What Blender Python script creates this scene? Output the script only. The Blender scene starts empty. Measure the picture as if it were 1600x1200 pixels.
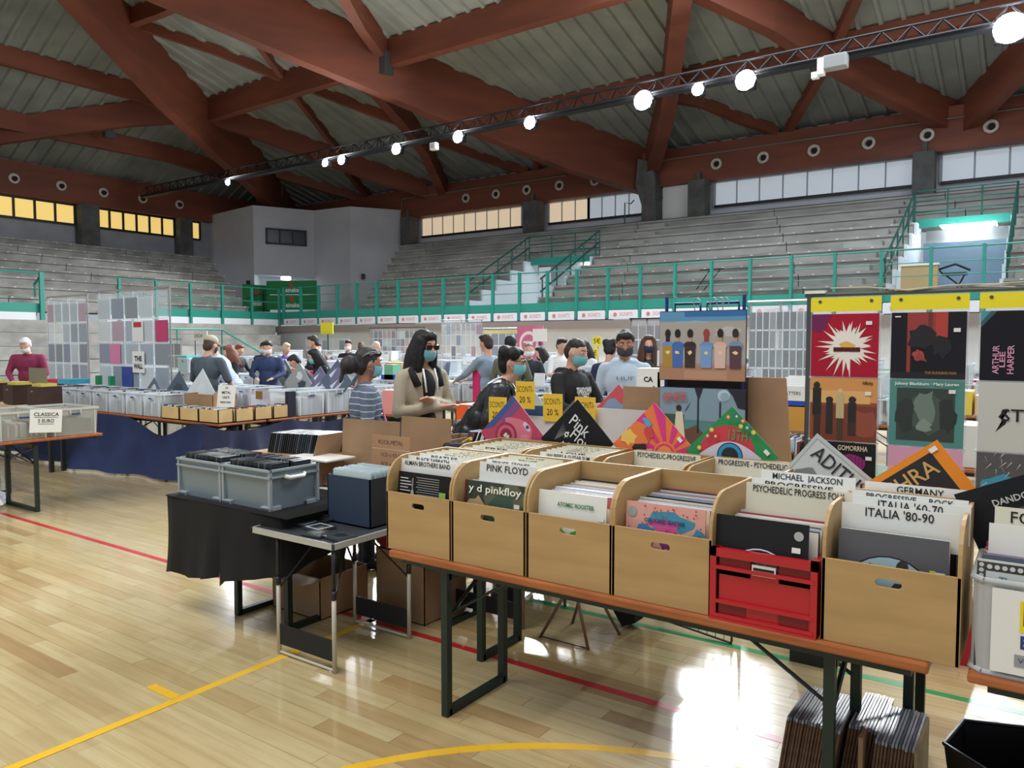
import bpy, bmesh, math, random
import numpy as np
from mathutils import Vector, Matrix, noise
random.seed(7)
sc = bpy.context.scene
col = sc.collection
PI = math.pi
R = math.radians
# World axes follow the hall: X along the long right-hand stand, Y towards it, Z up. The camera is turned 35 degrees to the left.
cam_d = bpy.data.cameras.new('camera'); cam = bpy.data.objects.new('camera', cam_d); col.objects.link(cam)
cam.location = (0, 0, 1.7); cam.rotation_euler = (R(90 - 3.1), 0, R(35))
cam_d.lens = 27; cam_d.sensor_width = 36; cam_d.clip_start = .05; cam_d.clip_end = 200
sc.camera = cam
sc.view_settings.view_transform = 'Standard'; sc.view_settings.look = 'None'
sc.view_settings.gamma = 1; sc.view_settings.use_curve_mapping = False
sc.view_settings.exposure = 0.58
w = bpy.data.worlds.new('world'); sc.world = w; w.use_nodes = True
bg = w.node_tree.nodes['Background']; bg.inputs[0].default_value = (.80, .90, 1, 1); bg.inputs[1].default_value = .33
def area(name, loc, rot, sx, sy, power, colr=(1, 1, 1)):
    l = bpy.data.lights.new(name, 'AREA'); l.shape = 'RECTANGLE'; l.size = sx; l.size_y = sy; l.energy = power; l.color = colr
    o = bpy.data.objects.new(name, l); col.objects.link(o); o.location = loc; o.rotation_euler = [R(a) for a in rot]; return o
area('fill_light_rear', (-6, -2, 12), (0, 0, 0), 14, 5, 1050, (1, .97, .90))  # added fill lamp high above the view, not a fitting of the hall
area('fill_light_side', (4, 8, 12), (0, 12, 0), 4, 6, 400, (1, .98, .94))  # second unseen lamp, added as fill from the side
LAMPS = [(-27.05, .12), (-21.35, .13), (-20.52, .16), (-17.9, .18), (-15.28, .18), (-12.6, .18), (-9.01, .25), (-7.5, .15), (-6.29, .24), (-.87, .3)]
TY, TZ = 19.1, 8.2
for k, (lx, lr) in enumerate(LAMPS):
    l = bpy.data.lights.new('floodlight_beam', 'SPOT'); l.energy = 450 if lx < -19 else (1700 if lx < -10 else 1100); l.spot_size = R(125); l.spot_blend = .5; l.shadow_soft_size = .22; l.color = (.93, .97, 1)
    o = bpy.data.objects.new('floodlight_beam', l); col.objects.link(o); o.location = (lx, TY - .3, TZ - .25); o.rotation_euler = (R(-38), 0, 0)
def P(x, Y):   # metres right of / in front of the camera -> hall axes
    return (x * .8192 - Y * .5736, x * .5736 + Y * .8192)
# ---------------------------------------------------------------- helpers
def lin(c):
    return tuple((v / 12.92 if v <= .04045 else ((v + .055) / 1.055) ** 2.4) for v in [q / 255 for q in c])
MT = {}
def mat(name, rgb, rough=.6, metal=0, emit=0, alpha=1, coat=0, spec=.5):
    if name in MT: return MT[name]
    m = bpy.data.materials.new(name); m.use_nodes = True; b = m.node_tree.nodes['Principled BSDF']
    c = lin(rgb); b.inputs['Base Color'].default_value = (*c, 1); b.inputs['Roughness'].default_value = rough; b.inputs['Metallic'].default_value = metal
    b.inputs['Alpha'].default_value = alpha; b.inputs['Coat Weight'].default_value = coat; b.inputs['Specular IOR Level'].default_value = spec
    if emit: b.inputs['Emission Color'].default_value = (*c, 1); b.inputs['Emission Strength'].default_value = emit
    m.diffuse_color = (*c, 1); MT[name] = m; return m
def N(m, t, **k):
    n = m.node_tree.nodes.new(t)
    for a, b in k.items(): setattr(n, a, b)
    return n
def L(m, a, b): m.node_tree.links.new(a, b)
def bsdf(m): return m.node_tree.nodes['Principled BSDF']
def noisy(name, rgb1, rgb2, scale=4, rough=.7, detail=4, stretch=(1, 1, 1), bump=0, lo=.35, hi=.65, coat=0, metal=0):
    if name in MT: return MT[name]
    m = mat(name, rgb1, rough, metal, coat=coat)
    tc = N(m, 'ShaderNodeTexCoord'); mp = N(m, 'ShaderNodeMapping'); mp.inputs['Scale'].default_value = stretch
    nz = N(m, 'ShaderNodeTexNoise'); nz.inputs['Scale'].default_value = scale; nz.inputs['Detail'].default_value = detail
    cr = N(m, 'ShaderNodeValToRGB'); cr.color_ramp.elements[0].position = lo; cr.color_ramp.elements[1].position = hi
    cr.color_ramp.elements[0].color = (*lin(rgb1), 1); cr.color_ramp.elements[1].color = (*lin(rgb2), 1)
    L(m, tc.outputs['Object'], mp.inputs[0]); L(m, mp.outputs[0], nz.inputs[0]); L(m, nz.outputs[0], cr.inputs[0]); L(m, cr.outputs[0], bsdf(m).inputs['Base Color'])
    if bump:
        bp = N(m, 'ShaderNodeBump'); bp.inputs['Strength'].default_value = bump; L(m, nz.outputs[0], bp.inputs['Height']); L(m, bp.outputs[0], bsdf(m).inputs['Normal'])
    return m
def pick(name, cols, rough=.5, island=False, alpha=1, coat=0):
    if name in MT: return MT[name]
    m = mat(name, cols[0], rough, alpha=alpha, coat=coat)
    cr = N(m, 'ShaderNodeValToRGB'); cr.color_ramp.interpolation = 'CONSTANT'; e = cr.color_ramp.elements
    while len(e) < len(cols): e.new(.5)
    for i, c in enumerate(cols): e[i].position = i / len(cols)
    for i, c in enumerate(cols): e[i].color = (*lin(c), 1)
    if island: g = N(m, 'ShaderNodeNewGeometry'); src = g.outputs['Random Per Island']
    else: g = N(m, 'ShaderNodeObjectInfo'); src = g.outputs['Random']
    L(m, src, cr.inputs[0]); L(m, cr.outputs[0], bsdf(m).inputs['Base Color']); return m
def clear(name, rgb, alpha=.35, rough=.15):
    if name in MT: return MT[name]
    m = mat(name, rgb, rough, alpha=alpha); return m
class MB:
    def __init__(s): s.v = []; s.f = []; s.mi = []; s.mats = []
    def m(s, mt):
        if mt not in s.mats: s.mats.append(mt)
        return s.mats.index(mt)
    def face(s, pts, mt):
        k = len(s.v); s.v += [tuple(p) for p in pts]; s.f.append(tuple(range(k, k + len(pts)))); s.mi.append(s.m(mt))
    def box(s, x0, x1, y0, y1, z0, z1, mt, M=None):
        k = len(s.v); vs = [(x, y, z) for z in (z0, z1) for y in (y0, y1) for x in (x0, x1)]
        if M is not None: vs = [tuple(M @ Vector(v)) for v in vs]
        s.v += vs; i = s.m(mt)
        for q in ((0, 2, 3, 1), (4, 5, 7, 6), (0, 1, 5, 4), (2, 6, 7, 3), (0, 4, 6, 2), (1, 3, 7, 5)):
            s.f.append(tuple(k + a for a in q)); s.mi.append(i)
        return s
    def bar(s, a, b, w, h, mt, up=(0, 0, 1)):
        a = Vector(a); b = Vector(b); d = (b - a); ln = d.length; d.normalize(); u = Vector(up)
        if abs(d.dot(u)) > .98: u = Vector((1, 0, 0))
        sx = d.cross(u).normalized(); uz = sx.cross(d)
        M = Matrix.Translation(a) @ Matrix((sx, d, uz)).transposed().to_4x4()
        return s.box(-w / 2, w / 2, 0, ln, -h / 2, h / 2, mt, M)
    def tube(s, pts, r, mt, n=8, r2=None, cap=True):
        pts = [Vector(p) for p in pts]; k = len(s.v); i = s.m(mt); rings = len(pts)
        for j, p in enumerate(pts):
            d = (pts[min(j + 1, rings - 1)] - pts[max(j - 1, 0)]).normalized(); u = Vector((0, 0, 1)) if abs(d.z) < .9 else Vector((1, 0, 0))
            a = d.cross(u).normalized(); b = d.cross(a); rr = r if r2 is None else r + (r2 - r) * j / (rings - 1)
            for q in range(n): t = 2 * PI * q / n; s.v.append(tuple(p + a * math.cos(t) * rr + b * math.sin(t) * rr))
        for j in range(rings - 1):
            for q in range(n): s.f.append((k + j * n + q, k + j * n + (q + 1) % n, k + (j + 1) * n + (q + 1) % n, k + (j + 1) * n + q)); s.mi.append(i)
        if cap: s.f.append(tuple(k + q for q in range(n))[::-1]); s.mi.append(i); s.f.append(tuple(k + (rings - 1) * n + q for q in range(n))); s.mi.append(i)
        return s
    def lathe(s, prof, mt, M=None, n=16):
        k = len(s.v); i = s.m(mt)
        for (r, z) in prof:
            for q in range(n):
                v = Vector((r * math.cos(2 * PI * q / n), r * math.sin(2 * PI * q / n), z)); s.v.append(tuple(M @ v if M is not None else v))
        for j in range(len(prof) - 1):
            for q in range(n): s.f.append((k + j * n + q, k + j * n + (q + 1) % n, k + (j + 1) * n + (q + 1) % n, k + (j + 1) * n + q)); s.mi.append(i)
        s.f.append(tuple(k + q for q in range(n))[::-1]); s.mi.append(i); s.f.append(tuple(k + (len(prof) - 1) * n + q for q in range(n))); s.mi.append(i)
        return s
    def prism(s, pts, axis, a0, a1, mt):   # outline pts in the plane normal to axis, extruded a0..a1
        k = len(s.v); n = len(pts); i = s.m(mt)
        def mk(p, a):
            if axis == 'x': return (a, p[0], p[1])
            if axis == 'y': return (p[0], a, p[1])
            return (p[0], p[1], a)
        s.v += [mk(p, a0) for p in pts] + [mk(p, a1) for p in pts]
        for q in range(n): s.f.append((k + q, k + (q + 1) % n, k + n + (q + 1) % n, k + n + q)); s.mi.append(i)
        s.f.append(tuple(range(k + n - 1, k - 1, -1))); s.mi.append(i); s.f.append(tuple(range(k + n, k + 2 * n))); s.mi.append(i)
        return s
    def mesh(s, name, smooth=False):
        me = bpy.data.meshes.new(name); me.from_pydata(s.v, [], s.f)
        for mt in s.mats: me.materials.append(mt)
        me.polygons.foreach_set('material_index', s.mi)
        if smooth: me.polygons.foreach_set('use_smooth', [True] * len(s.f))
        me.update(); return me
    def build(s, name, parent=None, smooth=False, bevel=0, fix=True, **k):
        me = s.mesh(name, smooth)
        if fix:
            b = bmesh.new(); b.from_mesh(me); bmesh.ops.recalc_face_normals(b, faces=b.faces); b.to_mesh(me); b.free()
        return link(name, me, parent, bevel=bevel, smooth=smooth, **k)
def link(name, me, parent=None, loc=None, rot=None, bevel=0, smooth=False, label=None, cat=None, group=None, kind=None):
    o = bpy.data.objects.new(name, me); col.objects.link(o)
    if parent is not None: o.parent = parent
    if loc: o.location = loc
    if rot: o.rotation_euler = rot
    if bevel:
        md = o.modifiers.new('bevel', 'BEVEL'); md.width = bevel; md.segments = 2; md.limit_method = 'ANGLE'
    tag(o, label, cat, group, kind); return o
def tag(o, label=None, cat=None, group=None, kind=None):
    if label: o['label'] = label
    if cat: o['category'] = cat
    if group: o['group'] = group
    if kind: o['kind'] = kind
    return o
def thing(name, label, cat, loc=(0, 0, 0), rz=0, group=None, kind=None):
    o = bpy.data.objects.new(name, None); col.objects.link(o); o.location = loc; o.rotation_euler = (0, 0, rz); o.empty_display_size = .1
    return tag(o, label, cat, group, kind)
KIDS = {}
def dup(root, loc=None, rz=None, label=None, group=None):
    c = root.copy(); col.objects.link(c)
    if loc: c.location = loc
    if rz is not None: c.rotation_euler = (0, 0, rz)
    if label: c['label'] = label
    if group: c['group'] = group
    ks = KIDS.get(root.name)
    if ks is None: ks = KIDS[root.name] = list(root.children)
    for ch in ks:
        d = ch.copy(); col.objects.link(d); d.parent = c
        gs = KIDS.get(ch.name)
        if gs is None: gs = KIDS[ch.name] = list(ch.children)
        for g in gs: e = g.copy(); col.objects.link(e); e.parent = d
    return c
def struct(mb, name, parent=None, **k): return mb.build(name, parent, kind='structure', **k)
TXT = {}
def text_mesh(s, size, mt, width=None, shear=0, bold=0, slant=0):
    key = (s, size, mt.name, width, shear, bold)
    if key in TXT: return TXT[key]
    c = bpy.data.curves.new('lettering', 'FONT'); c.body = s; c.size = size; c.align_x = 'CENTER'; c.align_y = 'CENTER'; c.shear = shear; c.resolution_u = 2; c.offset = bold
    o = bpy.data.objects.new('lettering', c); col.objects.link(o); bpy.context.view_layer.update()
    me = bpy.data.meshes.new_from_object(o); bpy.data.objects.remove(o)
    if width and len(me.vertices):
        co = np.array([v.co for v in me.vertices]); wx = co[:, 0].max() - co[:, 0].min()
        if wx > 0:
            k = width / wx
            for v in me.vertices: v.co.x *= k
    me.materials.clear(); me.materials.append(mt); TXT[key] = me; return me
def text(s, parent, x, z, size, mt, y=-.002, width=None, rot=0, name='lettering', bold=0, shear=0, rx=90):
    o = link(name, text_mesh(s, size, mt, width, shear, bold), parent, (x, y, z), (R(rx), R(-rot), 0)); return o
INK = mat('black_ink', (14, 14, 18), .5); WHITE = mat('white_card', (232, 232, 228), .55); CREAM = mat('cream_card', (224, 220, 200), .6)
# ---------------------------------------------------------------- setting: floor
PW, PL = .10, .95
mw = mat('maple_floor', (205, 176, 128), .22, coat=.6)
bsdf(mw).inputs['Coat Roughness'].default_value = .09
def nm(op, a=None, b=None, c=None):
    n = N(mw, 'ShaderNodeMath', operation=op)
    for i, q in enumerate((a, b, c)):
        if q is None: continue
        if isinstance(q, (int, float)): n.inputs[i].default_value = q
        else: L(mw, q, n.inputs[i])
    return n.outputs[0]
g = N(mw, 'ShaderNodeNewGeometry'); sx = N(mw, 'ShaderNodeSeparateXYZ'); L(mw, g.outputs['Position'], sx.inputs[0])
rowf = nm('DIVIDE', nm('ADD', sx.outputs[1], 50.0), PW); row = nm('FLOOR', rowf)
offs = nm('MULTIPLY', nm('FRACT', nm('MULTIPLY', row, .618)), PL)
colf = nm('DIVIDE', nm('ADD', nm('ADD', sx.outputs[0], 60.0), offs), PL); colm = nm('FLOOR', colf)
cv = N(mw, 'ShaderNodeCombineXYZ'); L(mw, row, cv.inputs[0]); L(mw, colm, cv.inputs[1])
wn = N(mw, 'ShaderNodeTexWhiteNoise', noise_dimensions='2D'); L(mw, cv.outputs[0], wn.inputs[0])
cr = N(mw, 'ShaderNodeValToRGB'); e = cr.color_ramp.elements
for pos, c in ((0, (168, 140, 98)), (.08, (182, 158, 114)), (.3, (190, 170, 126)), (.7, (195, 177, 133)), (1, (200, 183, 140))):
    q = e[0] if pos == 0 else (e[-1] if pos == 1 else e.new(pos)); q.color = (*lin(c), 1)
L(mw, wn.outputs[0], cr.inputs[0])
mp = N(mw, 'ShaderNodeMapping'); mp.inputs['Scale'].default_value = (1.6, 22, 1); L(mw, g.outputs['Position'], mp.inputs[0])
gn = N(mw, 'ShaderNodeTexNoise'); gn.inputs['Scale'].default_value = 1.2; gn.inputs['Detail'].default_value = 5; L(mw, mp.outputs[0], gn.inputs[0])
mx = N(mw, 'ShaderNodeMix', data_type='RGBA', blend_type='MULTIPLY'); mx.inputs[0].default_value = .55
gr = N(mw, 'ShaderNodeValToRGB'); gr.color_ramp.elements[0].position = .3; gr.color_ramp.elements[0].color = (.72, .66, .56, 1); gr.color_ramp.elements[1].position = .62; gr.color_ramp.elements[1].color = (1, 1, 1, 1)
L(mw, gn.outputs[0], gr.inputs[0]); L(mw, cr.outputs[0], mx.inputs[6]); L(mw, gr.outputs[0], mx.inputs[7])
# fine joints between the boards
fy = nm('FRACT', rowf); fx = nm('FRACT', colf)
jy = nm('LESS_THAN', fy, .03); jx = nm('LESS_THAN', fx, .004); jj = nm('MULTIPLY', nm('MAXIMUM', jy, jx), .22)
m2 = N(mw, 'ShaderNodeMix', data_type='RGBA'); L(mw, jj, m2.inputs[0]); L(mw, mx.outputs[2], m2.inputs[6]); m2.inputs[7].default_value = (*lin((120, 88, 52)), 1)
L(mw, m2.outputs[2], bsdf(mw).inputs['Base Color'])
floor = struct(MB().box(-36, 12, -8, 29, -.2, 0, mw), 'floor')
rows0 = math.floor((50 + 2.0) / PW)
npl = 0; pmesh = MB().box(.0008, PL - .0008, .0006, PW - .0006, 0, .0018, mw).mesh('plank')
cand = []
for r in range(rows0, rows0 + 60):
    of = (r * .618) % 1 * PL
    for c in range(int(40 / PL), int(66 / PL)):
        x = c * PL - 60 - of; y = r * PW - 50
        cx, cy = x + PL / 2, y + PW / 2
        Yc = -cx * .5736 + cy * .8192; Xc = cx * .8192 + cy * .5736
        if Yc < 2.5 or abs(Xc / Yc) > .78: continue
        if Xc > .2: Yc += 1.5
        cand.append((Yc, x, y))
cand.sort()
for Yc, x, y in cand[:300]: link('plank', pmesh, floor, (x, y, 0))
def line(name, pts, wd, mt, z=.0026):
    m = MB()
    for a, b in zip(pts[:-1], pts[1:]):
        a = Vector((*a, 0)); b = Vector((*b, 0)); d = (b - a).normalized(); s = Vector((-d.y, d.x, 0)) * wd / 2
        m.box(0, (b - a).length, -wd / 2, wd / 2, z - .0012, z, mt, Matrix.Translation(a) @ Matrix.Rotation(math.atan2(d.y, d.x), 4, 'Z'))
    return struct(m, name, floor)
RED = mat('red_line_paint', (190, 40, 50), .3, coat=.4); GRN = mat('green_line_paint', (20, 140, 80), .3, coat=.4); YEL = mat('yellow_line_paint', (232, 184, 50), .3, coat=.4)
line('court_line', [(-9.5, 3.28), (3, 3.28)], .05, RED); line('court_line', [(-5.5, 4.16), (6, 4.16)], .05, GRN)
line('court_line', [(-3.35, -.6), (-3.35, 5.6)], .05, YEL); line('court_line', [(-3.6, 2.02), (-3.38, 2.02)], .05, YEL)
cx0, cy0 = P(.12, 1.35)
line('court_line', [(cx0 + 1.8 * math.cos(R(a)), cy0 + 1.8 * math.sin(R(a))) for a in range(60, 190, 4)], .05, YEL)
# ---------------------------------------------------------------- walls and stands
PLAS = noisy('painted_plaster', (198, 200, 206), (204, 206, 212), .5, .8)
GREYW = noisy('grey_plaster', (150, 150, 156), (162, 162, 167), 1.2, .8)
CONC = noisy('bare_concrete', (134, 132, 126), (164, 161, 155), 1.1, .85, 6, (.7, 1.4, 2.2), bump=.1)
CONC2 = noisy('dark_concrete', (78, 78, 76), (98, 98, 95), 2, .85)
SOFF = mat('taupe_soffit', (128, 118, 114), .8); TEAL = mat('teal_paint', (40, 138, 122), .45); BLK = mat('black_metal', (22, 23, 26), .45)
BAND = mat('banner_white', (222, 222, 226), .6)
RUST = noisy('rust_red_timber', (108, 56, 38), (128, 68, 46), .8, .65, 3, (.4, .4, 2))
# ground-floor wall under the right stand
m = MB().box(-25.6, 12, 20.0, 20.2, 0, 2.1, PLAS); struct(m, 'wall_right')
struct(MB().box(-25.6, 12, 19.85, 20.4, 2.1, 2.35, SOFF), 'trim_1')
def stand(axis, a0, a1, base, zb, n, rise, depth, sgn, gaps, name, da0=0, da1=0):
    """stepped concrete rows; axis = run direction; base = front edge; sgn = outward direction"""
    root = bpy.data.objects.new(name, None); col.objects.link(root); root['kind'] = 'structure'
    dot = mat('seat_number_paint', (205, 205, 205), .6)
    for k in range(n):
        f0 = base + sgn * depth * k; f1 = base + sgn * (depth * n + .3); z0 = zb + rise * k; z1 = z0 + rise
        segs = [(a0 + da0 * k, a1 + da1 * k)]
        for (ga, gb, gk) in gaps:
            if k < gk:
                ns = []
                for s0, s1 in segs:
                    if gb <= s0 or ga >= s1: ns.append((s0, s1)); continue
                    if ga > s0: ns.append((s0, ga))
                    if gb < s1: ns.append((gb, s1))
                segs = ns
        for s0, s1 in segs:
            p = s0; j = 0; L0 = 5.2 + .0 * k
            while p < s1 - .05:
                q = min(s1, (math.floor((p + .35 * k) / L0 + 1e-4) + 1) * L0 - .35 * k)
                if q - p < .3: q = min(s1, q + L0)
                g_ = .012
                m = MB(); fb = f0 + sgn * (depth + .25)
                y0, y1 = sorted((f0, fb))
                if axis == 'x': m.box(p + g_, q - g_, y0, y1, z0 - .05, z1 - .07, CONC); yy = sorted((f0 - sgn * .04, fb)); m.box(p + g_, q - g_, yy[0], yy[1], z1 - .07, z1, CONC)
                else: m.box(y0, y1, p + g_, q - g_, z0 - .05, z1 - .07, CONC); yy = sorted((f0 - sgn * .04, fb)); m.box(yy[0], yy[1], p + g_, q - g_, z1 - .07, z1, CONC)
                m.build('concrete_step', root, kind='structure'); p = q
        m = MB()
        for s0, s1 in segs:
            t = s0 + .3
            while t < s1:
                yy = sorted((f0 - sgn * .047, f0 - sgn * .04))
                if axis == 'x': m.box(t, t + .07, yy[0], yy[1], z1 - .05, z1 - .02, dot)
                else: m.box(yy[0], yy[1], t, t + .07, z1 - .05, z1 - .02, dot)
                t += .55
        if axis == 'x' and k > 5: continue
        m.build('seat_number', root, kind='stuff')
    return root
stand('x', -21.1, 12, 20.35, 2.72, 9, .40, .87, 1, [(-16.2, -13.2, 5), (-3.3, -.9, 6)], 'stand_right', da0=-.58)
stand('y', -8, 18.9, -25.9, 2.72, 8, .39, 1.13, -1, [], 'stand_left', da1=.52)
# lower rows in front of the left stand, down to the floor
st = bpy.data.objects.new('stand_lower', None); col.objects.link(st); st['kind'] = 'structure'
for k in range(6):
    x1 = -22.4 - .55 * k; q0 = 12.2
    struct(MB().box(-25.9, x1, -8, 18.6 + .2 * (k), .0 + .4 * k, .4 * (k + 1) - .02, CONC), 'concrete_step', st)
# stair steps (lighter half-steps) on the right stand
for (sxx, kk) in ((-12.4, 8), (-.2, 8), (-4.4, 8)):
    m = MB()
    for k in range(kk):
        z0 = 2.72 + .40 * (k + 1); y0 = 20.35 + .87 * (k)
        m.box(sxx - .5, sxx + .5, y0 + .45, y0 + .9, z0 - .02, z0 + .21, CONC)
    struct(m, 'stair_steps')
# upper back walls, columns and windows
YR = 28.5
struct(MB().box(-36, 12, 28.9, 29.1, 6.3, 9.4, PLAS), 'wall_back')
struct(MB().box(-27, 12, 28.45, 28.9, 6.2, 6.55, CONC2), 'trim_2')
RG = struct(MB().box(-35.8, 12, 28.35, 28.75, 7.82, 9.2, RUST), 'ring_beam')
for (x0, x1) in ((-26.3, -25.7), (-19.03, -18.3), (-11.46, -10.8), (-3.83, -3.2), (3.6, 4.3)):
    struct(MB().box(x0, x1, 28.0, 28.6, 6.3, 7.82, CONC2).box((x0 + x1) / 2 - .07, (x0 + x1) / 2 + .07, 28.2, 28.4, 7.82, 8.15, CONC2), 'column')
m = MB().prism([(-13.6, 7.9), (-13.3, 7.0), (-13.35, 6.3), (-12.75, 6.3), (-12.75, 7.9), (-12.9, 8.7), (-13.5, 8.9)], 'y', 27.9, 28.45, CONC2); struct(m, 'column')
struct(MB().box(-12.75, -11.46, 28.6, 28.9, 6.5, 7.82, WHITE), 'wall_panel')
frame_m = mat('window_frame_dark', (24, 22, 24), .5)
curt = mat('curtain_lit_amber', (238, 204, 120), .8, emit=.55); curt2 = mat('curtain_lit_cream', (222, 200, 170), .8, emit=.45); curt3 = mat('curtain_pale', (186, 194, 202), .8, emit=.34)
wn_i = [0]
def window(axis, a0, a1, c, z0, z1, n, pm, bars=True, fw=.09):
    wn_i[0] += 1; root = bpy.data.objects.new('window_%d' % wn_i[0], None); col.objects.link(root); root['kind'] = 'structure'
    def bx(m, p, q, c0, c1, zz0, zz1, mt):
        c0, c1 = sorted((c0, c1))
        if axis == 'x': m.box(p, q, c0, c1, zz0, zz1, mt)
        else: m.box(c0, c1, p, q, zz0, zz1, mt)
    st = (a1 - a0) / n; sg = -1 if axis == 'x' else 1
    for k in range(n):
        m = MB(); bx(m, a0 + st * k + .03, a0 + st * (k + 1) - .03, c, c + .03 * sg, z0 + .03, z1 - .03, pm[k % len(pm)] if isinstance(pm, list) else pm); m.build('pane', root, kind='structure')
    m = MB()
    for k in range(n + 1):
        if not bars and 0 < k < n: bx(m, a0 + st * k - .02, a0 + st * k + .02, c, c + .05 * sg, z0, z1, mat('mullion_grey', (168, 174, 180), .6)); continue
        bx(m, a0 + st * k - fw / 2, a0 + st * k + fw / 2, c, c + .09 * sg, z0, z1, frame_m if bars else mat('mullion_grey', (168, 174, 180), .6))
    bx(m, a0, a1, c, c + .1 * sg, z0 - .06, z0 + .03, frame_m); 
    if bars: bx(m, a0, a1, c, c + .1 * sg, z1 - .04, z1 + .06, frame_m)
    m.build('window_frame', root, kind='structure')
    return root
window('x', -25.6, -19.6, 28.85, 6.9, 7.8, 9, [curt2], False)
window('x', -18.2, -16.2, 28.85, 6.9, 7.8, 3, [curt2], False)
window('x', -16.2, -13.7, 28.85, 6.9, 7.8, 4, [curt3], False)
window('x', -10.7, -3.9, 28.85, 6.9, 7.8, 8, [curt3], False)
window('x', -3.1, 3.5, 28.85, 6.9, 7.8, 7, [curt3], False)
# left side
XL = -35.6
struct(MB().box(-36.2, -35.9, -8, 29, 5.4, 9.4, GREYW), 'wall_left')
struct(MB().box(XL - .2, XL + .1, -8, 29, 7.85, 9.25, RUST), 'ring_beam')
for (y0, y1) in ((17.2, 18.0), (21.95, 22.6), (11.4, 12.1), (6, 6.7)):
    struct(MB().box(-36, -35.3, y0, y1, 5.6, 7.85, CONC2), 'column')
window('y', 12.2, 17.15, -35.85, 6.95, 7.8, 6, [curt]); window('y', 18.05, 21.9, -35.85, 6.95, 7.8, 6, [curt]); window('y', 22.7, 23.3, -35.85, 6.95, 7.8, 1, [curt]); window('y', 6.8, 11.3, -35.85, 6.95, 7.8, 6, [curt])
# round air outlets on the ring beam
VM = mat('vent_ivory', (205, 196, 182), .6)
def vent(loc, rot, lab):
    t = thing('air_nozzle', lab, 'vent', loc, 0, 'round air nozzles along the roof beams'); t.rotation_euler = rot
    o = MB().lathe([(.2, 0), (.22, .04), (.2, .1), (.13, .1), (.12, .04)], VM, n=20).build('ring', t, True)
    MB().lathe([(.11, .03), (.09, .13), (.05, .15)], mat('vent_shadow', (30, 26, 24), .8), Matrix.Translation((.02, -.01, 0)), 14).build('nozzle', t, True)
    return t
v0 = None
for x in (-22.43, -20.7, -19.03, -17.35, -15.64, -10.47, -8.73, -6.97, -5.21, -3.47, -1.72):
    if v0 is None: v0 = vent((x, 28.35, 8.38), (R(90), 0, 0), 'round ivory air nozzle on the rust red beam above the right stand'); VR = v0
    else: dup(VR, (x, 28.35, 8.38)).rotation_euler = (R(90), 0, 0)
v1 = None
for y in (14.6, 16.46, 18.28, 20.12, 22.0):
    c = dup(VR, (XL + .1, y, 8.5), None, 'round ivory air nozzle on the dark red beam above the amber windows', 'round air nozzles on the left beam'); c.rotation_euler = (R(90), 0, R(90))
PIPE = mat('galvanised_pipe', (120, 108, 98), .5)
MB().tube([(-12.7, 28.3, 8.8), (12, 28.3, 8.8)], .03, PIPE, 6).build('conduit_pipe', label='thin pipe running along the rust red beam above the grey curtained windows', cat='pipe')
MB().tube([(-26.5, 28.25, 7.9), (-26.4, 28.25, 8.75), (-17, 28.25, 8.75)], .03, PIPE, 6).build('conduit_pipe', label='thin pipe bending down beside the white booth and running along the beam', cat='pipe')
# fascia, banners and railing of the right stand
struct(MB().box(-25.6, 12, 20.12, 20.4, 2.66, 2.92, TEAL), 'trim_3')
POST = [-25.3 + 1.045 * k for k in range(30)]
redm = mat('faded_red_print', (206, 120, 108), .7)
rail = thing('railing', 'long teal steel railing along the front of the right stand', 'railing', (0, 20.1, 2.35))
pm_ = MB().box(-.032, .032, -.03, .09, .05, 1.55, TEAL).mesh('post')
for x in POST: link('post', pm_, rail, (x, 0, 0))
for z in (1.52, 1.2, .9): MB().tube([(-25.3, .06, z), (5.1, .06, z)], .022 if z > 1.4 else .012, TEAL, 6).build('rail', rail)
bm_ = MB().box(.06, .985, 0, .012, .03, .29, BAND).mesh('banner')
bt = thing('banner_row', 'row of white sponsor banners with small red lettering under the teal rail', 'banner', (0, 20.08, 2.35))
for k, x in enumerate(POST[:-1]):
    b = link('banner', bm_, bt, (x, 0, 0))
    if k < 22:
        text('SIGNETS', b, .62, .16, .15, redm, width=.42); MB().lathe([(.06, 0), (.06, .003)], redm, Matrix.Translation((.27, -.002, .16)) @ Matrix.Rotation(PI / 2, 4, 'X'), 10).build('emblem', b)
# fascia and railing of the left stand
struct(MB().box(-25.85, -25.6, 13.2, 20.1, 2.62, 2.9, TEAL), 'trim_4'); struct(MB().box(-25.85, -25.55, 5, 11.2, 2.62, 2.9, TEAL), 'trim_5')
struct(MB().box(-25.62, -25.58, 13.2, 20.1, 2.38, 2.62, BAND), 'trim_6'); struct(MB().box(-25.6, -25.54, 5, 11.0, 2.3, 2.62, BAND), 'trim_7')
rail = thing('railing', 'teal railing in front of the left stand beside the white booth', 'railing', (-25.55, 0, 2.35))
for y in [20.1 - 1.3 * k for k in range(6)]: MB().box(-.04, .05, y - .04, y + .04, .0, 1.5, TEAL).build('post', rail)
for z in (1.48, .95): MB().tube([(0, 13.4, z), (0, 20.1, z)], .02, TEAL, 6).build('rail', rail)
rail = thing('railing', 'short dark green railing at the far left stand edge', 'railing', (-25.5, 0, 2.35))
MB().box(-.04, .05, 11.1, 11.22, -.5, 1.5, TEAL).build('post', rail); MB().tube([(0, 5, 1.48), (0, 11.2, 1.48)], .03, TEAL, 6).build('rail', rail); MB().tube([(0, 11.2, 1.5), (-1, 11.4, 1.2), (-1, 11.4, .2)], .04, TEAL, 6).build('brace', rail)
rail = thing('railing', 'green stair rail sloping down the lower left stand behind the buyers', 'railing', (-24, 15.5, 1.2))
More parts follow.
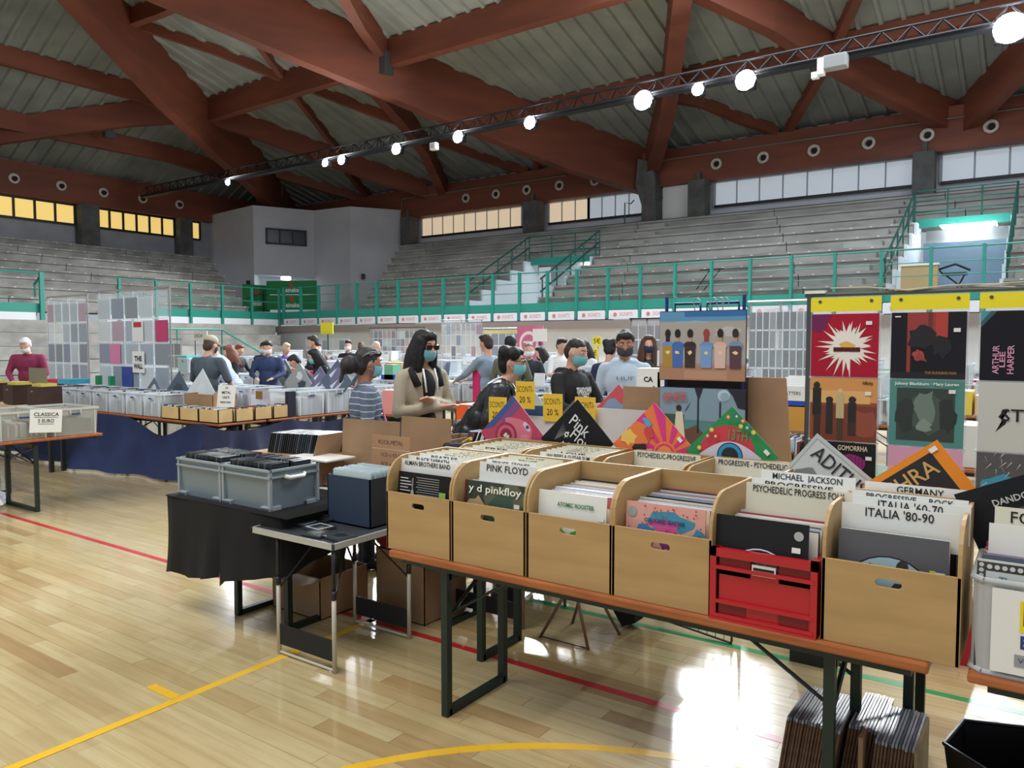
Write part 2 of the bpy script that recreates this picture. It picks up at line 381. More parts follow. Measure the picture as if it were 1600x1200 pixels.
MB().tube([(0, -2.6, 0), (0, -2.6, .95), (0, .9, .95), (0, .9, 0)], .035, TEAL, 6).tube([(0, .9, .95), (1.6, 2.4, -.4)], .035, TEAL, 6).tube([(0, -.8, .95), (0, -.8, 0)], .03, TEAL, 6).build('handrail', rail)
# vomitories (stair openings) of the right stand
GLOW = mat('lit_white_plaster', (225, 232, 236), .7); TUBE = mat('fluorescent_lamp', (245, 252, 255), .4, emit=12)
def vomit(x0, x1, k, lab, far):
    d = .87 * k; z1 = 2.72 + .40 * k
    m = MB().box(x0, x1, 20.4 + d + .9, 20.4 + d + 1.0, 2.3, z1 + .05, GLOW).box(x0 - .12, x0, 20.4, 20.4 + d + 1, 2.3, 3.0, GLOW)
    m.prism([(20.4, 2.75)] + sum([[(20.4 + .87 * j, 2.72 + .40 * (j + 1)), (20.4 + .87 * (j + 1), 2.72 + .40 * (j + 1))] for j in range(k)], []) + [(20.4 + d, 2.75)], 'x', x0 - .1, x0 - .02, GLOW)
    m.prism([(20.4, 2.75)] + sum([[(20.4 + .87 * j, 2.72 + .40 * (j + 1)), (20.4 + .87 * (j + 1), 2.72 + .40 * (j + 1))] for j in range(k)], []) + [(20.4 + d, 2.75)], 'x', x1 + .02, x1 + .1, GLOW)
    m.box(x0, x1, 20.2, 20.4 + d + 1, 2.6, 2.7, GLOW)
    struct(m, 'wall_stairwell'); struct(MB().box(x0 - .1, x1 + .1, 20.4 + d - .5, 20.4 + d - .35, z1 - .12, z1 + .12, TEAL), 'trim_lintel')
    MB().box((x0 + x1) / 2 - .3 + far, (x0 + x1) / 2 + .3 + far, 20.4 + d + .6, 20.4 + d + .85, z1 - .25, z1 - .1, TUBE).build('ceiling_lamp', label='white lamp lit inside the ' + lab, cat='lamp')
    r_ = thing('stair_railing', 'dark green railing around the ' + lab, 'railing', (0, 0, 0)); gm = mat('dark_green_paint', (28, 84, 74), .5)
    for x in (x0 - .15, x1 + .15):
        for h in (.95, .55): MB().tube([(x, 20.5, 2.75 + h), (x, 20.4 + d - .4, z1 + h), ], .03, gm, 6).build('handrail', r_)
        for j in range(k): MB().tube([(x, 20.6 + .87 * j, 2.72 + .40 * j), (x, 20.6 + .87 * j, 2.75 + .45 * (j) + .95)], .025, gm, 6).build('post', r_)
    for h in (.95, .65, .35): MB().tube([(x0 - .15, 20.4 + d - .4, z1 + h), (x1 + .15, 20.4 + d - .4, z1 + h)], .025, gm, 6).build('handrail', r_)
    for j in range(4): x = x0 - .15 + (x1 - x0 + .3) * j / 3; MB().tube([(x, 20.4 + d - .4, z1), (x, 20.4 + d - .4, z1 + .95)], .025, gm, 6).build('post', r_)
vomit(-16.1, -13.4, 5, 'white stair opening in the middle of the right stand', .6)
vomit(-3.2, -1.0, 6, 'blue-grey stair opening at the right end of the stand', 0)
struct(MB().box(-3.1, -1.05, 25.2, 25.3, 2.7, 4.55, mat('blue_grey_panel', (96, 116, 132), .6)), 'wall_panel')
m = MB()
for k in range(5): m.box(-2.6 + .32 * k, -2.57 + .32 * k, 24.3, 25.1, 4.9, 4.93, TUBE)
for k in range(3): m.box(-2.6, -1.3, 24.3 + .35 * k, 24.32 + .35 * k, 4.9, 4.93, TUBE)
m.build('ceiling_grid_light', label='bright ceiling grid inside the right stair opening', cat='lamp')
MB().box(-3.05, -2.25, 20.9, 21.1, 2.75, 3.55, mat('tan_board', (186, 158, 112), .7)).box(-3.07, -2.23, 20.88, 21.12, 3.55, 3.6, WHITE).build('notice_board', label='tan wooden board with a white top edge behind the teal rail', cat='board')
MB().tube([(-2.0, 21.3, 2.75), (-1.7, 21, 3.3)], .02, BLK, 6).tube([(-1.7, 21, 2.95), (-2.1, 21, 3.3)], .02, BLK, 6).box(-2.15, -1.65, 20.8, 21.2, 3.28, 3.34, BLK).tube([(-2.15, 21.1, 3.3), (-2.25, 21.1, 3.45), (-1.9, 21, 3.55), (-1.6, 21.1, 3.4)], .03, BLK, 6).build('folding_stool', label='small black folding stool behind the teal rail at the far right', cat='stool')
MB().tube([(-8.3, 21, 3.2), (-7.9, 21, 3.75)], .015, BLK, 6).tube([(-8.1, 21, 3.15), (-7.6, 21, 3.75)], .015, BLK, 6).tube([(-8.2, 21, 3.75), (-7.5, 21, 3.75)], .02, BLK, 6).build('folding_easel', label='thin dark folding easel leaning on the concrete steps behind the rail', cat='easel')
gm = mat('dark_green_paint', (28, 84, 74), .5)
for (xa, xb, lab) in ((-13.9, -13.5, 'left'), (-12.6, -12.3, 'right')):
    MB().tube([(xa, 27.6, 6.2), (xa, 27.6, 7.2), (xa + .25, 27.6, 7.12), (xb, 27.6, 7.25)], .025, gm, 6).build('handrail', label='bent green handrail %s of the tapered concrete column on the top row' % lab, cat='handrail')
# corner booth
BW = noisy('booth_plaster', (184, 182, 186), (194, 192, 196), .6, .8); BW2 = noisy('booth_plaster_shaded_side', (176, 174, 178), (184, 182, 186), .6, .8)
pa, pb, pc, pd, pe = (-36, 23.9), (-31.43, 23.3), (-30.23, 25.96), (-27.89, 26.2), (-26.2, 28.95)
m = MB()
for a, b, z0 in ((pa, pb, 2.6), (pc, pd, 2.6), (pd, pe, 2.6)): m.face([(*a, z0), (*b, z0), (*b, 8.25), (*a, 8.25)], BW)
m.face([(*pb, 5.0), (*pc, 4.85), (*pc, 8.25), (*pb, 8.25)], BW)
m.face([(*pa, 8.25), (*pb, 8.25), (*pc, 8.25), (*pd, 8.25), (*pe, 8.25), (-36, 29, 8.25)], BW)
# recessed entrance behind the booth's open front
ir = ((-31.43, 23.3), (-33.2, 25.0), (-32.0, 27.6), (-30.23, 25.96))
for a, b in zip(ir[:-1], ir[1:]): m.face([(*a, 2.6), (*b, 2.6), (*b, 5.0), (*a, 5.0)], GLOW)
m.face([(*p, 4.98) for p in ir], GLOW); m.face([(-36, 29, 2.7), (-36, 20, 2.7), (-25.8, 20, 2.7), (-25.8, 29, 2.7)], CONC)
struct(m, 'wall_booth', fix=False)
def lerp(a, b, t): return (a[0] + (b[0] - a[0]) * t, a[1] + (b[1] - a[1]) * t)
d_ = Vector((pc[0] - pb[0], pc[1] - pb[1], 0)).normalized(); n_ = Vector((d_.y, -d_.x, 0)); ang = math.atan2(d_.y, d_.x)
wnd = bpy.data.objects.new('window_booth', None); col.objects.link(wnd); wnd['kind'] = 'structure'; wnd.location = (*pb, 0); wnd.rotation_euler = (0, 0, ang)
dark = mat('dark_glass', (38, 38, 44), .2)
for k in range(3): MB().box(.62 + .62 * k + .04, .62 + .62 * (k + 1) - .02, -.05, -.02, 6.55, 7.15, dark).build('pane', wnd, kind='structure')
MB().box(.58, 2.52, -.09, 0, 6.45, 6.55, BLK).box(.58, 2.52, -.09, 0, 7.15, 7.22, BLK).box(.56, .64, -.09, 0, 6.45, 7.22, BLK).box(2.46, 2.54, -.09, 0, 6.45, 7.22, BLK).box(1.2, 1.27, -.09, 0, 6.45, 7.22, BLK).box(1.82, 1.9, -.09, 0, 6.45, 7.22, BLK).build('window_frame', wnd, kind='structure')
MB().box(1.35, 1.75, -.0, .3, 4.72, 4.88, TUBE).build('ceiling_lamp', None, label='small bright lamp over the entrance of the white corner booth', cat='lamp', loc=(*pb, .05), rot=(0, 0, ang))
for (q, z, nme) in ((lerp(pd, pe, .2), 4.9, 'right wall of the booth'), (lerp(pa, pb, .9), 4.55, 'left wall of the booth')):
    MB().box(-.09, .09, -.06, .0, -.13, .13, BLK).box(-.06, .06, -.08, -.06, .01, .1, BLK).build('wall_speaker', label='small black speaker on the ' + nme, cat='speaker', loc=(q[0] + .08, q[1] - .12, z), rot=(0, 0, R(35)))
HG = mat('green_banner', (28, 120, 60), .6); HGD = mat('white_print', (225, 235, 225), .6); HR = mat('red_star_print', (190, 60, 40), .6)
def hbanner(loc, rz, wd, z0, z1, lab):
    t = thing('banner', lab, 'banner', loc, rz)
    MB().box(-wd / 2, wd / 2, -.02, .02, z0, z1, HG).build('cloth', t)
    text('Heineken', t, 0, z0 + (z1 - z0) * .3, .3, HGD, y=-.025, width=wd * .38, bold=.008)
    star = [(0.0 + .16 * (1 if k % 2 == 0 else .42) * math.sin(PI * k / 5), z0 + (z1 - z0) * .72 + .16 * (1 if k % 2 == 0 else .42) * math.cos(PI * k / 5)) for k in range(10)]
    MB().prism(star, 'y', -.027, -.022, HR).build('star', t); return t
x_, y_ = P(-9.85, 34.5)
hbanner((x_, y_, 0), R(28), 2.35, 3.85, 4.45, 'upper green drinks banner with white lettering and red star by the booth')
x_, y_ = P(-9.75, 34.2)
hbanner((x_, y_, 0), R(28), 2.35, 3.15, 3.8, 'lower green drinks banner with white lettering below its twin')
x_, y_ = P(-11.6, 35)
hbanner((x_, y_, 0), R(80), 1.3, 3.1, 4.3, 'dark green side banner left of the two front drinks banners')
MB().bar((-30.3, 20.4, 3.0), (-29.3, 22.2, 4.0), .03, .04, BLK).bar((-29.3, 22.2, 2.8), (-29.3, 22.2, 4.0), .03, .04, BLK).build('handrail', label='thin dark sloping handrail right of the green banners', cat='handrail')
# ---------------------------------------------------------------- roof
def RZ(u, v): return min(9.3 + .28 * (29.2 - v), 9.3 + .5 * (u + 36))
DECK = noisy('galvanised_roof_deck', (128, 130, 122), (146, 148, 138), .8, .6, 3, metal=.0)
roof = bpy.data.objects.new('ceiling', None); col.objects.link(roof); roof['kind'] = 'structure'
FILL_RECT = (-9.5, 6.0, 14.5, 19.2)    # extent of glowing roof panels added out of view to brighten the mid hall
def deck():
    prof = [(0, 0), (.40, 0), (.44, -.09), (.54, -.09), (.58, 0)]; per = .58
    m = MB(); i = m.m(DECK); k = 0; prev = None
    x = -36.0
    while x < 12:
        for dx, dz in prof[:-1]:
            u = x + dx; d = min(27.2, (u + 36) / .56); k0 = len(m.v)
            m.v += [(u, 29.2, 9.3 + dz), (u, 29.2 - d, 9.3 + .28 * d + dz)]
            if prev is not None:
                # added glow panels: leave the deck open there
                if FILL_RECT[0] < u < FILL_RECT[1]:
                    a, b = prev, k0
                    def pt(base, y): p = m.v[base]; return (p[0], y, p[2] + .28 * (29.2 - y))
                    kk = len(m.v); m.v += [pt(a, FILL_RECT[3]), pt(b, FILL_RECT[3]), pt(a, FILL_RECT[2]), pt(b, FILL_RECT[2])]
                    m.f += [(a, b, kk + 1, kk), (kk + 2, kk + 3, b + 1, a + 1)]; m.mi += [i, i]
                else: m.f.append((prev, k0, k0 + 1, prev + 1)); m.mi.append(i)
            prev = k0
        x += per
    m.build('roof_deck', roof, kind='structure', fix=False)
    m = MB(); i = m.m(DECK); prev = None; y = 2.0
    while y < 29.3:
        for dx, dz in prof[:-1]:
            v = y + dx; d = min(15.2, max(0, (29.2 - v) * .56)); k0 = len(m.v)
            m.v += [(-36, v, 9.3 + dz), (-36 + d, v, 9.3 + .5 * d + dz)]
            if prev is not None: m.f.append((prev, k0, k0 + 1, prev + 1)); m.mi.append(i)
            prev = k0
        y += per
    m.build('roof_deck', roof, kind='structure', fix=False)
deck()
def fill_z(v): return 9.3 + .28 * (29.2 - v)
FILL_MAT = mat('fill_glow_panel', (226, 240, 255), .5, emit=7)  # emission of the added fill panels, no real roof window
m = MB(); xx = FILL_RECT[0]
k = 0
while xx < FILL_RECT[1] - 1.3:
    v0_, v1_ = FILL_RECT[2], FILL_RECT[3]; mm = MB()
    mm.v += [(xx + .04, v0_, fill_z(v0_)), (xx + 1.50, v0_, fill_z(v0_)), (xx + 1.50, v1_, fill_z(v1_)), (xx + .04, v1_, fill_z(v1_))]; mm.f.append((0, 3, 2, 1)); mm.mi.append(mm.m(FILL_MAT)); mm.build('fill_glow_panel', roof, kind='structure', fix=False); xx += 1.54
BEAMS = dict(
A=([(-23.6, 10.2), (-21.4, 14.8), (-20.44, 16.73), (-19.32, 18.82), (-18.28, 20.85), (-16.45, 24.16), (-15.46, 25.85), (-13.45, 28.9)], 1.91, 0.5),
B=([(-23.4, 9.6), (-26.2, 13.9), (-28.02, 16.74), (-29.73, 20.02), (-31.35, 23.47), (-35.4, 29.0)], 2.1, 0.45),
C=([(-8.1, 20.0), (-6.69, 22.11), (-5.79, 23.9), (-4.87, 25.63), (-2.69, 29.02)], 0.96, 0.4),
D=([(-2.64, 29.04), (-1.1, 26.39), (0.6, 23.8)], 1.12, 0.4),
E=([(-7.9, 19.0), (-9.06, 21.18), (-10.73, 24.47), (-13.18, 28.5)], 1.26, 0.5),
F=([(-18.88, 19.55), (-13.41, 19.5), (-8.2, 19.45)], 0.91, 0.35),
G=([(-29.5, 19.7), (-25.23, 19.6), (-22.87, 19.55), (-18.9, 19.5)], 0.95, 0.35),
H=([(-30.0, 19.5), (-31.4, 17.4), (-32.8, 15.1), (-34.6, 12.2)], 0.96, 0.35),
J=([(-33.3, 10.5), (-33.3, 16.7), (-33.25, 19.9), (-33.3, 26.5)], 0.72, 0.25),
K=([(-30.4, 9.8), (-30.4, 12.23), (-30.4, 14.77), (-30.4, 17.31), (-30.5, 20.9)], 0.67, 0.25),
Lb=([(-26.92, 15.31), (-25.43, 17.44), (-24.3, 19.7)], 0.34, 0.2),
M=([(-22.6, 16.0), (-24.29, 19.4)], 0.29, 0.2),
Nb=([(-24.6, 19.9), (-26.9, 24.7)], 0.33, 0.2),
O=([(-24.1, 19.8), (-22.9, 22.03), (-21.6, 24.2)], 0.37, 0.2),
Pb=([(-29.7, 20.0), (-28.82, 21.2), (-27.6, 23.6), (-26.41, 25.89), (-25.0, 28.4)], 0.89, 0.35),
Q=([(-20.4, 19.6), (-21.2, 22.6), (-22.0, 24.9), (-23.94, 28.5)], 0.84, 0.4),
Rb=([(-21.5, 25.2), (-20.75, 26.51), (-19.93, 27.8), (-19.2, 28.6)], 0.34, 0.2),
S=([(-17.0, 26.2), (-18.9, 28.8)], 0.33, 0.2),
T=([(-32.12, 25.2), (-30.76, 27.2), (-29.6, 28.8)], 0.44, 0.2),
U=([(-27.9, 26.0), (-29.15, 28.8)], 0.4, 0.2),
Vb=([(-11.5, 25.0), (-10.14, 26.0), (-9.23, 27.4), (-8.3, 28.5)], 0.35, 0.25),
Wb=([(-3.6, 20.5), (-4.69, 22.9), (-6.02, 25.4), (-7.9, 28.5)], 0.35, 0.25),
X=([(-15.9, 24.35), (-10.8, 24.3), (-5.71, 24.25), (2.5, 24.2)], 0.5, 0.25),
Y=([(-27.2, 14.84), (-24.97, 14.95), (-21.3, 15.0)], 0.57, 0.3),
Z=([(-17.3, 15.5), (-18.4, 17.8), (-18.95, 19.5)], 0.77, 0.35))
for kx, (pts, dp, wd) in BEAMS.items():
    m = MB(); i = m.m(RUST); n = len(pts)
    for j, p in enumerate(pts):
        a = Vector((*pts[max(j - 1, 0)], 0)); b = Vector((*pts[min(j + 1, n - 1)], 0)); d = (b - a).normalized(); s = Vector((-d.y, d.x, 0)) * wd / 2
        z = RZ(*p) - .02; zb = max(z - dp, 7.6)
        for sg, zz in ((1, zb), (-1, zb), (-1, z), (1, z)): m.v.append((p[0] + s.x * sg, p[1] + s.y * sg, zz))
        if j:
            k0 = 4 * (j - 1)
            for q in range(4): m.f.append((k0 + q, k0 + (q + 1) % 4, k0 + 4 + (q + 1) % 4, k0 + 4 + q)); m.mi.append(i)
    m.f += [(3, 2, 1, 0), (4 * n - 4, 4 * n - 3, 4 * n - 2, 4 * n - 1)]; m.mi += [i, i]
    m.build('roof_beam', roof, kind='structure')
PLT = mat('steel_plate', (84, 88, 86), .5, .4)
for (x, y, z, h) in ((-18.75, 19.45, 11.15, .75), (-29.6, 19.9, 11.0, .7), (-32.2, 17.0, 10.3, .3), (-2.66, 28.8, 8.6, 1.0)):
    MB().box(x - .14, x + .14, y - .32, y + .1, z - h / 2, z + h / 2, PLT).build('beam_connector', roof, kind='structure')
# ---------------------------------------------------------------- lighting truss with floodlights
tr = thing('lighting_truss', 'long black lattice truss carrying the floodlights under the roof', 'truss', (-33.6, TY, TZ))
TM = mat('truss_black', (26, 26, 30), .5, .3); TL = 38
for (y, z) in ((-.16, .06), (.16, .06), (0, .42)): MB().tube([(0, y, z), (TL, y, z)], .03, TM, 6).build('chord', tr)
MB().box(0, TL, -.14, .14, -.02, .04, TM).build('cable_tray', tr)
for half, mm in enumerate([MB().tube([(0, s, .06), (.3, 0, .42)], .015, TM, 5).tube([(.3, 0, .42), (.6, s, .06)], .015, TM, 5).mesh('brace') for s in (-.16, .16)]):
    for k in range(int(TL / .6)): link('brace', mm, tr, (k * .6, 0, 0))
LENS = mat('floodlight_lens', (245, 250, 255), .3, emit=170)
def flood(x, r, lab):
    t = thing('floodlight', lab, 'floodlight', (x, TY - .1, TZ - .12), 0)
    MB().box(-r * .9, r * .9, -.1, .12, -r * .9, r * .9, TM).build('housing', t, bevel=.02)
    MB().lathe([(r * 1.0, 0), (r * 1.0, .02), (r * .6, .07), (.01, .09)], LENS, Matrix.Translation((0, -.1, 0)) @ Matrix.Rotation(PI / 2, 4, 'X'), 20).build('lens', t)
    MB().bar((-r * .95, 0, 0), (-r * .95, 0, .2), .03, .02, TM).bar((r * .95, 0, 0), (r * .95, 0, .2), .03, .02, TM).build('bracket', t); return t
nth = ['small pinkish floodlight nearest the left wall on the truss', 'left of the close pair of floodlights on the black truss', 'right of the close pair of floodlights on the black truss', 'floodlight fourth from the left end of the truss', 'floodlight beside the small white box on the truss', 'floodlight in front of the huge curved beam', 'big floodlight at the upright rust red beam', 'small floodlight between the two big ones', 'big floodlight with a dangling wire left of the projector', 'largest floodlight at the top right corner']
for (lx, lr), lb in zip(LAMPS, nth): flood(lx, lr, lb)
t = thing('projector', 'white ceiling projector clamped under the truss between two big floodlights', 'projector', (-4.35, TY - .3, TZ - .1))
MB().box(-.1, .4, -.1, .2, -.18, .12, mat('grey_plastic_light', (150, 152, 150), .5)).build('body', t, bevel=.02); MB().box(-.22, -.08, -.12, .1, -.28, .08, WHITE).box(-.35, -.2, -.1, .05, -.34, -.2, WHITE).build('bracket', t)
MB().box(-.12, .12, -.08, .08, -.12, .1, WHITE).box(-.08, .08, -.09, -.08, -.08, .06, mat('pale_grey', (190, 190, 190), .5)).build('junction_box', label='small white box hanging under the truss left of a floodlight', cat='box', loc=(-16.3, TY - .15, TZ - .25))
# ---------------------------------------------------------------- builders for the market
BIRCH = noisy('birch_plywood', (170, 136, 88), (188, 154, 104), 3, .5, 5, (.6, .6, 5), lo=.3, hi=.7)
PLYEDGE = mat('plywood_edge', (150, 108, 66), .6)
ORPLY = noisy('orange_varnished_board', (150, 82, 40), (172, 100, 52), 5, .45, 4, (1, 6, 6))
CARD = noisy('brown_cardboard', (150, 118, 88), (164, 132, 100), 4, .8)
DKGRN = mat('dark_green_steel', (18, 40, 32), .45)
SLEEVES = pick('sleeve_edge', [(222, 222, 220), (196, 200, 205), (60, 62, 70), (232, 230, 222), (150, 165, 190), (40, 40, 46), (214, 205, 190), (170, 80, 90), (205, 214, 222), (90, 100, 120)], .45)
SLI = pick('sleeve_edge_set', [(222, 222, 220), (196, 200, 205), (80, 82, 90), (232, 230, 222), (150, 165, 190), (70, 72, 80), (214, 205, 190), (170, 90, 95), (205, 214, 222), (120, 132, 150)], .45, True)
CDI = pick('cd_spine_set', [(214, 222, 228), (40, 42, 50), (180, 190, 200), (90, 96, 110), (224, 226, 228), (140, 60, 66), (60, 90, 130), (200, 200, 190), (24, 26, 30)], .25, True)
CDO = pick('cd_spine', [(214, 222, 228), (40, 42, 50), (180, 190, 200), (90, 96, 110), (224, 226, 228), (140, 60, 66), (60, 90, 130), (24, 26, 30)], .25)
DARKCD = pick('dark_cd_spine', [(30, 34, 40), (52, 58, 66), (20, 22, 26), (84, 92, 100), (40, 46, 54)], .25)
CLEAR = clear('clear_plastic', (196, 210, 216), .42, .2); CLEARE = clear('clear_plastic_rim', (222, 232, 236), .8, .25); BLUEH = mat('blue_handle', (40, 60, 120), .4)
FILM = clear('clear_film', (214, 224, 232), .22, .12); SILV = mat('brushed_aluminium', (176, 178, 180), .35, .8)
def stadium(cx, cz, w, h, n=6):
    r = h / 2; pts = []
    for k in range(n + 1): a = -PI / 2 + PI * k / n; pts.append((cx + w / 2 - r + r * math.cos(a), cz + r * math.sin(a)))
    for k in range(n + 1): a = PI / 2 + PI * k / n; pts.append((cx - w / 2 + r + r * math.cos(a), cz + r * math.sin(a)))
    return pts
def holed(w, h, t, hole, mt):
    """vertical panel in xz with an opening"""
    b = bmesh.new(); ou = [(0, 0), (w, 0), (w, h), (0, h)]
    def ring(ps):
        vs = [b.verts.new((x, 0, z)) for x, z in ps]
        return [b.edges.new((vs[i], vs[(i + 1) % len(vs)])) for i in range(len(vs))]
    es = ring(ou) + ring(hole); bmesh.ops.triangle_fill(b, edges=es, use_beauty=True)
    r = bmesh.ops.extrude_face_region(b, geom=list(b.faces)); bmesh.ops.translate(b, vec=(0, t, 0), verts=[q for q in r['geom'] if isinstance(q, bmesh.types.BMVert)])
    bmesh.ops.recalc_face_normals(b, faces=b.faces); me = bpy.data.meshes.new('panel'); b.to_mesh(me); b.free(); me.materials.append(mt); return me
BWD, BDP, BHT, BLIP, BTH = .394, .44, .43, .27, .012
_front = holed(BWD - .002, BLIP, BTH, stadium(BWD / 2, BLIP - .052, .075, .026), BIRCH)
def _side():
    pts = [(0, 0), (BDP, 0), (BDP, BHT), (.13, BHT)]
    for k in range(1, 7): a = PI / 2 * k / 6; pts.append((.13 - .13 * math.sin(a), BHT - .125 * (1 - math.cos(a))))
    pts += [(0, BLIP)]
    return MB().prism(pts, 'x', 0, BTH, BIRCH).mesh('side_panel')
_sidem = _side(); _backm = MB().box(BTH, BWD - BTH, BDP - BTH, BDP, 0, BHT, BIRCH).mesh('back_panel'); _botm = MB().box(BTH, BWD - BTH, BTH, BDP - BTH, 0, .01, BIRCH).mesh('bottom_panel')
def lp_crate(x, y, z, lab, lowfront=False):
    t = thing('record_crate', lab, 'crate', (x, y, z), 0, 'birch plywood record crates on the front table')
    link('front_panel', _front, t, bevel=.0012); link('side_panel', _sidem, t, (0, 0, 0), bevel=.0015); link('side_panel', _sidem, t, (BWD - BTH - .001, 0, 0), bevel=.0015)
    link('back_panel', _backm, t); link('bottom_panel', _botm, t); return t
_recs = [MB().box(-.1575, .1575, 0, th, 0, .315, SLEEVES).mesh('record_sleeve') for th in (.0045, .006, .008)]
ORD = ['first', 'second', 'third', 'fourth', 'fifth', 'sixth', 'seventh', 'eighth', 'ninth', 'tenth', 'eleventh', 'twelfth', 'thirteenth', 'fourteenth', 'fifteenth', 'sixteenth', 'seventeenth', 'eighteenth', 'nineteenth', 'twentieth'] + ['twenty-' + q for q in ('first', 'second', 'third', 'fourth', 'fifth', 'sixth', 'seventh', 'eighth')]
def records(x, y0, y1, z, n, where, tilt=6, h=.315, dx=.0, grp=None):
    for k in range(n):
        me = random.choice(_recs); yy = y0 + (y1 - y0) * k / (n - 1)
        o = link('record', me, None, (x + random.uniform(-.006, .006) + dx, yy, z + random.uniform(-.002, .008)), (R(-tilt + random.uniform(-1.5, 1.5)), 0, R(random.uniform(-.7, .7))), label='%s record from the front in %s' % (ORD[k], where), cat='record', group=grp or 'records in ' + where)
def card(s, x, y, z, w, h, lab, size=.05, tilt=4, mt=None, tx=0, tz=None, tw=None, ink=None, th=.0015):
    o = MB().box(-w / 2, w / 2, 0, th, 0, h, mt or WHITE).build('divider_card', label=lab, cat='divider', loc=(x, y, z), rot=(R(-tilt), 0, 0))
    if s: text(s, o, tx, h - size * .62 if tz is None else tz, size, ink or INK, width=tw, bold=.0003)
    return o
# flat printed artwork on a sleeve: layered shapes, coordinates 0..1 on the cover
def circ(cx, cy, rx, ry=None, n=28, a0=0, a1=360): ry = ry or rx; return [(cx + rx * math.cos(R(a0 + (a1 - a0) * k / n)), cy + ry * math.sin(R(a0 + (a1 - a0) * k / n))) for k in range(n if a1 - a0 == 360 else n + 1)]
def blob(cx, cy, r, seed, n=14, j=.3, sy=1):
    rd = random.Random(seed); return [(cx + r * (1 + rd.uniform(-j, j)) * math.cos(2 * PI * k / n), cy + sy * r * (1 + rd.uniform(-j, j)) * math.sin(2 * PI * k / n)) for k in range(n)]
def burst(cx, cy, r1, r2, n, seed=1, j=.35):
    rd = random.Random(seed); return [(cx + (r1 * (1 + rd.uniform(-j, j * .5)) if k % 2 == 0 else r2) * math.cos(PI * k / n), cy + (r1 * (1 + rd.uniform(-j, j * .5)) if k % 2 == 0 else r2) * math.sin(PI * k / n)) for k in range(2 * n)]
def clip01(pts):   # Sutherland-Hodgman against the unit square
    for ax, lim, sg in ((0, 0, 1), (0, 1, -1), (1, 0, 1), (1, 1, -1)):
        out = []
        for i in range(len(pts)):
            a, b = pts[i - 1], pts[i]; ia = (a[ax] - lim) * sg >= 0; ib = (b[ax] - lim) * sg >= 0
            if ia != ib: t = (lim - a[ax]) / (b[ax] - a[ax]); out.append((a[0] + (b[0] - a[0]) * t, a[1] + (b[1] - a[1]) * t))
            if ib: out.append(b)
        pts = out
        if not pts: break
    return pts
def art(parent, x0, z0, W, H, y, shapes, name='cover_print'):
    m = MB(); k = 0
    for c, pts in shapes:
        pts = clip01([tuple(p) for p in pts])
        if len(pts) < 3: continue
        k += 1; mt = mat('print_%d_%d_%d' % c, c, .45)
        cx = sum(p[0] for p in pts) / len(pts); cz = sum(p[1] for p in pts) / len(pts)
        # fan triangulation around the centroid keeps star shapes correct
        yy = y - .00018 * k
        for i in range(len(pts)): a, b = pts[i - 1], pts[i]; m.face([(x0 + W * a[0], yy, z0 + H * a[1]), (x0 + W * b[0], yy, z0 + H * b[1]), (x0 + W * cx, yy, z0 + H * cz)], mt)
    return m.build(name, parent, fix=False)
def rect(a, b, c, d): return [(a, b), (c, b), (c, d), (a, d)]
def sleeve(name, lab, loc, rot, base, shapes, S=.315, th=.005, texts=(), diamond=False, group=None, sticker=None, edge=None):
    o = MB().box(-S / 2, S / 2, 0, th, -S / 2, S / 2, mat('sleeve_%d_%d_%d' % base, base, .45, spec=.25)).build(name, label=lab, cat='record', loc=loc, rot=rot, group=group)
    if diamond: o.rotation_mode = 'XYZ'; o.matrix_world = Matrix.Translation(loc) @ Matrix.Rotation(rot[2], 4, 'Z') @ Matrix.Rotation(rot[0], 4, 'X') @ Matrix.Rotation(R(diamond), 4, 'Y')
    if shapes: art(o, -S / 2, -S / 2, S, S, -.0004, shapes)
    for (s, x, z, sz, c, wd, rt) in texts: text(s, o, (x - .5) * S, (z - .5) * S, sz, mat('ink_%d_%d_%d' % c, c, .5), y=-.0045, width=wd, rot=rt, bold=.0006)
    if sticker: MB().box((sticker[0] - .5) * S - .014, (sticker[0] - .5) * S + .014, -.0052, -.0045, (sticker[1] - .5) * S - .009, (sticker[1] - .5) * S + .009, WHITE).build('price_sticker', o)
    return o
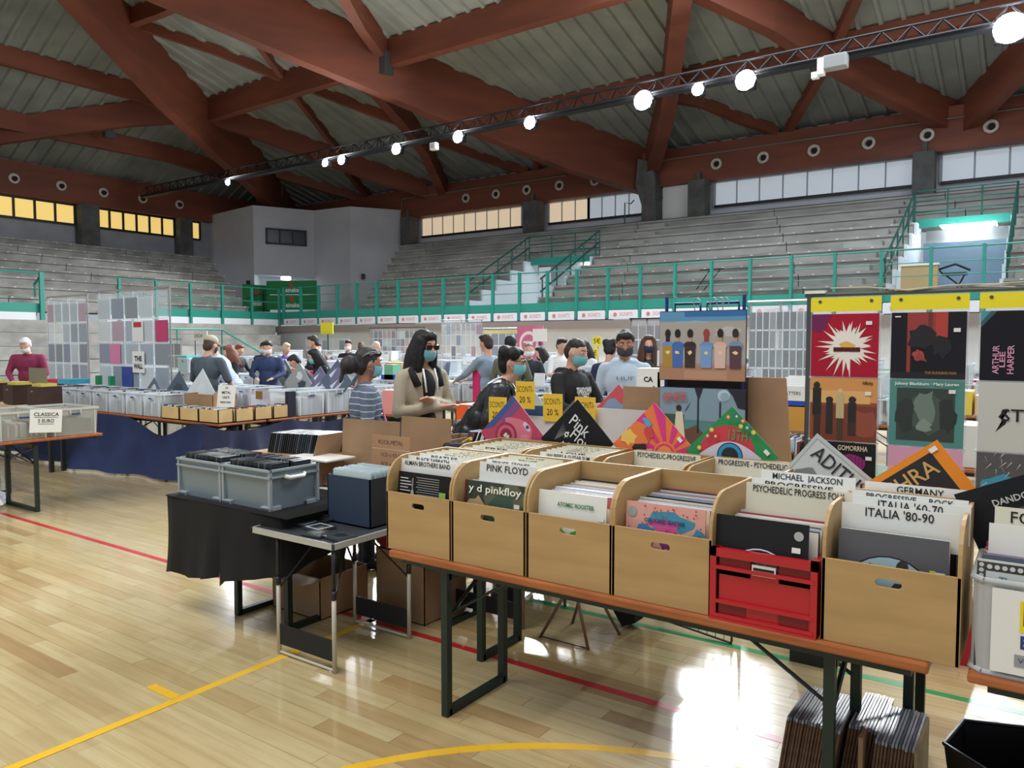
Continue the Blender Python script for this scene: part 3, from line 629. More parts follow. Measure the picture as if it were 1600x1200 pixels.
def beer_table(x0, x1, y0, y1, z, lab, legs, axis='x', top=ORPLY, group=None, th=.028):
    t = thing('trestle_table', lab, 'table', ((x0 + x1) / 2, (y0 + y1) / 2, 0), 0, group)
    hx, hy = (x1 - x0) / 2, (y1 - y0) / 2
    MB().box(-hx, hx, -hy, hy, z - th, z, top).build('tabletop', t, bevel=.008)
    MB().box(-hx + .05, hx - .05, -hy + .04, -hy + .07, z - th - .03, z - th, DKGRN).box(-hx + .05, hx - .05, hy - .07, hy - .04, z - th - .03, z - th, DKGRN).build('apron', t)
    for q in legs:
        m = MB(); w = .035; zt = z - th - .03
        if axis == 'x':
            a = -hy + .06; b = hy - .06; X = q - (x0 + x1) / 2
            for yy in (a, b): m.box(X - w / 2, X + w / 2, yy - w / 2, yy + w / 2, 0, zt, DKGRN)
            m.box(X - w / 2, X + w / 2, a, b, .0, .035, DKGRN); m.box(X - w / 2, X + w / 2, a, b, zt - .04, zt, DKGRN)
            sg = 1 if X < 0 else -1
            for yy in (a + .06, b - .06): m.tube([(X, yy, zt - .2), (X + sg * .32, yy, zt)], .007, DKGRN, 6)
            m.tube([(X, a, zt - .22), (X, b - .1, zt - .03)], .01, DKGRN, 6)
        else:
            a = -hx + .06; b = hx - .06; X = q - (y0 + y1) / 2
            for xx in (a, b): m.box(xx - w / 2, xx + w / 2, X - w / 2, X + w / 2, 0, zt, DKGRN)
            m.box(a, b, X - w / 2, X + w / 2, .0, .035, DKGRN); m.box(a, b, X - w / 2, X + w / 2, zt - .04, zt, DKGRN)
            sg = 1 if X < 0 else -1
            for xx in (a + .06, b - .06): m.tube([(xx, X, zt - .2), (xx, X + sg * .32, zt)], .007, DKGRN, 6)
            m.tube([(a, X, zt - .2), (b, X, zt - .03)], .01, DKGRN, 6); m.tube([(b, X, zt - .2), (a, X, zt - .03)], .01, DKGRN, 6)
        m.build('leg_frame', t)
    return t
# clear bin with rim and handle; contents are separate
def make_bin(L_, W_, H_, mt, rim, name='clear_bin'):
    t = thing(name, '', 'bin', (0, 0, 0)); s = .012
    m = MB(); i = m.m(mt)
    b = [(s, s), (L_ - s, s), (L_ - s, W_ - s), (s, W_ - s)]; tp = [(0, 0), (L_, 0), (L_, W_), (0, W_)]
    for k in range(4):
        a, c = k, (k + 1) % 4; m.face([(*b[a], 0), (*b[c], 0), (*tp[c], H_), (*tp[a], H_)], mt)
    m.face([(*p, 0) for p in b], mt); m.build('body', t, fix=False)
    r = MB(); e = .012
    r.box(-e, L_ + e, -e, .004, H_ - .02, H_, rim).box(-e, L_ + e, W_ - .004, W_ + e, H_ - .02, H_, rim).box(-e, .004, 0, W_, H_ - .02, H_, rim).box(L_ - .004, L_ + e, 0, W_, H_ - .02, H_, rim)
    for x in (.03, L_ - .03):
        r.box(x - .006, x + .006, -.004, .006, 0, H_ - .02, rim).box(x - .006, x + .006, W_ - .006, W_ + .004, 0, H_ - .02, rim)
    r.build('rim', t)
    MB().box(L_ * .38, L_ * .62, -.02, -.004, H_ - .07, H_ - .055, BLUEH).box(L_ * .38, L_ * .4, -.02, 0, H_ - .07, H_ - .02, rim).box(L_ * .6, L_ * .62, -.02, 0, H_ - .07, H_ - .02, rim).build('handle', t)
    return t
FAR = MB()      # the great mass of far discs (past the countable limit)
def far_cds(x0, x1, y0, y1, z0, z1, axis='x', step=.012, cdh=None, mt=None):
    rd = random; a = x0 if axis == 'x' else y0; e = x1 if axis == 'x' else y1
    while a < e - step:
        hh = z1 - rd.uniform(0, .02); w_ = step * .82
        if axis == 'x': FAR.box(a, a + w_, y0, y1, z0, hh, mt or CDI)
        else: FAR.box(x0, x1, a, a + w_, z0, hh, mt or CDI)
        a += step * rd.choice((1, 1, 1.3, 2))
NCD = [0]
_cd = MB().box(0, .0095, 0, .125, 0, .142, CDO).mesh('compact_disc'); _cdd = MB().box(0, .0095, 0, .125, 0, .142, DARKCD).mesh('compact_disc')
def cds(x, y, z, n, where, step=.0115, me=None, rz=0, tilt=0, jig=.004):
    for k in range(n):
        a = Vector((k * step, 0, 0)); a.rotate(Matrix.Rotation(rz, 3, 'Z'))
        link('compact_disc', me or _cd, None, (x + a.x, y + a.y, z + random.uniform(0, jig)), (0, R(tilt), rz), label=('%s disc case from the left in ' % ORD[k] + where) if n < 29 else 'disc case filed in ' + where, cat='compact disc', group='discs in ' + where); NCD[0] += 1
# ---------------------------------------------------------------- front table with record crates
ZT = .735
beer_table(-2.5, -.27, 2.565, 3.12, ZT - .001, 'long orange-edged trestle table carrying the front row of record crates', [-2.2, -.56], th=.034)
beer_table(-2.5, -.27, 3.14, 3.6, ZT, 'trestle table behind the first one carrying the second row of crates', [-2.44, -.40], top=ORPLY)
beer_table(-.17, 2.0, 2.56, 3.12, ZT - .001, 'worn orange trestle table at the right edge of the picture', [.4])
YF, YB = 2.585, 3.06
LPX = [-2.53, -2.135, -1.738, -1.345, -.585]
lb = ['record crate at the left end of the front row, behind a dark sleeve', 'second crate of the front row, behind the green and brown record cover', 'third crate of the front row, behind the white cover with green shapes', 'fourth crate of the front row, just left of the red plastic crate', 'big birch crate right of the red crate, holding the ITALIA cards']
sh = ['the crate of the ALMAN BROTHERS BAND card', 'the crate of the PINK FLOYD card', 'the crate with the ATOMIC ROOSTER cover', 'the crate left of the red plastic one', 'the crate with the ITALIA cards']
for k, x in enumerate(LPX):
    lp_crate(x, YF, ZT, lb[k]); n = 24
    records(x + BWD / 2 - .008, YF + .075, YF + .40, ZT + .032, n, sh[k], tilt=5)
bk = [-2.53, -2.12, -1.68, -1.27]
lbb = ['rear crate behind the left end of the front row, holding the DEEP PURPLE card', 'rear crate holding the LED ZEPPELIN card', 'rear crate under the PSYCHEDELIC-PROGRESSIVE card', 'rear crate under the PROGRESSIVE - PSYCHEDELIC card']
shb = ['the rear crate of the DEEP PURPLE card', 'the rear crate of the LED ZEPPELIN card', 'the rear crate of the PSYCHEDELIC-PROGRESSIVE card', 'the rear crate of the PROGRESSIVE - PSYCHEDELIC card']
for k, x in enumerate(bk):
    lp_crate(x, YB, ZT, lbb[k]); records(x + BWD / 2 - .006, YB + .06, YB + .41, ZT + .035, 20, shb[k], tilt=5)
# front covers
fz = ZT + .045 + .158
def front(x, y, lab, base, shapes, texts=(), sticker=None): return sleeve('record', lab, (x, y, fz), (R(-5), 0, 0), base, shapes, texts=texts, sticker=sticker)
K = (24, 24, 26)
front(-2.345, YF + .045, 'black record sleeve covered in small white text at the front of the leftmost crate', K,
      [((150, 190, 90), rect(.80, .62, .92, .76))] + [((200, 200, 200), rect(.04, .9 - .045 * k, .2 + .05 * (k % 3), .915 - .045 * k)) for k in range(5)] + [((150, 150, 150), rect(.36 + .03 * (k % 2), .93 - .035 * k, .8, .94 - .035 * k)) for k in range(11)] + [((120, 120, 120), rect(.28, .3, .31, .92)), ((170, 170, 170), circ(.295, .7, .03, .05))])
front(-1.945, YF + .045, 'green and brown record cover with large white letters at the front of the second crate', (58, 66, 54),
      [((92, 96, 74), blob(.7, .7, .35, 1)), ((60, 84, 72), blob(.65, .62, .25, 2)), ((176, 150, 110), blob(.22, .62, .16, 3)), ((150, 120, 84), blob(.2, .5, .14, 5)), ((40, 44, 36), blob(.8, .4, .2, 4)), ((110, 30, 34), rect(0, 0, .03, 1))],
      [('y d pinkfloy', .52, .9, .045, (238, 238, 230), .28, 0)], (.9, .72))
front(-1.555, YF + .045, 'white record cover with green leaf shapes and small red centre', (228, 230, 226),
      [((96, 170, 80), [(.08, .62), (.3, .6), (.45, .45), (.3, .42), (.15, .58)]), ((140, 195, 110), [(.1, .66), (.2, .62), (.36, .5), (.3, .46)]), ((190, 70, 70), blob(.36, .42, .06, 5)), ((88, 170, 70), [(.5, .5), (.62, .55), (.82, .38), (.6, .34), (.48, .38)]), ((200, 225, 190), rect(.84, .38, .98, .56)), ((60, 70, 50), blob(.33, .33, .05, 8))],
      [('ATOMIC ROOSTER', .56, .84, .024, (40, 120, 70), .17, 0)], (.93, .72))
front(-1.155, YF + .045, 'pink and turquoise patterned record cover with a purple-haired figure shape', (216, 160, 150),
      [((196, 96, 110), blob(.2, .5, .16, 11)), ((60, 140, 170), blob(.55, .8, .33, 12, sy=.35)), ((206, 84, 150), blob(.5, .76, .2, 13, sy=.4)), ((70, 120, 180), blob(.25, .66, .14, 14, sy=.6)), ((60, 140, 170), blob(.93, .62, .12, 15)), ((120, 50, 120), blob(.56, .55, .1, 16)), ((232, 200, 180), blob(.55, .42, .08, 17)), ((220, 180, 150), rect(.3, .3, .75, .4)), ((66, 74, 30), blob(.75, .4, .15, 18, sy=.5)), ((180, 170, 60), blob(.82, .34, .06, 19)), ((150, 160, 160), circ(.08, .88, .06))] + [((170, 60, 70), circ(random.Random(k).uniform(.02, .98), random.Random(k + 99).uniform(.3, .98), .012, n=6)) for k in range(70)],
      [('COLOURED SEASONS', .5, .8, .02, (20, 60, 110), .16, 0)], (.92, .6))
# red plastic crate
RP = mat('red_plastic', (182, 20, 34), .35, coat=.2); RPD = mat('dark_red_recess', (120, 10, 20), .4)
t = thing('plastic_crate', 'bright red plastic crate of records on the front table', 'crate', (-.955, YF, ZT - .012))
W_ = .36; Hc = .262
m = MB().box(0, W_, 0, .012, 0, Hc * .62 + .03, RP); m.box(0, .03, 0, .34, 0, Hc, RP).box(W_ - .025, W_, 0, .34, 0, Hc, RP).box(0, W_, .33, .345, 0, Hc, RP).box(.02, W_ - .02, .012, .33, 0, .012, RP)
m.box(.02, .14, 0, .012, .17, Hc - .02, RPD).box(.235, W_ - .02, 0, .012, .17, Hc - .02, RPD).box(.0, W_, -.01, .014, Hc - .03, Hc, RP).box(0, .022, -.01, .005, 0, Hc, RP).box(W_ - .022, W_, -.01, .005, 0, Hc, RP).build('body', t)
for z in (.025, .075, .195): MB().box(.01, W_ - .01, -.012, .004, z - .006, z + .006, RP).build('rib', t)
for x in (.03, .235): MB().box(x, x + .095, -.003, .001, .034, .068, RPD).build('recess', t)
MB().box(0, W_, -.016, .003, 0, .018, RP).build('bottom_lip', t)
lb_ = MB().box(.145, .225, -.004, .002, .185, .222, WHITE).build('paper_label', t); MB().box(.15, .22, -.0055, -.004, .203, .212, INK).box(.15, .2, -.0055, -.004, .19, .194, INK).build('label_print', lb_)
records(-.775, YF + .05, YF + .33, ZT + .015, 24, 'the red plastic crate', tilt=5)
front(-.792, YF + .022, 'black record sleeve with a white ring and grey picture disc in the red crate', (30, 31, 36),
      [((225, 225, 225), circ(.5, .32, .36)), ((24, 24, 28), circ(.5, .32, .345)), ((150, 150, 152), circ(.5, .32, .27)), ((70, 70, 74), blob(.42, .42, .1, 3)), ((210, 210, 210), blob(.55, .46, .06, 4)), ((60, 60, 62), blob(.62, .4, .08, 5)), ((170, 172, 175), circ(.9, .87, .05)), ((225, 225, 225), rect(.3, .02, .7, .1)), ((40, 40, 40), rect(.34, .04, .66, .055))], sticker=(.88, .72))
front(-.39, YF + .05, 'grey sleeve with a pale blue picture disc of two dark busts', (92, 92, 98),
      [((60, 62, 68), rect(.0, .0, 1, .02)), ((30, 32, 38), circ(.48, .34, .44)), ((158, 186, 198), circ(.48, .34, .425)), ((60, 54, 52), blob(.3, .62, .05, 4, j=.1, sy=1.3)), ((60, 54, 52), [(.2, .4), (.26, .5), (.34, .5), (.42, .42), (.42, .3), (.2, .3)]), ((56, 50, 48), blob(.6, .68, .055, 5, j=.1, sy=1.3)), ((56, 50, 48), [(.46, .4), (.54, .52), (.68, .52), (.76, .42), (.76, .28), (.46, .28)]), ((120, 150, 165), rect(.8, .3, .86, .55)), ((190, 200, 60), rect(.84, .62, .89, .7))], sticker=(.93, .66))
# handwritten cards, front row
DK = 'handwritten white divider card reading '
def cz(h, y0, top): return top - h
card('ALMAN BROTHERS BAND', -2.355, YF + .085, ZT + .31, .33, .105, DK + 'ALMAN BROTHERS BAND, front of the first crate', .03, tw=.28)
card('BLACK SABBATH', -2.36, YF + .13, ZT + .325, .31, .10, DK + 'BLACK SABBATH, just behind the front card', .026, tw=.2)
card('BEATLES', -2.34, YF + .19, ZT + .33, .31, .10, DK + 'BEATLES in the first crate', .026, tw=.16)
for k in range(4): card('CAN  CREAM' if k % 2 else 'DYLAN', -2.34 + .01 * k, YF + .24 + .045 * k, ZT + .33, .31, .10, 'cream divider card with a scrawled name, number %s behind the BEATLES card' % ('one', 'two', 'three', 'four')[k], .022, tw=.13, mt=CREAM, tx=.03)
card('PINK FLOYD', -1.925, YF + .12, ZT + .31, .30, .125, DK + 'PINK FLOYD in large letters', .042, tw=.22)
card('PRINCE  STONES', -1.94, YF + .17, ZT + .33, .27, .11, DK + 'PRINCE STONES behind the PINK FLOYD card', .026, tw=.2)
for k in range(3): card('POLICE' if k else 'QUEEN', -1.93, YF + .23 + .06 * k, ZT + .33, .3, .105, 'cream scrawled divider card %s in the PINK FLOYD crate' % ('first', 'second', 'third')[k], .024, mt=CREAM, tw=.1)
card('PSYCHEDELIC PROGRESS FOLK', -.73, YF + .245, ZT + .33, .37, .115, DK + 'PSYCHEDELIC PROGRESS FOLK over the red crate', .034, tw=.32, mt=CREAM, tilt=3)
card('PROGRESSIVE', -.74, YF + .29, ZT + .345, .34, .11, 'white divider card half hidden behind the PSYCHEDELIC PROGRESS FOLK card', .03, tw=.24)
card('MICHAEL  JACKSON', -.73, YF + .37, ZT + .36, .34, .115, DK + 'the name of a pop singer over the red crate', .032, tw=.25)
card("ITALIA '80-90", -.385, YF + .14, ZT + .305, .345, .125, DK + "ITALIA '80-90 at the front of the big crate", .04, tw=.2)
card("ITALIA '60-70", -.36, YF + .185, ZT + .325, .345, .125, DK + "ITALIA '60-70 behind the '80-90 card", .04, tw=.19)
card('PROGRESSIVE     ROCK', -.37, YF + .23, ZT + .34, .345, .12, 'white divider card half hidden behind the ITALIA cards', .028, tw=.26)
card('GERMANY', -.365, YF + .46, ZT + .34, .36, .115, DK + 'GERMANY under the orange record', .036, tw=.15)
card('DEEP PURPLE', -2.345, YB + .07, ZT + .32, .32, .10, DK + 'DEEP PURPLE in the rear row', .032, tw=.2)
for k in range(6): card(('FREE', 'GENESIS', 'HENDRIX', 'JAM', 'KINKS', 'DOORS')[k], -2.33 + .01 * (k % 2), YB + .12 + .05 * k, ZT + .325, .31, .10, 'cream card with a scrawled band name, %s behind DEEP PURPLE' % ('first', 'second', 'third', 'fourth', 'fifth', 'sixth')[k], .022, mt=CREAM, tw=.14, tx=.02 * (k % 3))
card('LED ZEPPELIN', -1.955, YB + .06, ZT + .32, .25, .095, DK + 'LED ZEPPELIN in the rear row', .03, tw=.14, tx=-.04)
card('IAN BEERS & GUITAR SLIM', -1.9, YB + .12, ZT + .325, .32, .10, DK + 'several names behind LED ZEPPELIN', .026, tw=.24)
for k in range(5): card(('LOVE', 'JEFFERSON', 'JETHRO', 'KING', 'LENNON')[k], -1.9, YB + .17 + .05 * k, ZT + .33, .31, .10, 'cream scrawled card, %s row in the LED ZEPPELIN crate' % ('first', 'second', 'third', 'fourth', 'fifth')[k], .022, mt=CREAM, tw=.14)
card('PSYCHEDELIC-PROGRESSIVE', -1.5, YB + .37, ZT + .33, .345, .105, DK + 'PSYCHEDELIC-PROGRESSIVE in the rear row', .034, tw=.3, mt=CREAM)
card('PROGRESSIVE - PSYCHEDELIC', -1.085, YB + .37, ZT + .33, .345, .105, DK + 'PROGRESSIVE - PSYCHEDELIC below the green record', .034, tw=.31, mt=CREAM)
# diamonds standing on a corner behind the crates
DZ = 1.175; DY = YB + .49
sleeve('record', 'pink and red record cover standing on its corner behind the DEEP PURPLE crate', (-2.487, DY, DZ), (R(-4), 0, 0), (178, 70, 96),
       [((120, 70, 120), rect(0, .5, .25, 1)), ((60, 80, 140), [(0, .1), (.12, .3), (.1, 1), (0, 1)]), ((206, 110, 130), blob(.55, .6, .32, 21)), ((150, 40, 66), circ(.42, .4, .24)), ((196, 90, 116), circ(.42, .4, .19)), ((130, 30, 56), circ(.42, .4, .13)), ((214, 190, 196), blob(.6, .85, .09, 22, sy=.6)), ((70, 60, 110), circ(.62, .85, .035)), ((214, 190, 196), blob(.87, .42, .08, 23)), ((60, 60, 90), circ(.86, .4, .03)), ((220, 130, 150), blob(.75, .66, .09, 24)), ((120, 30, 60), circ(.72, .56, .03)), ((225, 215, 205), rect(.38, .36, .43, .44)), ((225, 215, 205), rect(.44, .38, .49, .45))], diamond=45, sticker=(.93, .2))
sleeve('record', 'black record cover with white scrawled lettering standing on its corner', (-2.055, DY - .02, DZ), (R(-4), 0, 0), (24, 24, 28),
       [((200, 200, 200), [(.20 + .01 * k, .2 + .03 * k), (.205 + .01 * k, .2 + .03 * k), (.1 + .02 * k, .55 - .01 * k)]) for k in range(10)] + [((226, 226, 226), blob(.30, .44, .05, 31, j=.5)), ((226, 226, 226), blob(.38, .26, .05, 32, j=.6)), ((30, 30, 34), circ(.3, .44, .02)), ((160, 160, 160), blob(.46, .33, .05, 33, j=.6)), ((30, 30, 34), blob(.46, .33, .035, 33, j=.6))],
       texts=[('Pink', .36, .72, .09, (214, 214, 214), .13, 8), ('Floyd', .60, .58, .085, (214, 214, 214), .16, 8)], diamond=45, sticker=(.9, .16))
sleeve('record', 'orange and magenta record cover with sun rays standing on its corner', (-1.623, DY, DZ), (R(-4), 0, 0), (232, 120, 70),
       [((214, 50, 130), [(.75, .6), (.75 + 1.3 * math.cos(R(a)), .6 + 1.3 * math.sin(R(a))), (.75 + 1.3 * math.cos(R(a + 14)), .6 + 1.3 * math.sin(R(a + 14)))]) for a in range(0, 360, 28)] + [((236, 130, 80), circ(.72, .58, .2)), ((214, 70, 90), circ(.72, .58, .17)), ((240, 140, 80), circ(.72, .58, .13)), ((226, 120, 60), blob(.22, .42, .22, 41)), ((232, 190, 90), blob(.1, .3, .14, 42)), ((90, 160, 200), blob(.16, .7, .1, 43, sy=.5)), ((200, 70, 60), blob(.3, .6, .1, 44)), ((50, 26, 36), blob(.42, .3, .14, 45)), ((30, 20, 30), blob(.52, .22, .09, 46)), ((236, 170, 150), blob(.56, .4, .08, 47)), ((240, 190, 170), blob(.66, .32, .06, 48)), ((236, 150, 100), blob(.45, .2, .05, 49))], diamond=45, sticker=(.72, .93))
sleeve('record', 'green and red record cover with a big blue eye shape standing on its corner', (-1.22, DY - .01, DZ + .002), (R(-4), 0, 0), (50, 140, 84),
       [((200, 60, 70), circ(.46, .46, .42))], texts=[('13TH', .38, .76, .07, (60, 160, 80), .09, 42), ('FLOOR', .66, .60, .06, (70, 160, 80), .12, 18)], diamond=45, sticker=(.84, .92))
o = col.objects[-1]
ey = thing  # printed eye is drawn in the picture's upright frame
eye = MB()
def flat(m, pts, y, c): 
    mt = mat('print_%d_%d_%d' % c, c, .45); cx = sum(p[0] for p in pts) / len(pts); cz_ = sum(p[1] for p in pts) / len(pts)
    for i in range(len(pts)): a, b = pts[i - 1], pts[i]; m.face([(a[0], y, a[1]), (b[0], y, b[1]), (cx, y, cz_)], mt)
lens_ = [(-.15 + .3 * k / 16, .07 * math.sin(PI * k / 16)) for k in range(17)] + [(.15 - .3 * k / 16, -.06 * math.sin(PI * k / 16)) for k in range(1, 16)]
flat(eye, lens_, 0, (214, 206, 222)); flat(eye, circ(0, .003, .062), -.0003, (20, 40, 60)); flat(eye, circ(0, .003, .057), -.0006, (50, 150, 200)); flat(eye, circ(0, .003, .04), -.0009, (40, 44, 50)); flat(eye, [(0, 0), (-.035, -.03), (.035, -.03)], -.0012, (70, 150, 60))
for k, (x, z, c) in enumerate([(-.11, .09, (60, 150, 110)), (-.09, .12, (220, 190, 60)), (-.07, .09, (210, 70, 60)), (.03, .19, (60, 110, 170)), (.06, .17, (214, 90, 80)), (.08, .14, (60, 130, 180)), (.11, .12, (220, 200, 70)), (.05, .145, (180, 200, 90)), (-.01, .185, (220, 90, 90)), (-.15, .03, (210, 190, 70))]): flat(eye, circ(x, z, .011), -.0004, c); flat(eye, circ(x, z, .006), -.0007, (235, 220, 120))
ob = eye.build('eye_print', None, fix=False); ob.location = (-1.22, DY - .021, DZ - .01)
rec13 = [q for q in col.objects if q.get('label', '').startswith('green and red record')][0]
bpy.context.view_layer.update(); ob.parent = rec13; ob.matrix_parent_inverse = rec13.matrix_world.inverted()
# right-hand leaning records
sleeve('record', 'pale grey record cover with black ornate lettering ADITUS, tilted behind the red crate', (-.76, 3.33, 1.1), (R(-4), 0, 0), (190, 196, 194), [((160, 168, 168), rect(.04, .04, .96, .96)), ((196, 202, 200), rect(.06, .06, .94, .94)), ((120, 128, 128), blob(.3, .45, .15, 51)), ((176, 182, 182), blob(.5, .4, .2, 52))], texts=[('ADITUS', .52, .8, .085, (30, 32, 34), .25, 0)], diamond=38)
sleeve('record', 'orange record cover with a black field and an orange disc, above the GERMANY card', (-.36, 3.2, 1.12), (R(-4), 0, 0), (232, 140, 40), [((34, 30, 30), rect(.02, .08, .86, .92)), ((226, 134, 44), circ(.52, .32, .28)), ((214, 120, 40), circ(.56, .34, .13)), ((226, 134, 44), circ(.56, .34, .115))], texts=[('ASHRA', .42, .76, .085, (206, 160, 90), .25, 0)], diamond=-38, sticker=(.9, .93))
sleeve('record', 'black record cover with fine grey lettering leaning at the right edge', (-.045, 2.97, 1.105), (R(-4), 0, 0), (26, 27, 30), [((60, 62, 62), rect(.5, .3, .95, .7))], texts=[('DANDO SHAFT', .62, .8, .03, (190, 190, 186), .2, 0)], diamond=-24)
# grey plastic bin at the right edge with the payment notice
t = thing('plastic_bin', 'translucent grey bin with a payment card notice at the right edge', 'bin', (-.165, YF + .0, ZT))
GP = clear('grey_clear_plastic', (196, 198, 200), .75, .25)
rr = .03
outl = [(0 + rr, 0), (.4, 0), (.4, .36), (0, .36), (0, rr)]
m = MB()
for k in range(5): a, b = outl[k], outl[(k + 1) % 5]; m.face([(*a, 0), (*b, 0), (*b, .27), (*a, .27)], GP)
m.face([(*p, .002) for p in outl], GP); m.build('body', t, fix=False)
m = MB()
for z in (.27, .0):
    for k in range(5): a, b = outl[k], outl[(k + 1) % 5]; m.tube([(*a, z + .006), (*b, z + .006)], .009, GP, 8)
m.build('rim', t)
nt = MB().box(.05, .39, -.014, -.012, .02, .262, WHITE).build('notice', t)
MB().box(.118, .39, -.0155, -.0145, .145, .235, mat('notice_yellow', (238, 214, 40), .5)).build('yellow_field', nt)
NB = mat('notice_blue', (40, 60, 120), .5)
text('Pago', nt, .205, .195, .085, NB, y=-.0165, width=.16, bold=.004); text('BANCOMAT', nt, .235, .115, .05, NB, y=-.0155, width=.23, bold=.002)
for k, s in enumerate(('VISA', 'V PAY')): MB().box(.108 + .07 * k, .17 + .07 * k, -.0155, -.0145, .045, .08, mat('notice_grey', (150, 152, 156), .5)).build('card_logo', nt); text(s, nt, .139 + .07 * k, .063, .02, NB, y=-.0165, width=.045)
records(.015, YF + .06, YF + .32, ZT + .01, 22, 'the grey bin at the right edge', tilt=5)
sleeve('record', 'cream record cover with black border pattern and teal drawing in the grey bin', (.0, YF + .03, ZT + .17), (R(-5), 0, 0), (206, 208, 204), [((60, 60, 60), rect(.0, .9, 1, .98)), ((60, 60, 60), rect(0, 0, .07, .98))] + [((200, 200, 196), circ(.035, .95 - .05 * k, .02)) for k in range(12)] + [((200, 200, 196), circ(.1 + .06 * k, .94, .022)) for k in range(14)] + [((120, 180, 180), circ(.45, .5, .18)), ((206, 208, 204), circ(.45, .48, .14))], texts=[('The', .24, .82, .03, (90, 120, 120), .04, 0), ('BIRDS OF', .36, .73, .035, (70, 80, 80), .13, 0)])
card('FOLK', .035, YF + .12, ZT + .3, .34, .12, DK + 'FOLK at the right edge, lower of two', .05, tw=.13)
card('FOLK ROCK', .045, YF + .19, ZT + .33, .34, .13, DK + 'FOLK ROCK at the right edge, upper of two', .05, tw=.26, mt=CREAM)
# ---------------------------------------------------------------- hanging display of records
rk = thing('display_rack', 'tall metal display rack hung with records at the right', 'rack', (-1.03, 4.16, 0))
POLE = mat('rack_pole_grey', (96, 98, 100), .35, .7)
MB().tube([(0, 0, 0), (0, 0, 1.96)], .013, POLE, 10).build('pole', rk); MB().tube([(3.0, 0, 0), (3.0, 0, 1.96)], .013, POLE, 10).build('pole', rk)
MB().tube([(-.02, 0, 1.945), (3, 0, 1.945)], .012, POLE, 10).build('crossbar', rk); MB().box(-.02, .08, -.02, .02, 1.95, 1.965, WHITE).build('tape', rk)
m = MB()
for j in range(5):
    pts = [(.1 + .18 * k + .3 * j, random.uniform(-.02, .02), 1.955 + random.uniform(-.012, .022)) for k in range(6)]; m.tube(pts, .004, mat('twine', (190, 180, 160), .8), 5)
m.build('twine', rk)
YS = mat('yellow_strip', (240, 224, 40), .5)
cx_ = [-.845, -.475, -.105]
for k, x in enumerate(cx_):
    f = MB().box(x - .165, x + .165, 4.115, 4.119, .75, 1.93, FILM).build('hanging_film', label='clear hanging pocket sheet with yellow header, %s of the three record columns' % ('leftmost', 'middle', 'rightmost')[k], cat='sheet', group='hanging record sheets')
    MB().box(x - .165, x + .165, 4.108, 4.112, 1.855, 1.925, YS).build('header_strip', f)
    for s in (-.12, .12): MB().lathe([(.008, 0), (.008, .003), (.004, .003)], POLE, Matrix.Translation((x + s, 4.108, 1.905)) @ Matrix.Rotation(PI / 2, 4, 'X'), 12).build('eyelet', f)
    for z in (1.525, 1.205, .885): MB().box(x - .167, x + .167, 4.11, 4.118, z - .006, z + .002, CLEARE).build('pocket_seam', f)
def hang(c, r, lab, base, shapes, texts=(), sticker=None): return sleeve('record', lab, (cx_[c], 4.098 + .004, 1.685 - .322 * r), (0, 0, 0), base, shapes, texts=texts, sticker=sticker, th=.004)
hang(0, 0, 'red record cover with a white explosion hanging top left', (170, 26, 52), [((110, 24, 80), blob(.1, .9, .2, 1)), ((236, 226, 214), burst(.54, .48, .46, .2, 22, 3)), ((240, 234, 226), burst(.54, .5, .36, .2, 17, 5)), ((232, 180, 90), blob(.54, .5, .11, 6, sy=.5)), ((120, 30, 20), rect(.34, .4, .74, .47))], [('ISPASS', .54, .43, .03, (60, 20, 20), .12, 0)], (.86, .85))
hang(1, 0, 'dark record cover with red light panels titled THE RUNNING MAN', (30, 30, 38), [((150, 54, 50), rect(.22, .1, .27, .98)), ((150, 58, 54), rect(.22, .66, .62, 1)), ((176, 62, 54), rect(.6, .62, .76, 1)), ((110, 44, 44), rect(.5, .7, .56, 1)), ((30, 26, 32), blob(.42, .62, .2, 7)), ((26, 26, 32), blob(.68, .5, .16, 8)), ((170, 70, 60), blob(.38, .36, .08, 9)), ((150, 60, 54), [(.32, .3), (.5, .26), (.4, .4)]), ((24, 24, 30), rect(0, 0, 1, .1)), ((225, 220, 200), rect(.05, .93, .13, .95))], [('THE RUNNING MAN', .68, .09, .018, (150, 110, 70), .13, 0)], (.88, .73))
hang(2, 0, 'black record cover with stacked pink letters and a teal corner', (26, 26, 34), [((70, 150, 160), [(0, .84), (.12, 1), (0, 1)]), ((50, 90, 100), [(.0, .76), (.2, 1), (.12, 1), (0, .84)])], [('ARTHUR', .2, .3, .035, (214, 150, 180), .13, 90), ('LEE', .28, .3, .03, (214, 150, 180), .07, 90), ('HARPER', .38, .3, .035, (214, 150, 180), .13, 90)])
hang(0, 1, 'orange and brown record cover with four standing figures', (150, 80, 54), [((214, 150, 84), rect(0, .62, 1, 1)), ((226, 176, 110), rect(0, .6, .9, .8)), ((120, 58, 44), rect(.1, .0, 1, .56)), ((146, 76, 56), blob(.8, .3, .2, 10))] + [((40, 34, 36), blob(x, .6 + dz, .055, 60 + i, j=.1)) for i, (x, dz) in enumerate(((.1, .28), (.3, .05), (.64, .06)))] + [((196, 176, 130), rect(.4, .36, .52, .74)), ((214, 190, 150), circ(.46, .8, .04)), ((36, 32, 36), rect(.04, .4, .17, .84)), ((44, 38, 38), rect(.25, .1, .35, .62)), ((40, 34, 36), rect(.58, .3, .7, .62)), ((60, 44, 36), rect(.06, .04, .16, .4)), ((70, 60, 40), rect(.42, .02, .5, .36)), ((60, 44, 40), rect(.58, .1, .7, .3))], [('Affinity', .86, .93, .02, (60, 40, 30), .05, 0)], (.87, .77))
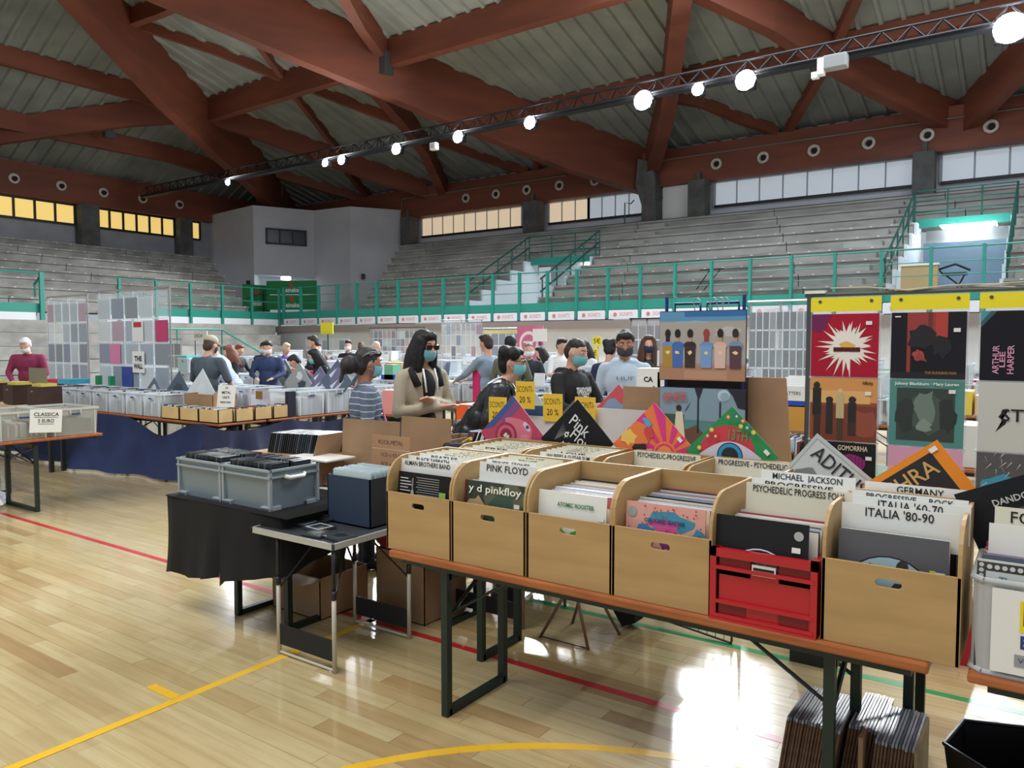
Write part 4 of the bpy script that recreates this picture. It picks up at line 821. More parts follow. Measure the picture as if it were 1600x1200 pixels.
hang(1, 1, 'teal framed record cover with a misty grey-green picture', (84, 142, 136), [((52, 66, 62), rect(.1, .08, .88, .88)), ((70, 86, 78), blob(.48, .5, .3, 70)), ((110, 128, 118), blob(.48, .6, .15, 71, sy=1.6)), ((130, 146, 134), blob(.48, .3, .1, 72)), ((44, 54, 52), blob(.22, .5, .13, 73, sy=2)), ((42, 50, 50), blob(.77, .5, .12, 74, sy=2))], [('Johnny Blackburn · Mary Lauren', .5, .945, .02, (220, 230, 220), .27, 0)], (.84, .84))
hang(2, 1, 'plain off-white record cover with black brush letters', (200, 202, 196), [((30, 30, 32), [(.22, .28), (.34, .4), (.36, .46), (.28, .5), (.38, .62), (.30, .58), (.25, .5), (.32, .44)])], [('STR', .5, .52, .08, (28, 28, 30), .14, 0)])
hang(0, 2, 'black record cover with magenta brain shape titled GOMORRHA', (34, 32, 36), [((140, 40, 110), blob(.66, .66, .2, 80, j=.12, sy=.75)), ((30, 28, 32), blob(.66, .5, .14, 81, sy=.5))] + [((110, 24, 86), rect(.5 + .05 * k, .62, .51 + .05 * k, .78)) for k in range(7)], [('GOMORRHA', .66, .91, .036, (214, 204, 180), .14, 0)], (.9, .77))
hang(1, 2, 'pale pink record cover mostly hidden by the orange record', (214, 160, 186), [((220, 170, 192), rect(0, 0, 1, .7))])
rd = random.Random(5)
hang(2, 2, 'scribbled blue and grey record cover at the lower right', (90, 90, 92), [((60, 150, 180), blob(.3, .55, .22, 90, sy=.6)), ((60, 140, 170), blob(.7, .5, .25, 91, sy=.6)), ((190, 190, 100), rect(.6, .82, 1, .98))] + [((196, 200, 196), [(a, b), (a + .12 * c, b + .1), (a + .12 * c + .01, b + .09)]) for a, b, c in [(rd.random(), rd.random(), rd.uniform(-1, 1)) for _ in range(60)]])
# poster stand (blue wire frame) with two posters and cardboard behind
bs = thing('wire_stand', 'blue wire display stand holding the two posters', 'stand', (-1.66, 4.34, 0)); BLW = mat('blue_wire', (24, 48, 120), .4)
MB().tube([(-.24, 0, 0), (-.24, 0, 1.97), (.23, 0, 1.97), (.23, 0, 0)], .011, BLW, 8).build('outer_frame', bs)
MB().tube([(-.2, .03, 1.85), (-.2, .03, 1.93), (-.04, .03, 1.93), (-.04, .03, 1.85)], .009, BLW, 8).tube([(.0, .03, 1.85), (.0, .03, 1.93), (.19, .03, 1.93), (.19, .03, 1.85)], .009, BLW, 8).build('inner_frame', bs)
for k, x in enumerate((-.05, .05, .09, .12)): MB().tube([(x + .02 * math.cos(R(a)), 0, 1.93 + .03 * math.sin(R(a))) for a in range(-60, 200, 30)] + [(x - .01, 0, 1.87)], .003, SILV, 5).build('hook', bs)
t = thing('poster', 'wide poster of six coloured figures under a blue sky on the blue stand', 'poster', (-1.665, 4.3, 1.475))
MB().box(-.262, .262, 0, .012, 0, .41, mat('poster_backing', (26, 28, 40), .5)).build('board', t)
sh_ = [((160, 158, 156), rect(0, 0, 1, 1)), ((90, 150, 190), rect(0, .86, 1, 1)), ((50, 110, 170), rect(.3, .92, 1, 1)), ((150, 180, 200), blob(.4, .84, .2, 3, sy=.12)), ((172, 166, 158), rect(0, .24, 1, .84)), ((190, 190, 186), blob(.8, .7, .16, 7, sy=.5)), ((176, 132, 104), rect(0, 0, 1, .22)), ((190, 148, 118), rect(.3, .02, .8, .14))]
fig = [(.1, (176, 140, 60), (110, 150, 200), (30, 24, 24)), (.22, (70, 110, 180), (60, 110, 190), (20, 20, 24)), (.37, (60, 44, 44), (50, 36, 40), (30, 24, 26)), (.56, (120, 160, 210), (110, 150, 200), (160, 60, 50)), (.72, (222, 190, 176), (220, 184, 170), (40, 26, 22)), (.89, (90, 60, 70), (110, 150, 190), (50, 36, 34))]
for i, (x, c1, c2, c3) in enumerate(fig):
    sh_ += [(c2, blob(x, .5, .075, 100 + i, j=.08, sy=.9)), (c1, [(x - .06, .18), (x + .06, .18), (x + .065, .5), (x - .065, .5)]), ((190, 150, 126), rect(x - .02, .56, x + .02, .66)), (c3, circ(x, .68, .035, .065)), (c3, rect(x - .025, .56 if i in (0, 3) else .64, x + .025, .68)), ((235, 220, 160) if i != 4 else (236, 206, 192), blob(x, .4, .025, 120 + i, j=.5))]
art(t, -.26, .004, .52, .402, -.0004, sh_, 'poster_print')
t = thing('poster', 'blue-grey arched poster with red GENESIS lettering on the blue stand', 'poster', (-1.665, 4.31, 1.05))
MB().box(-.262, .262, 0, .012, 0, .385, mat('poster_backing', (26, 28, 40), .5)).build('board', t)
sh_ = [((132, 160, 176), rect(0, 0, 1, 1)), ((60, 90, 80), rect(0, .3, .3, .58)), ((90, 140, 140), rect(.3, .25, 1, .5)), ((110, 80, 66), blob(.4, .2, .2, 4)), ((70, 66, 64), rect(.7, .3, .98, .5)), ((226, 222, 190), [(.17, .1), (.32, .1), (.28, .62), (.2, .62)]), ((60, 44, 40), circ(.235, .68, .035, .05)), ((40, 46, 60), rect(.455, .3, .475, 1)), ((40, 46, 60), [(.42, 1), (.52, 1), (.48, .84), (.46, .84)]), ((44, 50, 64), rect(.71, .4, .73, .8)), ((36, 40, 54), [(.8, 1), (1, 1), (1, .7), (.92, .72), (.86, .9)]), ((190, 210, 220), circ(.76, .9, .07, .09)), ((150, 178, 192), circ(.77, .88, .05, .07)), ((50, 70, 100), [(.3, .62), (.38, .8), (.34, .68)])]
art(t, -.26, .004, .52, .377, -.0004, sh_, 'poster_print'); text('GENESIS', t, -.165, .325, .07, mat('genesis_red', (206, 90, 80), .5), y=-.012, width=.15, rot=4, bold=.0012)
MB().box(-1.9, -1.42, 4.36, 4.5, .98, 1.5, mat('dark_brown_board', (52, 36, 32), .7)).build('dark_box', label='dark brown slatted box behind the two posters', cat='box')
MB().prism([(-1.42, .75), (-1.15, .75), (-1.21, 1.5), (-1.42, 1.5)], 'y', 4.40, 4.42, CARD).build('cardboard_sheet', label='tall brown cardboard sheet right of the two posters', cat='cardboard')
# ---------------------------------------------------------------- grey crates, black cloth and the small folding table
BCL = noisy('black_cloth', (6, 6, 7), (11, 11, 13), 5, .9)
beer_table(-4.5, -3.38, 2.82, 3.35, .74, 'dark table covered by the black cloth under the two grey crates', [-4.1, -3.62], top=BCL)
m = MB()
def cloth(m, path, z0, z1f, mt, amp=.03, seed=0, fr=9.0, flare=.06):
    """hanging cloth following path; z1f(t) gives the hem height"""
    n = len(path) - 1; cols = []; rd = random.Random(seed); L_ = 0; NZ = 9
    for j, (x, y) in enumerate(path):
        a = Vector(path[max(j - 1, 0)]); b = Vector(path[min(j + 1, n)]); d = (b - a).normalized(); nr = Vector((d.y, -d.x))
        t = j / n; zz = z1f(t); c = []
        for q in range(NZ):
            s = q / (NZ - 1); wv = amp * s * (math.sin(fr * t * 2 * PI + 1.3 * math.sin(3 * t * PI + seed)) + .5 * math.sin(fr * 2.3 * t * 2 * PI + s * 2 + seed)) + flare * s * s
            c.append((x + nr.x * wv, y + nr.y * wv, z0(t) + (zz - z0(t)) * s if callable(z0) else z0 + (zz - z0) * s))
        cols.append(c)
    k = len(m.v); i = m.m(mt)
    for c in cols: m.v += c
    for j in range(n):
        for q in range(NZ - 1): a = k + j * NZ + q; m.f.append((a, a + 1, a + NZ + 1, a + NZ)); m.mi.append(i)
def pline(pts, step=.06):
    out = [tuple(pts[0])]
    for a, b in zip(pts[:-1], pts[1:]):
        a = Vector(a); b = Vector(b); k = max(1, int((b - a).length / step))
        out += [tuple(a + (b - a) * (q / k)) for q in range(1, k + 1)]
    return out
m = MB(); cloth(m, pline([(-4.52, 3.3), (-4.53, 2.68), (-3.95, 2.66)]), .742, lambda t: .27 + .04 * math.sin(7 * t) + (.0 if t < .55 else .03), BCL, .022, 3, 2.6, .03)
cloth(m, pline([(-3.95, 2.66), (-3.42, 2.68), (-3.36, 3.3)]), .742, lambda t: .27 if t < .02 else .30 + .25 * t, BCL, .02, 9, 2.2, .01)
m.box(-4.53, -3.36, 2.67, 3.36, .738, .745, BCL)
tag(m.build('black_cloth', smooth=True, fix=False), 'black cloth draped over the table under the grey crates', 'cloth')
GCR = mat('grey_crate_plastic', (120, 134, 142), .4, coat=.1); GCR2 = mat('grey_crate_rim', (150, 160, 166), .4)
def grey_crate(x, y, lab):
    t = thing('storage_crate', lab, 'crate', (x, y, .745), 0, 'grey plastic crates of discs on black cloth'); W_, D_, H_ = .43, .34, .235
    m = MB(); b = [(.015, .015), (W_ - .015, .015), (W_ - .015, D_ - .015), (.015, D_ - .015)]; tp = [(0, 0), (W_, 0), (W_, D_), (0, D_)]
    for k in range(4): a, c = k, (k + 1) % 4; m.face([(*b[a], 0), (*b[c], 0), (*tp[c], H_), (*tp[a], H_)], GCR)
    m.face([(*p, 0) for p in b], GCR); m.build('body', t, fix=False)
    e = .012; m = MB()
    for z0, z1 in ((H_ - .012, H_), (H_ - .05, H_ - .04)):
        m.box(-e, W_ + e, -e, .006, z0, z1, GCR2).box(-e, W_ + e, D_ - .006, D_ + e, z0, z1, GCR2).box(-e, .006, 0, D_, z0, z1, GCR2).box(W_ - .006, W_ + e, 0, D_, z0, z1, GCR2)
    m.build('rim', t)
    for xx in (0, W_ - .07):
        for yy in (0, D_ - .07): MB().box(xx - .006, xx + .076, yy - .008, yy + .078, -.001, .024, GCR2).box(xx, xx + .07, yy - .012, yy + .08, .004, .016, mat('grey_crate_dark', (70, 80, 88), .5)).build('corner_foot', t, bevel=.003)
    for xx, yy in ((0, 0), (W_, 0), (W_, D_)): MB().box(xx - .01, xx + .01, yy - .006, yy + .012, .01, H_, GCR2).build('corner_rib', t)
    MB().tube([(W_ + .01, .1, H_ - .045), (W_ + .03, .12, H_ - .055), (W_ + .03, D_ - .12, H_ - .055), (W_ + .01, D_ - .1, H_ - .045)], .012, WHITE, 8).build('handle', t, True)
    return t
grey_crate(-4.47, 2.73, 'grey plastic disc crate on black cloth, left of the two'); grey_crate(-4.01, 2.73, 'grey plastic disc crate with white handle, right of the two')
for (x0, w_) in ((-4.45, 'the left grey crate'), (-3.99, 'the right grey crate')):
    for r_ in range(2): cds(x0, 2.76 + .16 * r_, .862, 28, ('the front row of ', 'the back row of ')[r_] + w_, .0137, _cdd, 0, 4, .006)
MB().box(-4.46, -4.05, 3.0, 3.01, .96, 1.0, SILV).build('metal_strip', label='thin metal strip standing on the back of the left grey crate', cat='strip')
# folding aluminium table
ALU = mat('aluminium_edge', (190, 192, 190), .35, .5); LEGA = mat('leg_cream_metal', (196, 190, 176), .4, .2)
t = thing('folding_table', 'low folding camping table with aluminium edge and a black fabric strip', 'table', (-3.6, 2.62, 0))
TW, TD, TH = .66, .62, .68
MB().box(.01, TW - .01, .01, TD - .01, TH - .02, TH - .004, mat('table_dark_top', (52, 54, 58), .4)).build('tabletop', t)
MB().box(0, TW, 0, .012, TH - .034, TH, ALU).box(0, TW, TD - .012, TD, TH - .034, TH, ALU).box(0, .012, 0, TD, TH - .034, TH, ALU).box(TW - .012, TW, 0, TD, TH - .034, TH, ALU).build('edge_frame', t, bevel=.002)
for x, y in ((.2, .02), (.64, .02), (.2, TD - .04), (.64, TD - .04)):
    l_ = MB().tube([(x, y, .0), (x, y, .40)], .012, LEGA, 10).tube([(x, y, .40), (x, y, TH - .03)], .010, BLK, 10).tube([(x, y, .385), (x, y, .43)], .014, BLK, 10).build('leg', t, True)
for yy in (.02, TD - .04):
    MB().tube([(.2, yy, .015), (.64, yy, .015)], .007, LEGA, 8).build('foot_bar', t); MB().box(.2, .64, yy - .004, yy + .004, .06, .17, mat('black_strap', (22, 22, 24), .7)).build('fabric_strip', t)
    MB().tube([(.64, yy, .36), (.52, yy + (.2 if yy < .3 else -.2), TH - .06)], .006, BLK, 6).tube([(.2, yy, .36), (.3, yy + (.2 if yy < .3 else -.2), TH - .06)], .006, BLK, 6).build('brace', t)
def jewel(x, y, z, rz, lab, base, shapes):
    o = MB().box(-.07, .07, -.0625, .0625, 0, .011, mat('jewel_edge', (60, 66, 72), .2, coat=.5)).build('compact_disc', label=lab, cat='compact disc', loc=(x, y, z), rot=(0, 0, rz))
    c = art(o, 0, 0, 1, 1, 0, []) if False else None
    m = MB(); 
    for k, (c_, pts) in enumerate(shapes):
        pts = clip01(pts); mt = mat('print_%d_%d_%d' % c_, c_, .3); m.face([(-.068 + .136 * p[0], -.06 + .12 * p[1], .0112 + .0002 * k) for p in pts], mt)
    m.build('cover_print', o, fix=False); return o
jw = [((36, 40, 48), rect(0, 0, 1, 1)), ((200, 206, 210), rect(.06, .06, .94, .94)), ((50, 70, 84), rect(.12, .12, .88, .88)), ((120, 140, 150), rect(.3, .3, .7, .7))]
jewel(-3.42, 2.83, TH, R(8), 'disc case with a white framed cover on the folding table, left', (0, 0, 0), jw)
jewel(-3.26, 2.81, TH, R(-5), 'disc case with white frame on the folding table, centre', (0, 0, 0), jw[:2] + [((40, 50, 60), rect(.15, .15, .85, .85))])
jewel(-3.16, 2.72, TH, R(3), 'dark shiny disc case nearest the corner of the folding table', (0, 0, 0), [((50, 56, 56), rect(0, 0, 1, 1)), ((90, 100, 96), blob(.5, .5, .3, 4))])
jewel(-3.02, 2.74, TH, R(-6), 'dark disc case at the right on the folding table', (0, 0, 0), [((56, 62, 60), rect(0, 0, 1, 1)), ((30, 34, 34), blob(.5, .5, .3, 5))])
for k in range(3): jewel(-3.40 + .01 * k, 2.98 + .02 * k, TH + .0115 * k, R(10 * k), 'stacked dark disc case behind the framed ones, %s from the bottom' % ('first', 'second', 'third')[k], (0, 0, 0), [((40, 44, 52), rect(0, 0, 1, 1)), ((70, 80, 92), rect(.2, .2, .8, .8))])
# dark blue box of LPs
DBB = mat('dark_blue_card', (40, 56, 78), .6); DBK = mat('dark_box_inside', (26, 30, 38), .7)
t = thing('cardboard_box', 'dark blue cardboard box full of white sleeves on the folding table', 'box', (-3.36, 2.96, TH)); m = MB()
BW_, BD_, BH_ = .34, .26, .27
m.box(0, BW_, 0, .006, 0, BH_, DBB).box(0, BW_, BD_ - .006, BD_, 0, BH_, DBB).box(0, .006, 0, BD_, 0, BH_, DBB).box(BW_ - .006, BW_, 0, BD_, 0, BH_, DBK).box(0, BW_, 0, BD_, 0, .006, DBB).build('body', t)
_rw = MB().box(-.15, .15, 0, .004, 0, .29, mat('plastic_sleeved_record', (190, 206, 210), .25)).mesh('record')
for k in range(20): link('record', _rw, None, (-3.19 + random.uniform(-.005, .005), 2.975 + .0118 * k, TH + .008 + random.uniform(0, .01)), (R(-2), 0, 0), label='%s clear-sleeved record from the front in the dark blue box' % ORD[k], cat='record', group='records in the dark blue box')
# ROCK-METAL table and boxes behind
beer_table(-4.55, -2.65, 3.4, 3.82, .74, 'long table behind the crates holding cardboard boxes of discs', [-4.2, -2.9], top=mat('white_laminate', (214, 214, 210), .5))
def carton(lab, x0, x1, y0, y1, z0, z1, flap=None, mt=CARD, th=.005):
    t = thing('cardboard_box', lab, 'box', (x0, y0, z0)); w_, d_, h_ = x1 - x0, y1 - y0, z1 - z0
    MB().box(0, w_, 0, th, 0, h_, mt).box(0, w_, d_ - th, d_, 0, h_, mt).box(0, th, 0, d_, 0, h_, mt).box(w_ - th, w_, 0, d_, 0, h_, mt).box(0, w_, 0, d_, 0, th, mt).build('body', t)
    for f in (flap or []): MB().box(*f, mt).build('flap', t)
    return t
o = MB().box(0, .50, 0, .005, 0, .38, CARD).build('cardboard_sheet', label='large upright cardboard flap in front of the striped jersey', cat='cardboard', loc=(-3.97, 3.62, .80), rot=(R(-4), 0, R(4)))
o = MB().box(0, .40, 0, .005, 0, .36, CARD).build('cardboard_sheet', label='upright cardboard flap in front of the beige jacket', cat='cardboard', loc=(-3.46, 3.66, .86), rot=(R(-4), 0, R(4)))
carton('low brown box below the larger upright flap', -3.97, -3.47, 3.44, 3.6, .745, .82); carton('low brown box below the smaller upright flap', -3.45, -3.02, 3.46, 3.64, .745, .86)
s_ = MB().box(-.155, .155, 0, .004, 0, .23, mat('kraft_card', (172, 132, 98), .8)).build('price_sign', label='brown cardboard sign reading ROCK-METAL with prices', cat='sign', loc=(-3.22, 3.32, .91), rot=(R(-3), 0, 0))
IKB = mat('brown_ink', (70, 44, 34), .6)
text('ROCK-METAL', s_, .0, .19, .036, IKB, width=.2, bold=-.0004); text('1CD x €5.00', s_, .01, .115, .032, IKB, width=.17, bold=-.0004); text('3CD x 20.00', s_, .01, .06, .032, IKB, width=.17, bold=-.0004)
MB().box(-.155, .155, -.001, 0, .147, .15, mat('pale_crease', (220, 190, 160), .8)).build('crease', s_)
for k in range(26): link('compact_disc', _cdd, None, (-4.50 + .0165 * k, 3.42 + .004 * k, .93), (0, R(14), R(8)), label='%s dark disc case of the leaning front row before the navy drape' % ORD[k], cat='compact disc', group='discs in the leaning row')
for k in range(26): link('compact_disc', _cdd, None, (-4.50 + .0165 * k, 3.55 + .004 * k, .93), (0, R(14), R(8)), label='%s dark disc case of the leaning rear row before the navy drape' % ORD[k], cat='compact disc', group='discs in the leaning row')
MB().box(0, .006, 0, .27, 0, .165, CARD).build('cardboard_sheet', label='brown cardboard end leaning against the row of dark discs', cat='cardboard', loc=(-4.05, 3.44, .92), rot=(0, R(18), R(8)))
MB().box(-4.66, -3.95, 3.4, 3.9, .745, .925, CARD).build('cardboard_box', label='long brown box carrying the leaning row of discs', cat='box'); MB().box(-4.2, -3.8, 3.34, 3.6, .925, .935, WHITE).build('white_board', label='white board lying in front of the leaning discs', cat='board')
# wooden disc trays behind the crates
DW = noisy('aged_wood', (120, 92, 66), (150, 116, 84), 4, .6, 4, (1, 8, 8))
def tray(lab, x, y, w_, d_, z0, h_, ncol=2, rz=0, cdm=None):
    t = thing('disc_tray', lab, 'tray', (x, y, z0), rz); m = MB(); th = .012
    m.box(0, w_, 0, th, 0, h_, DW).box(0, w_, d_ - th, d_, 0, h_, DW).box(0, w_, 0, d_, 0, .008, DW)
    for k in range(ncol + 1): xx = (w_ - th) * k / ncol; m.box(xx, xx + th, 0, d_, 0, h_, DW)
    m.build('body', t); return t
tray('open wooden disc tray left behind the crates', -3.62, 3.98, .42, .5, .93, .09, 2, 0); tray('open wooden disc tray right behind the crates', -3.18, 3.98, .42, .5, .93, .09, 2, 0)
MB().box(-3.66, -2.7, 3.93, 4.5, .72, .93, DW).box(-3.62, -3.58, 4.0, 4.04, 0, .72, BLK).box(-2.82, -2.78, 4.0, 4.04, 0, .72, BLK).box(-3.62, -3.58, 4.4, 4.44, 0, .72, BLK).box(-2.82, -2.78, 4.4, 4.44, 0, .72, BLK).build('display_counter', label='dark wooden counter under the two disc trays', cat='table')
for (a, b) in ((-3.6, 4.0), (-3.4, 4.25), (-3.16, 4.1)): cds(a, b, .94, 13, 'the wooden trays behind the crates', .012, None, 0, 22)
MB().tube([(-3.1, 3.7, 1.04), (-2.9, 3.68, 1.06), (-2.75, 3.68, 1.06), (-2.62, 3.66, 1.07)], .03, mat('dark_navy_cloth', (36, 38, 52), .8), 8).tube([(-3.0, 3.75, 1.07), (-2.9, 3.7, 1.11)], .012, YEL, 6).build('folded_jacket', label='dark folded jacket with a yellow cord lying behind the first crate', cat='jacket')
MB().box(-3.0, -2.58, 3.5, 3.78, .745, 1.02, CARD).build('cardboard_box', label='brown box under the dark folded jacket', cat='box')
# things under the tables
t = carton('open cardboard box on the floor under the black cloth', -4.05, -3.6, 3.1, 3.5, 0.003, .26, [(-.02, .47, -.14, 0, .25, .255)])
carton('brown cardboard box under the folding table', -3.42, -3.02, 3.4, 3.8, .003, .42)
MB().lathe([(.2, .42), (.24, .47), (.2, .56), (.08, .6)], mat('dark_red_fabric', (120, 16, 36), .8), Matrix.Translation((-3.3, 3.6, 0)), 14).build('red_bag', label='dark red fabric bundle on the box under the folding table', cat='bag', smooth=True)
MB().lathe([(.16, .42), (.22, .5), (.18, .62), (.1, .64)], mat('black_fabric', (16, 16, 18), .8), Matrix.Translation((-2.95, 3.55, .0)), 14).build('black_bag', label='black bag lying beside the dark red bundle', cat='bag', smooth=True)
t = thing('folding_table', 'second folding table legs with a black strip behind the front crates', 'table', (-3.05, 3.7, 0))
MB().box(-.02, .56, 0, .5, .66, .69, ALU).build('tabletop', t)
for x, y in ((0, 0), (.54, 0), (0, .48), (.54, .48)): MB().tube([(x, y, 0), (x, y, .66)], .011, mat('leg_copper_grey', (150, 126, 112), .4, .4), 8).build('leg', t, True)
MB().box(0, .54, -.005, .005, .05, .15, mat('black_strap', (22, 22, 24), .7)).build('fabric_strip', t)
t = thing('trolley', 'folding hand trolley with a black wheel and yellow bungee under the tables', 'trolley', (-3.15, 4.35, 0))
MB().lathe([(.1, -.02), (.11, 0), (.1, .02)], BLK, Matrix.Translation((0, 0, .11)) @ Matrix.Rotation(PI / 2, 4, 'Y'), 20).build('wheel', t, True)
MB().tube([(0, 0, .14), (.5, .35, .3)], .015, SILV, 8).tube([(0, .2, .14), (.5, .55, .3)], .015, SILV, 8).box(0, .5, 0, .3, .25, .4, BLK).build('frame', t); MB().box(-.02, .1, -.06, -.04, .2, .36, mat('yellow_green_fabric', (190, 200, 130), .7)).build('bungee_pad', t)
m = MB(); r_ = random.Random(3)
for k in range(40):
    a = Vector((-2.85 + r_.uniform(-.1, .1), 4.55 + r_.uniform(-.1, .1), .05 + r_.uniform(0, .25))); m.face([a, a + Vector((r_.uniform(-.09, .09), r_.uniform(-.09, .09), r_.uniform(-.05, .1))), a + Vector((r_.uniform(-.09, .09), r_.uniform(-.09, .09), r_.uniform(0, .1)))], mat('green_bag_plastic', (40, 170, 70), .25))
m.build('green_plastic_bag', label='crumpled green plastic bag behind the front table legs', cat='bag', fix=False)
CHR = mat('bronze_tube', (140, 112, 96), .3, .7)
t = thing('folding_stool', 'small folding stool with slim metal legs under the front table', 'stool', (-2.2, 3.75, 0))
for a, b in (((-.16, -.1, .0), (.06, .0, .44)), ((.16, -.1, .0), (-.02, .0, .44)), ((-.12, .2, 0), (.06, .1, .44)), ((.2, .2, 0), (-.02, .1, .44))): MB().tube([a, b], .009, CHR, 8).build('leg', t, True)
MB().tube([(-.16, -.1, .01), (.16, -.1, .01)], .004, BLK, 6).build('cord', t); MB().box(-.14, .16, -.12, .22, .44, .46, BLK).build('seat', t)
m = MB()
for (x, y, w_, z0) in ((-2.22, 4.0, .24, .28), (-2.02, 4.05, .17, .05), (-1.82, 4.12, .15, .13)):
    m.prism([(x - w_ / 2, .72), (x + w_ / 2, .72), (x + w_ / 2 * .8, z0), (x - w_ / 2 * .2, z0 - .04), (x - w_ / 2, z0 + .06)], 'y', y, y + .11, mat('black_fabric', (16, 16, 18), .8))
m.build('trouser_legs', label='black trouser legs of a seller seen under the front table', cat='coat')  # trouser legs of a standing seller, shaped as flat hanging pieces
t = thing('wire_basket', 'dark wire mesh panel standing under the front table', 'basket', (-1.92, 4.2, 0)); m = MB()
m.tube([(0, 0, .42), (0, 0, .06), (.5, -.02, .01), (.5, -.02, .42)], .008, BLK, 8).build('frame', t); m = MB()
for k in range(11): m.tube([(.05 * k, 0, .05 - .004 * k), (.05 * k, 0, .4)], .002, BLK, 4)
for k in range(8): m.tube([(0, 0, .08 + .045 * k), (.5, -.01, .05 + .045 * k)], .002, BLK, 4)
m.build('mesh_wires', t)
MB().box(-1.08, -.88, 4.15, 4.3, .12, .33, mat('blue_plastic', (30, 70, 180), .4)).box(-1.09, -.87, 4.14, 4.31, .0, .12, BLK).build('blue_box', label='blue box with white edge under the front table', cat='box')
MB().lathe([(.17, .0), (.17, .02), (.15, .025)], mat('slate_disc', (86, 96, 100), .4), Matrix.Translation((-1.2, 4.5, .1)), 24).box(-1.22, -1.18, 4.48, 4.52, 0, .1, BLK).build('stand_base', label='round grey stand base beside the blue box', cat='stand')
# record stacks on the floor, black bin
def stack(x, y, n, lab, rz, tilt, dx=.0105, wood=True):
    mts = [noisy('worn_brown_edge', (120, 92, 70), (90, 66, 50), 20, .8), mat('grey_sleeve_edge', (150, 156, 166), .3), mat('slate_sleeve_edge', (90, 100, 120), .3)]
    for k in range(n):
        a = Vector((dx * k, 0, 0)); a.rotate(Matrix.Rotation(rz, 3, 'Z'))
        me = MB().box(0, .0075, 0, .315, 0, .3, mts[0]).box(0, .0075, .002, .313, .3, .315, mts[1 + k % 2]).mesh('record') if k < 3 else col.objects['rec_proto_%d' % (k % 3)].data if False else None
        if me is None: me = SP[k % 3]
        else: SP.append(me)
        link('record', me, None, (x + a.x, y + a.y + random.uniform(-.006, .006), .003 + random.uniform(0, .004)), (0, R(tilt), rz), label='%s record from the left in %s' % (ORD[k], lab), cat='record', group='records in ' + lab)
SP = []
stack(-.80, 2.86, 18, 'the left floor stack by the table leg', R(0), 8); SP.clear(); stack(-.60, 2.93, 10, 'the short floor stack behind the table leg', R(0), 8); SP.clear(); stack(-.485, 2.86, 12, 'the right floor stack under the big crate', R(0), 5)
MB().box(-.335, -.325, 2.85, 3.17, .003, .31, noisy('stained_plywood', (150, 130, 90), (120, 110, 80), 5, .6)).build('wooden_board', label='stained board leaning on the right floor stack', cat='board', rot=(0, 0, 0))
MB().box(-.51, -.495, 2.85, 3.17, .003, .315, CARD).build('cardboard_sheet', label='brown card at the left side of the right floor stack', cat='cardboard')
t = thing('waste_bin', 'black open bin at the bottom right corner', 'bin', (-.04, 3.02, 0)); m = MB(); BK = mat('black_plastic', (14, 14, 16), .4)
o8 = [(.23 * math.cos(R(a + 20)), .23 * math.sin(R(a + 20))) for a in range(0, 360, 60)]
for k in range(6): a, b = o8[k], o8[(k + 1) % 6]; m.face([(a[0] * .8, a[1] * .8, 0), (b[0] * .8, b[1] * .8, 0), (*b, .33), (*a, .33)], BK)
m.face([(p[0] * .8, p[1] * .8, 0.003) for p in o8], BK); m.build('body', t, fix=False); m = MB()
for k in range(6): m.tube([(*o8[k], .33), (*o8[(k + 1) % 6], .33)], .007, BK, 6)
m.build('rim', t)
